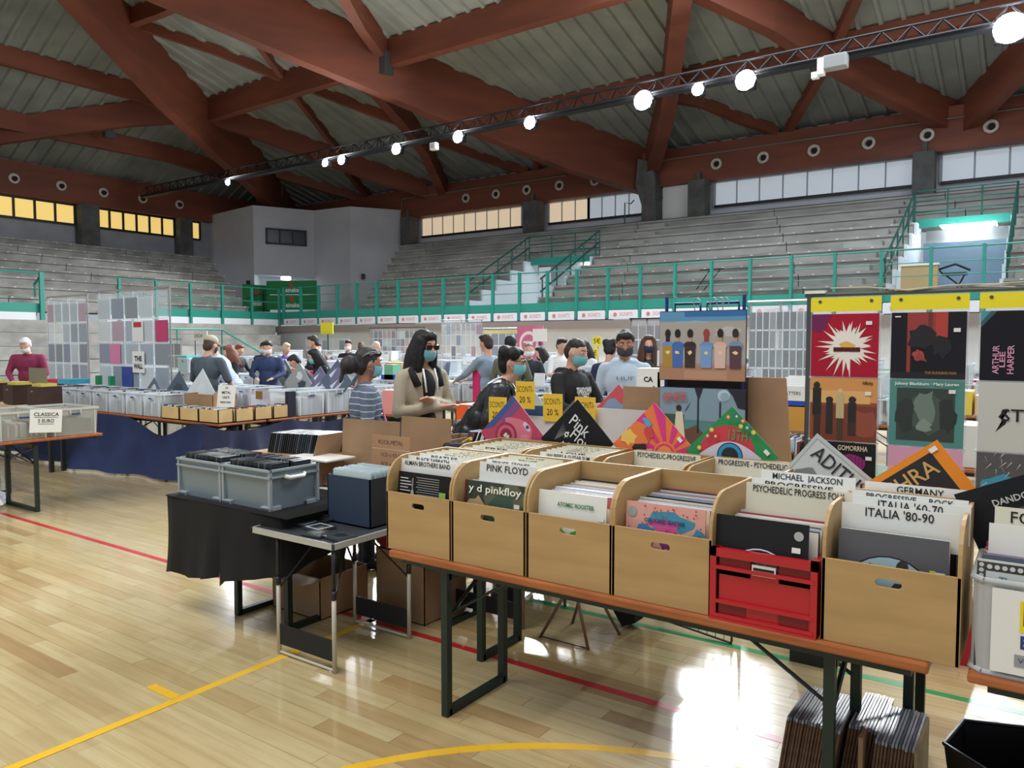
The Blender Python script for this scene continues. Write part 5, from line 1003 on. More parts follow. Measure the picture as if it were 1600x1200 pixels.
# ---------------------------------------------------------------- people
def capsule_mesh(b, a, c, r1, r2, n=10):
    a = Vector(a); c = Vector(c); d = c - a; L_ = max(d.length, 1e-5); z = d / L_; u = Vector((1, 0, 0)) if abs(z.x) < .8 else Vector((0, 1, 0)); x = z.cross(u).normalized(); y = z.cross(x)
    rings = [(-r1 * .95, r1 * .3), (-r1 * .6, r1 * .8), (0, r1), (L_, r2), (L_ + r2 * .6, r2 * .8), (L_ + r2 * .95, r2 * .3)]
    vs = [[b.verts.new(a + z * h + (x * math.cos(2 * PI * k / n) + y * math.sin(2 * PI * k / n)) * r) for k in range(n)] for h, r in rings]
    for p, q in zip(vs[:-1], vs[1:]):
        for k in range(n): b.faces.new((p[k], p[(k + 1) % n], q[(k + 1) % n], q[k]))
    b.faces.new(vs[0][::-1]); b.faces.new(vs[-1])
def fuse(prims, voxel, noise_f=None, smooth=2):
    """prims: (kind, args, Matrix, mat index) -> one continuous surface with a material per region"""
    b = bmesh.new()
    for kind, a, M, mi in prims:
        if kind == 'c': capsule_mesh(b, M @ Vector(a[0]), M @ Vector(a[1]), a[2], a[3])
        else: bmesh.ops.create_icosphere(b, subdivisions=3 if voxel < .016 else 2, radius=1, matrix=M @ Matrix.Translation(a[0]) @ Matrix.Diagonal((*a[1], 1)))
    bmesh.ops.recalc_face_normals(b, faces=b.faces)
    me = bpy.data.meshes.new('body_raw'); b.to_mesh(me); b.free(); o = bpy.data.objects.new('body_raw', me); col.objects.link(o)
    md = o.modifiers.new('r', 'REMESH'); md.mode = 'VOXEL'; md.voxel_size = voxel
    if smooth: s_ = o.modifiers.new('s', 'SMOOTH'); s_.iterations = smooth; s_.factor = .5
    dg = bpy.context.evaluated_depsgraph_get(); dg.update(); me2 = bpy.data.meshes.new_from_object(o.evaluated_get(dg)); bpy.data.objects.remove(o); bpy.data.meshes.remove(me)
    n = len(me2.vertices); co = np.empty(n * 3); me2.vertices.foreach_get('co', co); co = co.reshape(-1, 3)
    best = np.full(n, 1e9); idx = np.zeros(n, int)
    for kind, a, M, mi in prims:
        if kind == 'c':
            p = np.array(M @ Vector(a[0])); q = np.array(M @ Vector(a[1])); d = q - p; t = np.clip(((co - p) @ d) / max(d @ d, 1e-9), 0, 1); ds = np.linalg.norm(co - (p + t[:, None] * d), axis=1) - (a[2] + (a[3] - a[2]) * t)
        else:
            Mi = np.array((M @ Matrix.Translation(a[0])).inverted()); lc = co @ Mi[:3, :3].T + Mi[:3, 3]; r = np.array(a[1]); k = np.linalg.norm(lc / r, axis=1); ds = (k - 1) * r.min()
        m = ds < best; best[m] = ds[m]; idx[m] = mi
    if noise_f:
        me2.update(); no = np.empty(n * 3); me2.vertices.foreach_get('normal', no); no = no.reshape(-1, 3)
        for i in range(n):
            dsp = noise_f(co[i], idx[i])
            if dsp: co[i] += no[i] * dsp
        me2.vertices.foreach_set('co', co.ravel())
    lv = np.empty(len(me2.loops), int); me2.loops.foreach_get('vertex_index', lv); st_ = np.empty(len(me2.polygons), int); me2.polygons.foreach_get('loop_start', st_)
    me2.materials.clear(); me2.polygons.foreach_set('use_smooth', [True] * len(me2.polygons)); me2.update(); return me2, idx[lv[st_]]
SKIN = {'light': mat('skin_light', (206, 158, 134), .5), 'tan': mat('skin_tan', (176, 124, 100), .5)}
def ns(p, f): return noise.noise(Vector(p) * f)
def person(label, xc, Y, face, H=1.75, top=(40, 40, 46), pants=(30, 32, 40), hair=(24, 20, 18), style='short', lean=0, arms='browse', hp=15, hy=0, mask=(150, 200, 214), voxel=.022, skin='light', topmat=None, sleeve_='long', bulk=1.0, hood=None, extra=None, shoe=(30, 28, 28), z0=0):
    for rv_, ra_, rb_ in ((9.3, -17, -1), (11.1, -18, .5), (12.9, -19, 1), (14.9, -21, 2), (17.0, -22, 3), (6.9, -13.8, -9.2), (7.75, -5.9, -1.6)):
        u, v = P(xc, Y)
        if ra_ < u < rb_ and rv_ - .26 < v < rv_ + .9: k_ = (rv_ + .95) / v; xc *= k_; Y *= k_
    u, v = P(xc, Y); fx, fy = P(face[0], face[1]); rz = math.atan2(-fx, fy)
    t = thing('person', label, 'person', (u, v, z0), rz); s = H / 1.76; t.scale = (s, s, s); near = voxel < .016
    B = Matrix.Identity(4); T = Matrix.Translation((0, 0, .95)) @ Matrix.Rotation(R(-lean), 4, 'X') @ Matrix.Translation((0, 0, -.95))
    Hd = T @ Matrix.Translation((0, 0, 1.5)) @ Matrix.Rotation(R(lean * .6), 4, 'X') @ Matrix.Rotation(R(hy), 4, 'Z') @ Matrix.Rotation(R(-hp), 4, 'X') @ Matrix.Translation((0, 0, -1.5))
    w = bulk; pr = []
    pr += [('e', ((0, .005, 1.635), (.076, .096, .115)), Hd, 0), ('e', ((0, .035, 1.575), (.056, .062, .06)), Hd, 0), ('c', ((0, -.015, 1.43), (0, 0, 1.56), .056, .052), T, 0), ('c', ((0, .095, 1.655), (0, .115, 1.615), .009, .016), Hd, 0)]
    for sg in (1, -1):
        pr.append(('e', ((sg * .078, -.005, 1.63), (.012, .02, .032)), Hd, 0))
    pr += [('e', ((0, -.0, 1.29), (.18 * w, .115 * w, .20)), T, 1), ('e', ((0, .015, 1.08), (.162 * w, .122 * w, .2)), T, 1), ('c', ((-.14 * w, -.005, 1.405), (.14 * w, -.005, 1.405), .062, .062), T, 1), ('e', ((0, 0, .945), (.172 * w, .125 * w, .12)), B, 1 if style != 'x' else 2)]
    A = {'down': ((.235, -.03, 1.14), (.235, .05, .90)), 'browse': ((.25, .08, 1.17), (.14, .34, 1.10)), 'reach': ((.23, .2, 1.2), (.12, .46, 1.12)), 'up': ((.25, .16, 1.22), (.06, .16, 1.46)), 'cross': None}
    for sg in (1, -1):
        ar = arms[0 if sg > 0 else 1] if isinstance(arms, tuple) else arms
        if ar == 'cross': el, wr = ((.25, .04, 1.13), (-.02, .225, 1.17)) if sg > 0 else ((.25, .03, 1.15), (-.03, .19, 1.22))
        else: el, wr = A[ar]
        sh_ = Vector((sg * .175 * w, -.005, 1.40)); el = Vector((sg * el[0] * w, el[1], el[2])); wr = Vector((sg * wr[0], wr[1], wr[2]))
        pr.append(('c', (sh_, el, .058 * w, .046 * w), T, 1)); pr.append(('c', (el, wr, .045 * w if sleeve_ == 'long' else .04, .036 if sleeve_ == 'long' else .028), T, 1 if sleeve_ == 'long' else 0))
        d = (wr - el).normalized(); side = Vector((sg, 0, 0)); up = d.cross(side).normalized(); side = up.cross(d).normalized() 
        pm = wr + d * .05
        pr.append(('c', (wr, wr + d * .03, .027, .026), T, 0)); hw = Vector((-.03, 0, 0))
        pr.append(('c', (wr + d * .03 - side * .018, wr + d * .085 - side * .02, .017, .016), T, 0)); pr.append(('c', (wr + d * .03 + side * .018, wr + d * .085 + side * .02, .017, .016), T, 0))
        if near or arms != 'browse' or True:
            for q, ln in zip((-.03, -.01, .01, .029), (.062, .072, .068, .052)):
                base = wr + d * .088 + side * q; k1 = base + d * ln * .55 - up * .004 * sg; tip = k1 + d * ln * .4 + Vector((0, 0, -.02)); pr.append(('c', (base, k1, .0092, .0085), T, 0)); pr.append(('c', (k1, tip, .0085, .0075), T, 0))
            th_ = wr + d * .03 + side * -.03; pr.append(('c', (th_, th_ + d * .04 - side * .028, .012, .010), T, 0)); pr.append(('c', (th_ + d * .04 - side * .028, th_ + d * .068 - side * .026, .010, .009), T, 0))
        pr.append(('c', ((sg * .085 * w, 0, .90), (sg * .10, .01, .50), .092 * w, .066), B, 2)); pr.append(('c', ((sg * .10, .01, .50), (sg * .105, -.01, .10), .064, .05), B, 2))
        pr.append(('c', ((sg * .105, -.03, .05), (sg * .12, .13, .035), .046, .036), B, 3))
    if sleeve_ == 'long' and near: pass
    if hood: pr.append(('c', ((-.08, -.075, 1.45), (.08, -.075, 1.45), .055, .055), T, 1)); pr.append(('c', ((-.10, .02, 1.45), (.10, .02, 1.45), .035, .035), T, 1))
    def nf(p, i):
        if i == 1: return .006 * ns((p[0] * 1.8, p[1] * 1.8, p[2] * .7), 9) + .0035 * abs(ns((p[0], p[1], p[2] * 3), 11)) if near else .005 * ns((p[0], p[1], p[2] * .6), 9)
        if i == 2: return .008 * ns((p[0], p[1], p[2] * 1.6), 9)
        return 0
    me, fi = fuse(pr, voxel, nf, 2 if near else 1)
    for mt in (SKIN[skin], topmat or mat('cloth_%d_%d_%d' % top, top, .8), mat('cloth_%d_%d_%d' % pants, pants, .8), mat('cloth_%d_%d_%d' % shoe, shoe, .6)): me.materials.append(mt)
    me.polygons.foreach_set('material_index', fi); me.name = 'body'; link('body', me, t)
    hm = mat('hair_%d_%d_%d' % hair, hair, .62); hv = .011 if near else .018; hp_ = []
    if style in ('short', 'bun', 'long', 'pony', 'bald', 'cap', 'curl'):
        if style == 'bald': hp_ += [('e', ((0, -.045, 1.635), (.084, .072, .085)), Hd, 0), ('e', ((0, -.01, 1.70), (.075, .085, .06)), Hd, 0)]
        else: hp_ += [('e', ((0, -.022, 1.668), (.086, .098, .10)), Hd, 0), ('e', ((0, -.05, 1.62), (.08, .06, .09)), Hd, 0), ('e', ((0, .035, 1.73), (.07, .06, .035)), Hd, 0)]
        if style == 'curl': hp_ += [('e', ((sx_ * .05, -.02 + sy_ * .04, 1.71), (.055, .055, .06)), Hd, 0) for sx_ in (-1, 1) for sy_ in (-1, 1)]
        if style == 'bun': hp_ += [('e', ((0, -.15, 1.60), (.075, .07, .075)), Hd, 0), ('c', ((0, -.09, 1.62), (0, -.13, 1.6), .05, .05), Hd, 0), ('c', ((0, -.19, 1.55), (.02, -.2, 1.46), .025, .012), Hd, 0)]
        if style == 'pony': hp_ += [('c', ((0, -.11, 1.66), (0, -.15, 1.56), .035, .04), Hd, 0), ('c', ((0, -.15, 1.56), (0, -.14, 1.38), .04, .018), Hd, 0)]
        if style == 'long':
            for k in range(14):
                a = R(38 + k * 284 / 13) ; cx_2, cy_2 = .082 * math.sin(a), .085 * math.cos(a) - .01
                hp_ += [('c', ((cx_2 * .8, cy_2 * .8, 1.70), (cx_2 * 1.15, cy_2 * 1.1 - .01, 1.56), .028, .033), Hd, 0), ('c', ((cx_2 * 1.15, cy_2 * 1.1 - .01, 1.56), (cx_2 * 1.5, cy_2 * 1.2 - .015, 1.36 + .03 * math.sin(k * 2.1)), .034, .02), Hd, 0)]
    if hp_:
        def hn(p, i): return .006 * ns((p[0] * 3, p[1] * 3, p[2] * .8), 14) + .003 * ns(p, 40)
        hme, _ = fuse(hp_, hv, hn, 1); hme.materials.append(hm); link('hair', hme, t)
    if style == 'cap' or style == 'beanie':
        cm = mat('cap_cloth', (176, 172, 150), .8) if style == 'cap' else mat('beanie_knit', (26, 28, 34), .9)
        cp = [('e', ((0, -.01, 1.70), (.09, .108, .08)), Hd, 0)]; 
        if style == 'cap': cp.append(('e', ((0, .13, 1.675), (.07, .065, .012)), Hd, 0))
        else: cp.append(('e', ((0, -.02, 1.77), (.03, .03, .04)), Hd, 0))
        cme, _ = fuse(cp, .012, None, 1); cme.materials.append(cm); link('cap' if style == 'cap' else 'beanie', cme, t)
    if mask:
        m = MB(); mm = mat('mask_%d_%d_%d' % mask, mask, .7); i = m.m(mm); na, nb = 12, 7; c0 = Vector((0, .018, 1.600))
        for b_ in range(nb):
            ph = R(-52 + 76 * b_ / (nb - 1))
            for a_ in range(na):
                th = R(-78 + 156 * a_ / (na - 1)); bulge = .018 * math.cos(th) ** 2 * (1 if 1 < b_ < 6 else .6); pl = .0015 * (b_ % 2)
                p = c0 + Vector((math.sin(th) * (.077 + pl) * math.cos(ph * .55), math.cos(th) * (.088 + bulge + pl) * math.cos(ph * .6), .07 * math.sin(ph))); m.v.append(tuple(Hd @ p))
        for b_ in range(nb - 1):
            for a_ in range(na - 1): k = b_ * na + a_; m.f.append((k, k + 1, k + na + 1, k + na)); m.mi.append(i)
        o = m.build('face_mask', t, smooth=True, fix=False)
        if near:
            for sg in (1, -1): MB().tube([Hd @ Vector((sg * .074, .03, 1.63)), Hd @ Vector((sg * .084, -.0, 1.665)), Hd @ Vector((sg * .086, -.02, 1.63)), Hd @ Vector((sg * .074, .03, 1.585))], .0018, WHITE, 5).build('ear_loop', o)
    if near:
        for sg in (1, -1):
            e_ = MB().lathe([(.003, -.011), (.009, -.006), (.0115, 0), (.009, .006), (.003, .011)], mat('eye_white', (214, 208, 204), .3), Hd @ Matrix.Translation((sg * .032, .082, 1.655)), 10).build('eye', t, True)
            MB().lathe([(.005, 0), (.005, .002)], mat('iris_dark', (40, 26, 20), .2), Hd @ Matrix.Translation((sg * .032, .0925, 1.654)) @ Matrix.Rotation(-PI / 2, 4, 'X'), 10).build('iris', e_, True)
            MB().tube([Hd @ Vector((sg * .014, .097, 1.677)), Hd @ Vector((sg * .032, .095, 1.683)), Hd @ Vector((sg * .052, .083, 1.677))], .0042, hm, 6).build('eyebrow', t, True)
    if extra: extra(t, T, Hd)
    return t
def stripes(name, a, b_, scale, thin=.22):
    if name in MT: return MT[name]
    m = mat(name, a, .85); tc = N(m, 'ShaderNodeTexCoord'); sp = N(m, 'ShaderNodeSeparateXYZ'); L(m, tc.outputs['Object'], sp.inputs[0])
    nz = N(m, 'ShaderNodeTexNoise'); nz.inputs['Scale'].default_value = 5; L(m, tc.outputs['Object'], nz.inputs[0])
    a1 = N(m, 'ShaderNodeMath', operation='MULTIPLY_ADD'); L(m, nz.outputs[0], a1.inputs[0]); a1.inputs[1].default_value = .03; L(m, sp.outputs[2], a1.inputs[2])
    mu = N(m, 'ShaderNodeMath', operation='MULTIPLY'); L(m, a1.outputs[0], mu.inputs[0]); mu.inputs[1].default_value = scale
    fr = N(m, 'ShaderNodeMath', operation='FRACT'); L(m, mu.outputs[0], fr.inputs[0]); lt = N(m, 'ShaderNodeMath', operation='LESS_THAN'); L(m, fr.outputs[0], lt.inputs[0]); lt.inputs[1].default_value = thin
    n2 = N(m, 'ShaderNodeTexNoise'); n2.inputs['Scale'].default_value = 60; L(m, tc.outputs['Object'], n2.inputs[0])
    c1 = N(m, 'ShaderNodeMix', data_type='RGBA'); c1.inputs[6].default_value = (*lin(a), 1); c1.inputs[7].default_value = (*lin(tuple(min(255, q + 36) for q in a)), 1); L(m, n2.outputs[0], c1.inputs[0])
    c2 = N(m, 'ShaderNodeMix', data_type='RGBA'); L(m, lt.outputs[0], c2.inputs[0]); L(m, c1.outputs[2], c2.inputs[6]); c2.inputs[7].default_value = (*lin(b_), 1); L(m, c2.outputs[2], bsdf(m).inputs['Base Color']); return m
# near figures
def ex_bag(t, T, Hd):
    MB().tube([T @ Vector(p) for p in ((-.1, -.1, 1.45), (-.02, .11, 1.36), (.12, .15, 1.15), (.2, .1, 1.0))], .010, mat('pink_strap', (190, 120, 150), .7), 6).build('shoulder_strap', t, True)
    MB().tube([T @ Vector(p) for p in ((.2, .1, 1.02), (.2, .12, .9), (.19, .12, .8))], .008, mat('pink_cord', (210, 110, 150), .7), 6).build('cord', t, True)
    MB().lathe([(.006, 0), (.008, .004), (.004, .008)], SILV, Hd @ Matrix.Translation((.084, -.005, 1.592)), 8).build('earring', t, True)
    for a, b_ in (((.086, -.0, 1.72), (.082, -.08, 1.68)), ((.08, .03, 1.735), (.086, -.06, 1.705)), ((.07, .06, 1.73), (.087, -.02, 1.70))): MB().tube([Hd @ Vector(a), Hd @ ((Vector(a) + Vector(b_)) / 2 + Vector((.006, 0, .01))), Hd @ Vector(b_)], .004, mat('grey_hair_strand', (140, 140, 142), .6), 5).build('grey_strand', t, True)
person('person with grey-streaked dark bun in a blue-grey striped jersey seen from the side', -1.10, 5.75, (1, .35), 1.66, hair=(40, 36, 38), style='bun', topmat=stripes('striped_knit', (72, 84, 104), (176, 186, 198), 21, .17), pants=(30, 34, 50), arms='down', hp=10, hy=8, mask=(120, 186, 196), voxel=.012, skin='tan', bulk=1.12, extra=ex_bag)
def ex_long(t, T, Hd):
    bm2 = mat('black_hood_lining', (22, 20, 22), .8)
    # open black front between the beige sides, drawstrings, glasses
    cpr = [('e', ((0, .035, 1.31), (.085, .10, .15)), T, 0), ('e', ((0.02, .045, 1.02), (.12, .11, .2)), T, 0)]
    me, _ = fuse(cpr, .012, None, 1); me.materials.append(bm2); link('open_front', me, t)
    for sg in (1, -1):
        MB().tube([T @ Vector((sg * .05, .10, 1.46)), T @ Vector((sg * .055, .135, 1.38)), T @ Vector((sg * .05, .15, 1.28))], .007, WHITE, 6).build('drawstring', t, True)
        MB().tube([T @ Vector((sg * .06, .0, 1.50)), T @ Vector((sg * .12, .04, 1.44)), T @ Vector((sg * .10, .11, 1.33))], .03, bm2, 8).build('collar', t, True)
    g = MB()
    for sg in (1, -1): g.box(sg * .034 - .026, sg * .034 + .026, .098, .103, 1.638, 1.672, mat('sunglass_lens', (40, 20, 20), .1)) if False else None
    gm_ = mat('glasses_dark_red', (46, 18, 20), .2); M = Hd
    for sg in (1, -1): g.box(sg * .034 - .026, sg * .034 + .026, .100, .106, 1.634, 1.670, gm_, M); g.bar(M @ Vector((sg * .06, .1, 1.665)), M @ Vector((sg * .085, .0, 1.655)), .004, .008, gm_)
    g.box(-.01, .01, .10, .106, 1.656, 1.664, gm_, M); g.build('glasses', t)
person('person with long black hair, mask and glasses in a beige and black jacket, arms crossed', -.72, 6.15, (.75, -1), 1.80, top=(176, 164, 144), pants=(26, 28, 36), hair=(14, 12, 13), style='long', arms='cross', hp=14, hy=8, mask=(120, 186, 200), voxel=.012, bulk=.98, hood=True, extra=ex_long)
LEA = mat('black_leather', (34, 38, 44), .38, coat=.3)
def ex_glass(t, T, Hd):
    g = MB(); gm_ = mat('spectacle_frame', (24, 22, 26), .3)
    for sg in (1, -1):
        g.tube([Hd @ Vector((sg * .034 + .024 * math.cos(a), .106, 1.652 + .017 * math.sin(a))) for a in [2 * PI * k / 10 for k in range(11)]], .0025, gm_, 5); g.bar(Hd @ Vector((sg * .058, .104, 1.655)), Hd @ Vector((sg * .084, .0, 1.655)), .003, .005, gm_)
    g.build('glasses', t)
    MB().tube([T @ Vector((-.07, .0, 1.475)), T @ Vector((-.05, .085, 1.45)), T @ Vector((0, .11, 1.42)), T @ Vector((.05, .085, 1.45)), T @ Vector((.07, 0, 1.475))], .018, LEA, 8).build('collar', t, True)
person('person in a black leather jacket and glasses bending over the records', -.36, 6.4, (1, -.15), 1.78, topmat=LEA, pants=(30, 32, 40), hair=(12, 11, 12), style='curl', lean=38, arms='browse', hp=-8, hy=0, mask=(120, 190, 205), voxel=.012, bulk=1.12, extra=ex_glass)
def ex_print(t, T, Hd):
    for k, (s, z) in enumerate((('TEARDOWN', 1.30), ('STREET', 1.245))): link('shirt_print', text_mesh(s, .07, WHITE, .2 - .05 * k, 0, .003), t, (0, .131 - .004 * k, z), (R(90), 0, PI))
person('person with receding dark hair and bun in a black hoodie with white lettering', .53, 6.7, (.75, -.75), 1.74, top=(24, 24, 28), pants=(24, 26, 32), hair=(34, 28, 26), style='bald', arms=('browse', 'browse'), hp=16, hy=6, mask=(110, 186, 200), voxel=.012, bulk=1.1, hood=True, extra=ex_print)
def ex_huf(t, T, Hd): link('shirt_print', text_mesh('HUF', .05, mat('ink_110_120_130', (110, 120, 130), .6), .16), t, (0, .128, 1.315), (R(90), 0, PI))
person('bearded person in a pale blue hoodie with small lettering and a black mask', 1.08, 7.35, (-.12, -1), 1.82, top=(178, 196, 214), pants=(96, 104, 108), hair=(22, 18, 16), style='short', arms='down', hp=18, mask=(60, 60, 66), voxel=.014, bulk=1.05, hood=True, extra=ex_huf, skin='tan')
person('person with long brown hair, navy mask and dark green jumper, arms folded', 1.49, 8.4, (-.1, -1), 1.79, top=(50, 52, 48), pants=(30, 32, 40), hair=(78, 52, 38), style='long', arms='cross', hp=0, mask=(30, 40, 70), voxel=.018)
def ex_scarf(t, T, Hd): MB().box(-.16, -.10, -.0, .13, .78, 1.4, mat('magenta_cloth', (200, 40, 100), .8)).build('scarf', t)
person('person in a grey-blue sweatshirt and white trousers reaching into a clear bin', -.30, 9.4, (-.7, .6), 1.82, top=(132, 152, 172), pants=(210, 220, 228), hair=(50, 36, 30), style='short', arms='reach', hp=12, mask=None, voxel=.018, extra=ex_scarf)
person('person in an olive T-shirt seen from behind at the dark poster wall', -.02, 10.6, (.15, 1), 1.80, top=(104, 108, 92), hair=(18, 16, 16), mask=None, hp=5)
person('vendor in a black shirt and white mask before the pink poster', .28, 12.5, (0, -1), 1.70, top=(32, 36, 46), hair=(120, 100, 90), style='bald', mask=(222, 226, 228), hp=10)
person('person with long dark hair bent behind the right of the pink poster', .62, 13.0, (-.8, -.5), 1.66, top=(190, 196, 196), hair=(16, 15, 16), style='long', mask=None, lean=15)
person('person in a white T-shirt touching the face, dark short hair', .80, 12.6, (.5, -1), 1.78, top=(226, 228, 230), hair=(30, 24, 22), arms=('browse', 'up'), sleeve_='short', mask=None, hp=15)
person('dark-haired person hidden behind the hoodie wearer', 1.1, 11.6, (-.6, -.6), 1.76, top=(210, 214, 216), hair=(18, 15, 15), style='long', mask=None, hp=20)
person('person in a navy top seen from behind beside the pale blue hoodie', 1.22, 9.6, (.3, 1), 1.74, top=(38, 46, 74), hair=(16, 14, 16), style='curl', mask=None, hp=22)
person('grey-haired person behind the shoulder of the bearded one', 1.55, 10.6, (-.8, -.3), 1.76, top=(190, 180, 176), hair=(120, 110, 104), style='short', mask=None)
person('person in a dark beanie and black coat browsing by the plastic disc wall', 3.42, 9.0, (1, .1), 1.83, top=(24, 26, 34), hair=(30, 26, 24), style='beanie', mask=None, hp=14, arms='browse')
# left and far figures
person('white-haired person in a maroon shirt and white mask looking down at the left', -8.3, 13.25, (.2, -1), 1.82, top=(130, 40, 76), hair=(206, 206, 208), style='short', lean=14, hp=26, mask=(226, 228, 230), arms='browse', voxel=.018, bulk=1.15)
person('person in a beige cap and grey T-shirt seen from behind among the bins', -4.28, 10.7, (.35, .9), 1.80, top=(72, 84, 94), hair=(70, 54, 44), style='cap', lean=8, hp=14, mask=(40, 40, 46), sleeve_='short', arms='browse', voxel=.016, bulk=1.2)
person('grey-haired person in a pale striped shirt leaning left behind the cap wearer', -4.35, 12.0, (-1, -.35), 1.86, topmat=stripes('pale_striped_shirt', (150, 168, 186), (200, 210, 220), 30, .4), hair=(150, 144, 138), style='bald', lean=30, hp=18, mask=(210, 222, 230), bulk=1.2)
person('person with auburn hair and black top at the left middle', -4.75, 13.0, (-.5, -.5), 1.66, top=(22, 22, 26), hair=(110, 62, 44), style='long', mask=None, hp=16)
person('person in a navy jumper with a white mask behind the grey diamond covers', -4.25, 13.4, (.1, -1), 1.74, top=(40, 56, 96), hair=(24, 22, 22), mask=(226, 228, 230), hp=18, bulk=1.1)
person('blonde person in purple beside the navy jumper', -4.25, 14.4, (.6, -.6), 1.70, top=(80, 64, 140), hair=(196, 178, 150), style='short', mask=None, hp=20)
person('dark-haired person at the back left in black', -4.9, 15.2, (.4, -1), 1.72, top=(28, 28, 34), hair=(16, 14, 14), mask=(220, 222, 226), hp=14)
person('tall person in a black sweater with glasses facing left', -3.46, 13.5, (-1, -.2), 1.84, top=(26, 30, 42), hair=(44, 32, 26), mask=(190, 160, 150), hp=14, bulk=1.15, voxel=.018)
person('person with long black hair and pale blue mask bent over the disc boxes', -2.83, 12.0, (-.8, -.6), 1.66, top=(20, 20, 24), hair=(14, 12, 13), style='long', lean=24, hp=14, mask=(130, 200, 210), voxel=.016)
person('person in black with cropped hair bending low left of the pale blue mask', -3.15, 12.4, (-1, 0), 1.62, top=(24, 24, 28), hair=(30, 24, 22), lean=34, hp=25, mask=None)
person('person in a black cap shirt and white mask far back by the clear racks', -3.62, 17.0, (0, -1), 1.76, top=(28, 28, 32), hair=(24, 24, 30), mask=(226, 228, 230), hp=10, sleeve_='short')
person('person in dark grey at the far back beside the red jumper', -3.45, 17.6, (-.3, 1), 1.72, top=(48, 48, 54), hair=(90, 70, 60), style='bald', mask=None)
person('grey-haired person in a red jumper at the far back', -3.15, 17.2, (.9, -.2), 1.74, top=(196, 56, 52), hair=(190, 184, 180), style='bald', mask=None, lean=8)
person('person in dark red near the far back left corner', -4.55, 18.0, (.4, -1), 1.70, top=(100, 36, 36), hair=(40, 26, 22), mask=(226, 228, 230))
person('person in grey with a blue cap at the far back left', -5.7, 17.6, (.4, -1), 1.68, top=(96, 110, 140), hair=(60, 60, 90), mask=(226, 228, 230))
person('person in black and red near the stand rail at the left', -5.35, 15.0, (.8, -.3), 1.66, top=(30, 30, 34), hair=(120, 60, 40), mask=None, hp=18)
person('person with black hair at the left of the colourful far rack', -1.98, 16.5, (.5, -1), 1.76, top=(48, 36, 56), hair=(16, 14, 16), style='long', mask=(220, 222, 226), lean=10)
person('person in dark clothes at the very right behind the hanging records', 3.85, 13.0, (-1, -.2), 1.74, top=(50, 54, 70), hair=(30, 26, 24), mask=None)
# lower leg and boot of a seller seen under the front table
def boot(x, y, lab):
    pr = [('c', ((0, -.03, .07), (0, .0, .75), .055, .075), Matrix.Identity(4), 0), ('c', ((0, -.03, .06), (.02, .17, .045), .055, .045), Matrix.Identity(4), 1)]
    me, fi = fuse(pr, .012, lambda p, i: .010 * ns((p[0], p[1], p[2] * 2), 10), 2)
    me.materials.append(mat('cloth_44_42_48', (44, 42, 48), .8)); me.materials.append(mat('black_boot', (30, 28, 30), .4)); me.polygons.foreach_set('material_index', fi)
    link('person', me, None, (x, y, 0), (0, 0, R(80)), label=lab, cat='person')
boot(-2.78, 3.98, 'person of whom only one trouser leg and black boot show under the front table')
# ---------------------------------------------------------------- the market behind: bins, drapes, racks
def UV(px, v): t = (px - 800) / 1200; return v * (.8192 * t - .5736) / (.8192 + .5736 * t)   # u on the line v = const seen in picture column px
CB = clear('clear_bin_plastic', (222, 232, 240), .55, .2); CBR = clear('clear_bin_rim', (232, 240, 246), .85, .25)
BIN = make_bin(.40, .56, .29, CB, CBR); BIN['category'] = 'bin'; BIN.location = (-12.95, 5.34, .76)
BIN['label'] = 'clear bin at the far left end of the row above the blue drape'; BIN['group'] = 'clear bins above the blue drape'
first = [True]
def binat(x, y, z, lab, group, rz=0, fill=True, sc_=(1, 1, 1), top=.3, far=True):
    o = dup(BIN, (x, y, z), rz, lab, group); o.scale = sc_
    return o
NAVY = noisy('navy_drape', (22, 34, 74), (30, 46, 92), 2.5, .75); NAVY2 = noisy('dark_navy_drape', (26, 30, 60), (38, 44, 82), 2.5, .75)
# island
beer_table(-13.3, -7.86, 5.31, 5.97, .75, 'long trestle table behind the blue drape', [-12.6, -10, -8.3])
beer_table(-8.46, -7.84, 6.0, 8.4, .75, 'trestle table running away from the corner of the blue drape', [6.4, 8.0], axis='y')
m = MB(); path = pline([(-14.6, 5.62), (-12.8, 5.30), (-11, 5.22), (-9.6, 5.27), (-8.1, 5.30)], .07)
def ztop(t): return .745 - .2 * math.exp(-((t - .86) / .07) ** 2) - .25 * max(0, 1 - t / .15)
cloth(m, path, ztop, lambda t: .03, NAVY, .10, 2, 3.3, .2)
tag(m.build('blue_drape', smooth=True, fix=False), 'long royal blue drape hanging in swags from the disc table', 'drape')
m = MB(); cloth(m, pline([(-8.1, 5.22), (-7.72, 5.3), (-7.72, 6.4), (-7.7, 8.5)], .06), lambda t: .75 - .08 * abs(math.sin(9 * t)), lambda t: .03, NAVY2, .12, 5, 5, .15)
tag(m.build('blue_drape', smooth=True, fix=False), 'dark navy drape gathered around the table corner behind the grey crates', 'drape')
MB().box(-9.0, -8.7, 5.5, 5.8, .02, .5, mat('green_box', (20, 90, 60), .6)).build('green_box', label='green box glimpsed under the table by the blue drape', cat='box')
for k in range(9):
    x = -12.95 + .428 * k
    if k: binat(x, 5.34, .76, 'clear disc bin number %s from the left above the blue drape' % ('', 'two', 'three', 'four', 'five', 'six', 'seven', 'eight', 'nine')[k], 'clear bins above the blue drape')
    far_cds(x + .03, x + .37, 5.37, 5.5, .78, .94); far_cds(x + .03, x + .37, 5.52, 5.65, .9, 1.05); far_cds(x + .03, x + .37, 5.68, 5.82, .9, 1.06)
OC = noisy('light_wood_box', (206, 174, 120), (218, 188, 136), 3, .6)
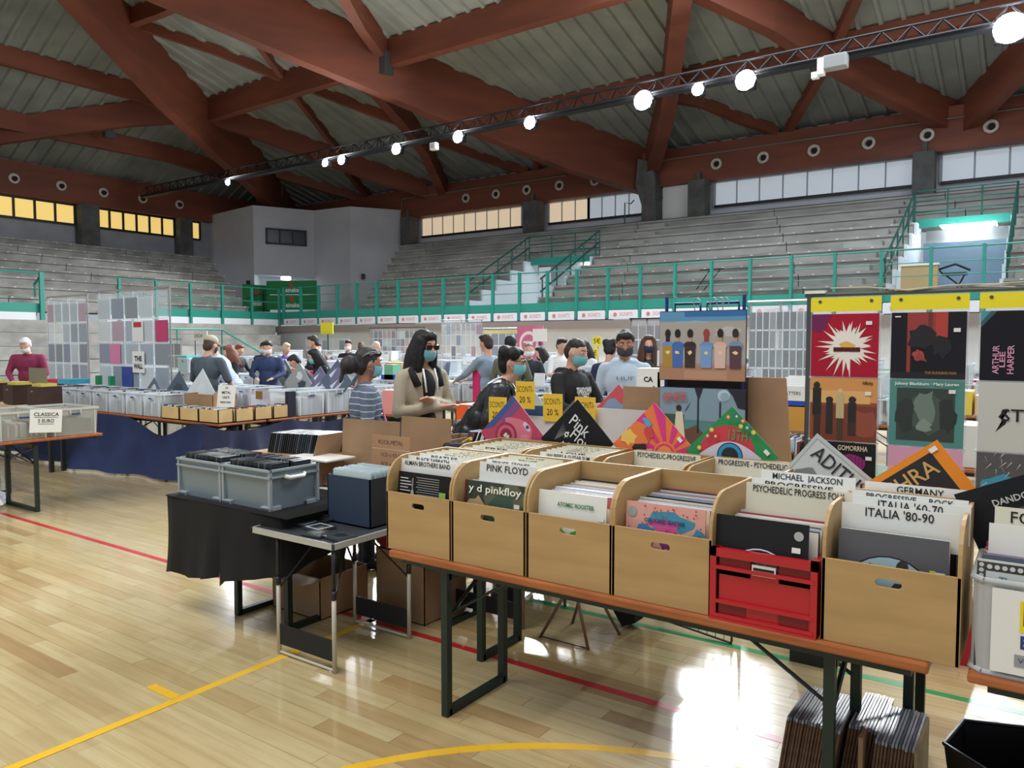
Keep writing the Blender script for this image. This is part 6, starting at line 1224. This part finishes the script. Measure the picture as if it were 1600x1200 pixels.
def wbox(lab, x0, x1, y0, y1, z, h, axis='x'):
    t = thing('wooden_box', lab, 'box', (x0, y0, z)); a, b = x1 - x0, y1 - y0; th = .01
    MB().box(0, a, 0, th, 0, h, OC).box(0, a, b - th, b, 0, h, OC).box(0, th, 0, b, 0, h, OC).box(a - th, a, 0, b, 0, h, OC).box(0, a, 0, b, 0, th, OC).build('body', t)
    far_cds(x0 + .02, x1 - .02, y0 + .02, y1 - .02, z + .02, z + h + .02, 'x' if a > b else 'y')
nm_ = ['first', 'second', 'third']
for k in range(3): wbox('light wooden disc box at the table corner facing the blue drape, %s from the left' % nm_[k], -9.07 + .4 * k, -8.69 + .4 * k, 5.32, 5.52, .755, .155)
for k in range(3): wbox('light wooden disc box on the side arm, %s from the corner' % nm_[k], -8.08, -7.87, 5.54 + .27 * k, 5.79 + .27 * k, .755, .155)
carton('grey-brown box behind the light wooden disc boxes', -8.95, -8.35, 5.56, 5.9, .76, 1.06)
s_ = MB().box(-.13, .13, 0, .004, 0, .27, WHITE).build('paper_sign', label='white paper sign reading CD METAL USATI on the wooden disc boxes', cat='sign', loc=(-8.1, 5.56, .92), rot=(R(-8), 0, R(14)))
for k, (q, sz) in enumerate((('CD', .03), ('METAL', .045), ('USATI', .04), ('PREZZO FISSO', .025))): text(q, s_, 0, .235 - .058 * k, sz, INK, bold=.0008)
MB().box(-.06, .06, 0, .01, 0, .1, mat('gold_dark_print', (120, 90, 40), .5)).build('small_cover', label='small dark and gold cover behind the METAL sign', cat='cover', loc=(-7.98, 5.95, 1.0)); MB().box(-7.92, -7.86, 6.3, 6.42, .76, 1.08, mat('cloth_26_30_50', (26, 30, 50), .8)).build('dark_box', label='tall dark box between the wooden boxes and the clear bins', cat='box')
for k in range(4):
    y = 6.45 + .47 * k
    o = dup(BIN, (-7.86, y, .76), PI / 2, 'clear bin on the side arm behind the striped jersey, %s from the wooden boxes' % ('first', 'second', 'third', 'fourth')[k], 'clear bins on the side arm'); o.scale = (1.12, 1, 1.1)
    far_cds(-8.35, -7.9, y + .03, y + .4, .78, 1.0, 'y'); 
# diamonds over the side arm
def diam(x, y, z, lab, base, shapes, sz=.3, rz=0):
    o = sleeve('record', lab, (x, y, z), (R(-6), 0, rz), base, shapes, S=sz, diamond=45, th=.005, group='covers standing on a corner across the hall'); return o
mix = [((150, 156, 160), blob(.5, .5, .3, 3)), ((60, 66, 76), blob(.7, .6, .2, 4)), ((210, 214, 216), blob(.35, .7, .15, 5))]
mix2 = [((110, 110, 140), blob(.4, .6, .3, 6)), ((214, 216, 220), [(.1, .4), (.2, .8), (.24, .4)]), ((214, 216, 220), [(.4, .2), (.5, .6), (.54, .2)]), ((200, 200, 210), [(.6, .3), (.7, .8), (.74, .3)])]
for k, (px, yy, z, b_, s2, sz, la) in enumerate(((465, 7.2, 1.2, (150, 158, 160), mix, .42, 'large grey diamond-set cover, leftmost of the four before the girl with the pale blue mask'), (498, 7.6, 1.18, (110, 106, 140), mix2, .36, 'violet grey diamond-set cover second in the group of four'), (525, 7.25, 1.24, (90, 104, 120), mix2, .44, 'blue grey diamond-set cover third in the group of four'), (563, 7.7, 1.16, (74, 78, 84), mix, .36, 'dark diamond-set cover beside the striped jersey'),
    (277, 5.95, 1.2, (84, 96, 108), [((60, 72, 84), blob(.5, .5, .3, 7))], .38, 'dark blue-grey diamond-set cover left of the white one'), (313, 5.75, 1.22, (206, 214, 220), [((214, 222, 226), blob(.5, .5, .3, 8))], .42, 'plain white diamond-set cover in front of the cap wearer'), (238, 5.9, 1.14, (100, 110, 120), mix, .32, 'grey diamond-set cover at the right end of the clear cover wall'),
    (405, 9.1, 1.13, (186, 196, 190), mix, .34, 'pale diamond-set cover in front of the navy jumper'), (423, 9.1, 1.14, (200, 208, 208), [], .34, 'white diamond-set cover in front of the blonde person'), (443, 9.0, 1.15, (110, 122, 130), mix, .36, 'blue-grey diamond-set cover beside the orange box'), (358, 9.4, 1.12, (130, 150, 140), mix, .3, 'greenish diamond-set cover near the auburn-haired person'))):
    diam(UV(px, yy), yy, z - (.15 if px < 320 else .08 if px < 600 and yy < 8 else 0), la, b_, s2, sz)
MB().box(-.12, .12, 0, .2, 0, .22, mat('orange_box', (232, 120, 40), .6)).build('orange_box', label='small orange box beside the blue-grey diamond cover', cat='box', loc=(UV(458, 9.2), 9.2, 1.0))
# classical table at the left
beer_table(-9.0, -8.22, 2.3, 4.16, .74, 'trestle table at the left edge with the CLASSICA sign', [2.9, 3.52], axis='y')
t = make_bin(.46, .70, .28, clear('old_clear_plastic', (190, 192, 184), .55, .2), clear('old_clear_rim', (206, 208, 200), .85, .25), 'disc_bin'); tag(t, 'yellowed clear bin with the CLASSICA sign at the left edge', 'bin', 'clear bins of the CLASSICA table'); t.location = (-8.24, 3.17, .745); t.rotation_euler = (0, 0, PI / 2)
t2 = dup(t, (-8.24, 3.66, .745), PI / 2, 'clear bin right of the CLASSICA sign bin', 'clear bins of the CLASSICA table'); t3 = dup(t, (-8.24, 2.68, .745), PI / 2, 'clear bin cut by the left edge of the picture', 'clear bins of the CLASSICA table')
for k, y in enumerate((2.7, 3.2, 3.7)):
    for r_ in range(3): far_cds(-8.88 + .2 * r_, -8.76 + .2 * r_, y, y + .42, .76, .9, 'y', mt=DARKCD if k == 2 else None)
MB().box(-8.95, -8.3, 2.7, 3.1, 1.03, 1.04, mat('pale_blue_lid', (150, 180, 190), .4)).build('bin_lid', label='pale blue lid lying on the leftmost bin', cat='lid')
s_ = MB().box(-.15, .15, 0, .004, -.23, 0, WHITE).build('paper_sign', label='white paper sign reading CLASSICA 5 EURO taped on a clear bin', cat='sign', loc=(-8.20, 3.60, 1.03), rot=(0, R(4), PI / 2))
text('CLASSICA', s_, 0, -.05, .05, INK, width=.235, bold=.0005); text('5 EURO', s_, 0, -.115, .05, INK, width=.15, bold=.0005)
MB().box(-.11, .11, -.003, -.0015, -.079, -.076, INK).box(-.075, .075, -.003, -.0015, -.145, -.142, INK).build('underline', s_)
m = MB(); r_ = random.Random(8); PB = clear('clear_bag_plastic', (206, 208, 212), .8, .3)
for (cx2, cy2, cz2, rr2) in ((-8.95, 3.25, .06, .24), (-8.7, 3.1, .05, .2), (-9.15, 3.4, .1, .22)):
    m.lathe([(rr2 * .7, 0), (rr2, .03), (rr2 * .9, .08), (rr2 * .5, .12), (.02, .13)], PB, Matrix.Translation((cx2, cy2, .003)), 9)
m.build('plastic_bags', label='heap of whitish clear plastic bags on the floor at the left edge', cat='bag')
MB().box(-10.2, -9.9, 3.6, 3.75, .0, .7, mat('grey_post', (110, 110, 112), .5)).build('table_support', label='grey support post behind the CLASSICA table legs', cat='post')
# clear walls of covers
CP = pick('pocket_cover', [(150, 166, 184), (90, 104, 124), (206, 212, 218), (60, 70, 90), (190, 200, 210), (120, 136, 158), (180, 120, 150), (226, 228, 230), (70, 90, 130), (170, 186, 196)], .35)
CPD = pick('pocket_cover_dark', [(60, 70, 84), (96, 104, 116), (120, 130, 140), (50, 56, 70), (140, 148, 156), (84, 92, 110)], .35)
CPM = pick('pocket_cover_mixed', [(190, 170, 160), (120, 100, 96), (206, 200, 196), (80, 60, 60), (200, 150, 140), (160, 150, 150), (226, 224, 220), (110, 60, 60), (150, 130, 120)], .4)
def rack(lab, x0, x1, v, z0, z1, rows, cols, gl, cm=CP, rz=0, pole=SILV, film=True, skip=0, header=None, legs=True, seed=1):
    t = thing('cover_wall', lab, 'rack', (x0, v, 0), rz); W_ = x1 - x0; rd2 = random.Random(seed)
    for x in (0, W_ / 2, W_): MB().tube([(x, .02, z0 if not legs else 0), (x, .02, z1 + .04)], .014, pole, 8).build('pole', t)
    MB().tube([(-.03, .02, z1 + .04), (W_ + .03, .02, z1 + .04)], .014, pole, 8).build('crossbar', t)
    if film: MB().box(0, W_, -.008, -.006, z0, z1, FILM).build('film_sheet', t)
    hh = (z1 - z0 - .06) / rows; ww = W_ / cols
    m = MB()
    for r_ in range(1, rows + 1): m.box(0, W_, -.012, -.008, z1 - .06 - hh * r_ - .006, z1 - .06 - hh * r_ + .006, CBR)
    for c in range(1, cols): m.box(ww * c - .005, ww * c + .005, -.012, -.008, z0, z1 - .05, CBR)
    m.build('pocket_seams', t)
    if header: MB().box(0, W_, -.02, -.014, z1 - .09, z1 - .01, header).build('header_strip', t)
    me = MB().box(0, ww * .9, 0, .004, 0, hh * .9, cm).mesh('cover')
    for r_ in range(rows):
        for c in range(cols):
            if rd2.random() < skip: continue
            d = Vector((ww * c + ww * .05, 0, 0)); d.rotate(Matrix.Rotation(rz, 3, 'Z'))
            link('record_cover', me, None, (x0 + d.x, v + d.y, z1 - .06 - hh * (r_ + 1) + .01), (0, 0, rz), label='cover in the %s pocket of row %s of %s' % (ORD[c], ('one', 'two', 'three', 'four', 'five', 'six')[r_], gl), cat='cover', group='covers in ' + gl)
    return t
RV = 6.02
rack('tall clear wall of pocketed covers, left half, above the blue drape', UV(76, RV), UV(137, RV), RV, 1.05, 2.40, 4, 5, 'the left clear wall', CP, seed=3, legs=False, skip=.1)
rack('tall clear wall of pocketed covers, right half, with the THE WALL cover', UV(150, RV), UV(260, RV), RV + .05, 1.03, 2.44, 4, 5, 'the right clear wall', CP, seed=4, legs=False, skip=.1)
o = MB().box(-.16, .16, 0, .004, 0, .31, WHITE).build('record_cover', label='white cover lettered THE WALL in the clear wall', cat='cover', loc=(UV(214, RV), RV + .02, 1.26)); text('THE', o, 0, .2, .1, INK, width=.2, bold=.004); text('WALL', o, 0, .09, .1, INK, width=.24, bold=.004)
for px, z, c, la in ((250, 1.71, (190, 60, 110), 'bright pink cover second row right in the clear wall'), (177, 1.38, (214, 130, 170), 'pink oval cover in the third row of the clear wall'), (195, 1.04, (50, 70, 150), 'royal blue cover in the bottom row of the clear wall'), (213, 1.71, (226, 226, 226), 'white cover with a red top in the clear wall')):
    o = MB().box(-.15, .15, 0, .004, 0, .3, mat('cover_%d_%d_%d' % c, c, .4)).build('record_cover', label=la, cat='cover', loc=(UV(px, RV), RV + .03, z))
    if 'red top' in la: art(o, -.15, 0, .3, .3, -.001, [((180, 50, 70), rect(.15, .7, .85, .95))])
# far racks and posters near the right wall
rack('colourful wall of covers on a dark frame behind the long-haired person', UV(578, 17.5), UV(662, 17.5), 17.5, 1.1, 2.12, 4, 12, 'the colourful far rack', CPM, pole=BLK, seed=5, skip=.1)
rack('wide clear hanging wall at the middle, mostly see-through', UV(690, 14.5), UV(752, 14.5), 14.5, 1.1, 2.2, 4, 8, 'the see-through middle wall', CP, seed=6, skip=.75)
rack('rack of dark covers with a pale yellow header', UV(756, 15), UV(815, 15), 15, 1.0, 2.0, 3, 5, 'the dark rack with yellow header', CPD, pole=SILV, header=mat('pale_yellow', (216, 208, 140), .6), seed=7)
rack('clear rack with a few covers beside the yellow board at the far left', UV(478, 18), UV(548, 18), 18, 1.1, 1.85, 2, 8, 'the small far left rack', CPD, seed=8, skip=.5)
rack('rack of mixed covers left of the blue wire stand', UV(985, 11.5), UV(1035, 11.5), 11.5, 1.25, 2.05, 3, 4, 'the rack beside the folded arms person', CPM, pole=BLK, seed=9)
rack('clear wall of small disc pockets between the posters and the hanging records', UV(1166, 7.9), UV(1262, 7.9), 8.0, .85, 2.08, 6, 9, 'the grey disc wall', CPD, seed=10, skip=.06)
rack('small rack at the left behind the cap wearer', UV(262, 12), UV(283, 12), 12, 1.0, 1.75, 2, 2, 'the small rack at the left', CPD, seed=11)
rack('dark rack with covers left of the white-haired person', UV(-10, 11), UV(40, 11), 11, 1.25, 1.62, 1, 5, 'the low rack at the left edge', CPD, pole=BLK, seed=12)
t = thing('poster', 'pink poster with a white ring behind the vendor in black', 'poster', (UV(828, 13.5), 13.5, 1.2)); MB().box(-.33, .33, 0, .02, -.1, .85, mat('pink_poster', (206, 110, 140), .6)).build('board', t); art(t, -.33, -.1, .66, .95, -.001, [((232, 226, 226), circ(.45, .6, .36, .28)), ((206, 110, 140), circ(.45, .6, .28, .21)), ((225, 220, 220), rect(.25, .62, .65, .66)), ((225, 220, 220), rect(.3, .5, .6, .53))], 'poster_print')
MB().box(-.17, .17, 0, .01, 0, .26, WHITE).tube([(0, .02, -1.72), (0, .02, .2)], .012, BLK, 6).build('paper_sign', label='white sign at the top right of the pink poster', cat='sign', loc=(UV(843, 13.4), 13.4, 1.72))
MB().box(-.3, .3, 0, .03, 0, .38, mat('yellow_board', (236, 222, 50), .6)).tube([(0, .05, -1.8), (0, .05, .1)], .02, BLK, 6).build('yellow_board', label='bright yellow board on a pole by the far left rack', cat='sign', loc=(UV(511, 17.5), 17.5, 1.98))
for (px, z, h_, la) in ((933, 1.72, 1, 'round yellow 5 sign high on a pole by the wall'), (928, 1.5, 0, 'lower round yellow 5 sign on the same pole')):
    t = thing('price_sign', la, 'sign', (UV(px, 12.4), 12.4, z)); MB().lathe([(.1, 0), (.1, .01)], mat('sign_yellow', (236, 214, 60), .5), Matrix.Rotation(PI / 2, 4, 'X'), 20).build('disc', t); text('5€', t, 0, 0, .13, INK, y=-.014)
    if h_: MB().tube([(0, .03, -1.7), (0, .03, 0)], .018, mat('wood_pole', (190, 180, 150), .6), 6).build('pole', t)
MB().box(-.35, .35, 0, .02, 0, .3, WHITE).tube([(-.33, .03, -1.74), (-.33, .03, .3)], .015, BLK, 6).tube([(.33, .03, -1.74), (.33, .03, .3)], .015, BLK, 6).build('banner', label='white banner with dark lettering behind the cap wearer', cat='banner', loc=(UV(314, 14), 14, 1.75)); 
t_ = [q for q in col.objects if q.get('label', '').startswith('white banner with dark')][0]; text('DISCHI', t_, -.1, .15, .16, INK, y=-.003, width=.4)
# rows of trestle tables with bins
rows_ = [(6.9, -13.8, -9.2, .75), (7.75, -5.9, -1.6, .75), (9.3, -17, -1.0, .78), (11.1, -18, .5, .78), (12.9, -19, 1, .8), (14.9, -21, 2, .82), (17.0, -22, 3, .85)]
words = ['first', 'second', 'third', 'fourth', 'fifth', 'sixth', 'seventh']
rb = random.Random(21)
for ri, (v, ua, ub, zt) in enumerate(rows_):
    n_t = int((ub - ua) / 2.2)
    g_ = 'clear bins on the %s table row of the hall' % words[ri]
    for k in range(n_t):
        x0 = ua + (ub - ua) * k / n_t; x1 = x0 + (ub - ua) / n_t - .04
        beer_table(x0, x1, v, v + .62, zt, 'trestle table in the %s row of the hall covered with clear bins' % words[ri], [x0 + .4, x1 - .4], group='trestle tables of the %s row' % words[ri])
    x = ua + .05
    while x < ub - .45:
        if rb.random() < .12:
            c = rb.choice([(206, 176, 126), (150, 118, 88), (226, 226, 222), (190, 40, 70), (40, 80, 170), (226, 200, 80)]); h_ = rb.uniform(.16, .3)
            MB().box(0, .4, 0, .5, 0, h_, mat('box_%d_%d_%d' % c, c, .6)).box(.02, .38, .02, .48, h_ - .02, h_ + .004, CDI).build('disc_box', label='%s disc box among the clear bins of the %s row' % ({206: 'light wood', 150: 'brown', 226: 'pale', 190: 'crimson', 40: 'blue'}.get(c[0]), words[ri]), cat='box', group='opaque boxes of the %s row' % words[ri], loc=(x, v + .04, zt + .005))
        else:
            o = binat(x, v + .03, zt + .005, 'clear bin of discs on the %s table row of the hall' % words[ri], g_); 
            far_cds(x + .03, x + .37, v + .06, v + .19, zt + .02, zt + .2, step=.02); far_cds(x + .03, x + .37, v + .22, v + .36, zt + .1, zt + .27, step=.02); far_cds(x + .03, x + .37, v + .4, v + .54, zt + .12, zt + .29, step=.02)
            if rb.random() < .3 and ri > 1: binat(x, v + .03, zt + .3, 'clear bin of discs on the %s table row of the hall' % words[ri], g_); far_cds(x + .03, x + .37, v + .06, v + .5, zt + .32, zt + .56, step=.02)
        x += .43
# records standing on end and small paper cards along the rows
kk = 0
for ri, (v, ua, ub, zt) in enumerate(rows_[2:]):
    for q in range(9):
        x = rb.uniform(ua + 4, ub - .5); c = rb.choice([(226, 228, 230), (110, 130, 150), (60, 60, 70), (70, 170, 190), (200, 70, 60), (150, 200, 160), (230, 190, 70)]); wd = rb.uniform(.16, .3)
        MB().box(-wd / 2, wd / 2, 0, .01, 0, wd, mat('cover_%d_%d_%d' % c, c, .5)).build('record_cover', label='cover propped up on the bins of the %s row' % words[ri + 2], cat='cover', group='covers propped on the %s row' % words[ri + 2], loc=(x, v + .1, zt + .28), rot=(R(-8), 0, rb.uniform(-.5, .5)))
# reduced-price boxes with the yellow signs
WCB = noisy('white_carton', (206, 204, 202), (216, 214, 212), 3, .7); YSG = noisy('yellow_paper', (232, 190, 50), (238, 200, 66), 4, .7)
beer_table(-3.5, -1.95, 4.42, 4.9, .78, 'trestle table carrying the white cartons with the SCONTI signs', [-3.3, -2.15])
carton('white carton of records with two yellow signs, left of the pair', -3.28, -2.72, 4.45, 4.83, .785, 1.19, mt=WCB); carton('tall white carton of records on the right of the SCONTI table', -2.62, -2.02, 4.45, 4.83, .785, 1.27, mt=WCB)
for k in range(24): link('record', _recs[k % 3], None, (-3.0, 4.5 + .013 * k, .86), (R(-3), 0, 0), label='%s record from the front in the left white carton' % ORD[k], cat='record', group='records in the left white carton')
for k in range(24): link('record', _recs[k % 3], None, (-2.34, 4.5 + .013 * k, .93), (R(-3), 0, 0), label='%s record from the front in the tall white carton' % ORD[k], cat='record', group='records in the tall white carton')
MB().box(-3.12, -2.83, 4.47, 4.475, .98, 1.26, mat('cover_30_80_150', (30, 80, 150), .5)).build('record', label='blue record cover under the middle SCONTI sign', cat='record')
MB().box(0, .27, 0, .006, 0, .24, CARD).build('cardboard_sheet', label='torn brown cardboard standing in the tall white carton', cat='cardboard', loc=(-2.32, 4.6, 1.17))
sg_ = [(-3.22, 4.42, 1.12, 'lower left yellow SCONTI 20% sign, partly behind the pink cover'), (-2.97, 4.40, 1.24, 'highest yellow SCONTI 20% sign, above the blue record'), (-2.77, 4.44, 1.16, 'yellow SCONTI 20% sign half hidden by the black diamond record'), (-2.50, 4.41, 1.15, 'rightmost yellow SCONTI 20% sign on the white carton')]
for x, y, z, la in sg_:
    o = MB().box(-.075, .075, 0, .003, 0, .19, YSG).build('price_sign', label=la, cat='sign', loc=(x, y, z), rot=(0, 0, R(4))); text('SCONTI-', o, 0, .135, .06, INK, width=.13, bold=-.0008); text('20 %', o, 0, .062, .062, INK, width=.09, bold=-.0003)
for (x, c, la) in ((-3.12, (170, 176, 172), 'grey tip of a diamond-set cover above the lower left sign'), (-2.72, (90, 94, 96), 'dark tip of a diamond-set cover before the black hoodie'), (-2.42, (190, 80, 90), 'red and blue tip of a diamond-set cover'), (-2.16, (100, 96, 90), 'brownish tip of a diamond-set cover at the torn cardboard')):
    sleeve('record', la, (x, 4.72, 1.12 if x < -2.6 else 1.19), (R(-4), 0, 0), c, [((120, 140, 170), blob(.4, .5, .3, 3))] if c[0] == 190 else [], diamond=45, th=.004)
beer_table(-7.0, -6.2, 6.95, 7.35, .8, 'small table under the pink see-through bin', [-6.8, -6.4])
# orange and white boxes at the middle
x_, y_ = P(-.42, 7.9); MB().box(0, .5, 0, .35, 0, .27, mat('vivid_orange_plastic', (226, 88, 36), .5)).box(.01, .49, .01, .34, .26, .275, mat('pale_grey', (190, 190, 190), .5)).build('orange_crate', label='vivid orange box right of the beige jacket', cat='box', loc=(x_ - .2, y_, .78))
x_, y_ = P(-.08, 7.7); MB().box(0, .45, 0, .35, 0, .22, mat('box_pale_blue', (196, 212, 224), .6)).build('white_box', label='pale box between the orange box and the pink cover', cat='box', loc=(x_, y_, .78)); beer_table(x_ - .9, x_ + .9, y_ - .05, y_ + .5, .775, 'table under the vivid orange box', [x_ - .6, x_ + .6], top=mat('orange_red_top', (196, 70, 40), .5))
beer_table(-3.5, -2.2, 5.95, 6.35, .85, 'table with white boxes in front of the pale blue hoodie', [-3.2, -2.5])
for (px, w_, h_, z, la, s) in ((1013, .22, .24, 1.24, 'white box marked with two dark symbols left of the stand', 'CA'), (1045, .2, .2, 1.25, 'plain white box beside the marked one', ''), (1037, .12, .13, 1.5, 'small white stack on top of the plain white box', '')):
    o = MB().box(-w_ / 2, w_ / 2, 0, .2, 0, h_, WHITE).build('white_box', label=la, cat='box', loc=(UV(px, 6.0), 6.0, z)); 
    if s: text(s, o, 0, h_ * .6, .06, INK, bold=.002)
MB().box(-2.9, -2.25, 6.06, 6.32, .86, 1.24, mat('cream_carton', (214, 206, 190), .7)).build('cardboard_box', label='cream carton under the white boxes left of the posters', cat='box')
m = MB(); o = MB().box(0, .35, 0, .3, 0, .16, mat('box_226_200_80', (226, 200, 80), .6)).build('disc_box', label='yellow box lettered REGGAE left of the orange cover', cat='box', loc=(UV(985, 6.0), 6.0, .855)); text('REGGAE', o, .16, .07, .06, mat('ink_red', (180, 40, 40), .5), width=.26, bold=.002)
# disc table right of the posters
beer_table(-2.3, -.7, 5.75, 6.4, .76, 'table crowded with small disc boxes right of the posters', [-2.0, -1.0], top=mat('dark_green_top', (30, 80, 60), .6))
for k in range(4):
    for j in range(3):
        x, y = -2.1 + .19 * k, 5.8 + .2 * j; c = carton('brown cardboard tray of discs on the table right of the posters', x, x + .17, y, y + .18, .765, .88); c['group'] = 'cardboard disc trays right of the posters'
        far_cds(x + .01, x + .16, y + .02, y + .16, .78, .98, step=.011)
MB().box(-2.12, -1.86, 6.45, 6.7, .98, 1.17, mat('maroon_case', (76, 26, 36), .4)).lathe([(.015, 0), (.015, .01)], SILV, Matrix.Translation((-2.0, 6.445, 1.09)) @ Matrix.Rotation(PI / 2, 4, 'X'), 10).build('small_case', label='maroon case with a round clasp right of the posters', cat='case')
MB().box(-1.84, -1.55, 6.45, 6.7, .98, 1.17, mat('amber_box', (206, 150, 60), .6)).build('disc_box', label='amber box beside the maroon case', cat='box'); MB().box(-2.15, -1.4, 6.42, 6.9, .76, .98, CARD).build('cardboard_box', label='brown box under the maroon case', cat='box')
MB().box(-2.0, -1.5, 6.5, 6.85, 1.18, 1.22, mat('blue_plastic', (30, 70, 180), .4)).build('blue_tray', label='blue tray under the white files right of the posters', cat='tray')
for k in range(7): link('record', MB().box(0, .3, 0, .01, 0, .12, WHITE).mesh('white_file') if k == 0 else fm_, None, (-1.95 + .02 * k, 6.55 + .035 * k, 1.225 + .012 * k), None, label='white record file card in the blue tray', cat='record', group='white files in the blue tray'); fm_ = [q for q in col.objects if q.get('label') == 'white record file card in the blue tray'][0].data
o = MB().box(0, .36, 0, .005, 0, .12, WHITE).build('divider_card', label='white card lettered BLACK MATTERS on the blue tray', cat='divider', loc=(-1.98, 6.5, 1.22)); text('BLACK MATTERS', o, .18, .06, .04, INK, width=.27)
# boxes seen between the hanging records
beer_table(-.6, 3.2, 6.3, 6.95, .8, 'table of cream boxes behind the hanging records', [-.2, 2.6])
for k in range(8):
    c = rb.choice([(226, 222, 200), (214, 214, 212), (190, 160, 120), (160, 190, 214)]); h_ = .3 + .12 * (k % 3)
    o = MB().box(0, .36, 0, .4, 0, h_, mat('box_%d_%d_%d' % c, c, .6)).build('record_box', label='box number %s from the left behind the hanging records' % ('one', 'two', 'three', 'four', 'five', 'six', 'seven', 'eight')[k], cat='box', loc=(-.5 + .42 * k, 6.35, .805))
    if k in (1, 3): text('ROSSA-1' if k == 3 else 'TITO', o, .18, h_ - .08, .07, INK, width=.26)
MB().prism([(-.55, .0), (-.4, 1.3), (-.25, .0)], 'y', 4.6, 4.62, mat('red_board', (176, 20, 40), .5)).build('red_board', label='red triangular board glimpsed between the hanging records', cat='board', loc=(0, 0, 0))
# left back: brown drawers and things around the maroon shirt
beer_table(-12.0, -9.6, 3.2, 3.85, .74, 'table of brown disc drawers in front of the maroon shirt', [-11.5, -9.6])
BD = noisy('dark_brown_wood', (52, 32, 26), (66, 42, 34), 3, .5)
for k in range(3):
    t = thing('disc_cabinet', 'dark brown disc drawer in front of the maroon shirt, %s from the left' % nm_[k], 'drawer', (UV(-35 + 38 * k, 4.62), 4.62, .86)); MB().box(0, .3, 0, .3, 0, .26, BD).build('body', t); MB().box(.12, .18, -.01, 0, .19, .205, SILV).build('label_holder', t); MB().box(.02, .28, .05, .25, .26, .30, mat('yellow_divider', (214, 196, 90), .6)).build('dividers', t)
MB().box(-12.4, -10.6, 4.6, 4.92, .72, .85, mat('peach_counter', (206, 176, 146), .7)).box(-12.35, -12.3, 4.7, 4.75, 0, .72, BLK).box(-10.7, -10.65, 4.7, 4.75, 0, .72, BLK).box(-12.35, -12.3, 4.85, 4.9, 0, .72, BLK).box(-10.7, -10.65, 4.85, 4.9, 0, .72, BLK).build('display_counter', label='peach-coloured counter carrying the dark brown drawers', cat='table')
MB().box(-.25, .25, 0, .01, 0, .2, mat('olive_board', (130, 124, 104), .7)).build('grey_board', label='olive grey board standing on the brown drawers', cat='board', loc=(UV(58, 4.75), 4.75, 1.16))
MB().lathe([(.2, 0), (.26, .1), (.26, .4), (.18, .55), (.05, .6)], mat('cloth_26_30_50', (26, 30, 50), .8), Matrix.Translation((-9.9, 3.5, .74)), 14).build('navy_bag', label='rounded dark navy bag at the left edge of the picture', cat='bag', smooth=True)
for (px, v, z, wd, h_, c, la) in ((98, 5.45, 1.09, .34, .07, (70, 170, 200), 'turquoise container on the bins below the left clear wall'), (78, 5.6, 1.07, .4, .06, (200, 40, 60), 'red disc boxes lying on the bins at the left'), (285, 9.35, 1.08, .34, .34, (90, 190, 190), 'turquoise folder left of the cap wearer'), (500, 9.35, 1.08, .9, .1, (200, 40, 80), 'crimson lid behind the diamond covers'), (612, 9.35, 1.08, .5, .08, (30, 80, 180), 'blue lid right of the striped jersey'), (615, 7.0, .8, .4, .3, (226, 150, 150), 'pink see-through bin right of the striped jersey'), (607, 9.35, 1.08, .2, .25, (120, 190, 150), 'green cover propped behind the striped jersey'), (150, 5.9, 1.06, .07, .14, (30, 140, 90), 'small green box at the foot of the clear wall, left'), (170, 5.9, 1.06, .07, .14, (40, 150, 100), 'small green box at the foot of the clear wall, right'), (545, 11.2, 1.08, .3, .26, (226, 170, 50), 'amber box of discs before the far clear rack'), (530, 11.25, 1.08, .3, .22, (206, 140, 60), 'orange-brown box of discs before the far clear rack'), (610, 11.2, 1.08, .6, .22, (206, 160, 110), 'tan box of discs under the red jumper')):
    MB().box(-wd / 2, wd / 2, 0, min(wd, .3), 0, h_, mat('box_%d_%d_%d' % c, c, .45)).build('box' if 'lid' not in la else 'flat_box', label=la, cat='box', loc=(UV(px, v), v, z))
if FAR.v: tag(FAR.build('disc_rows', fix=False), 'rows of disc and record spines packed in the clear bins across the hall', 'discs', kind='stuff')
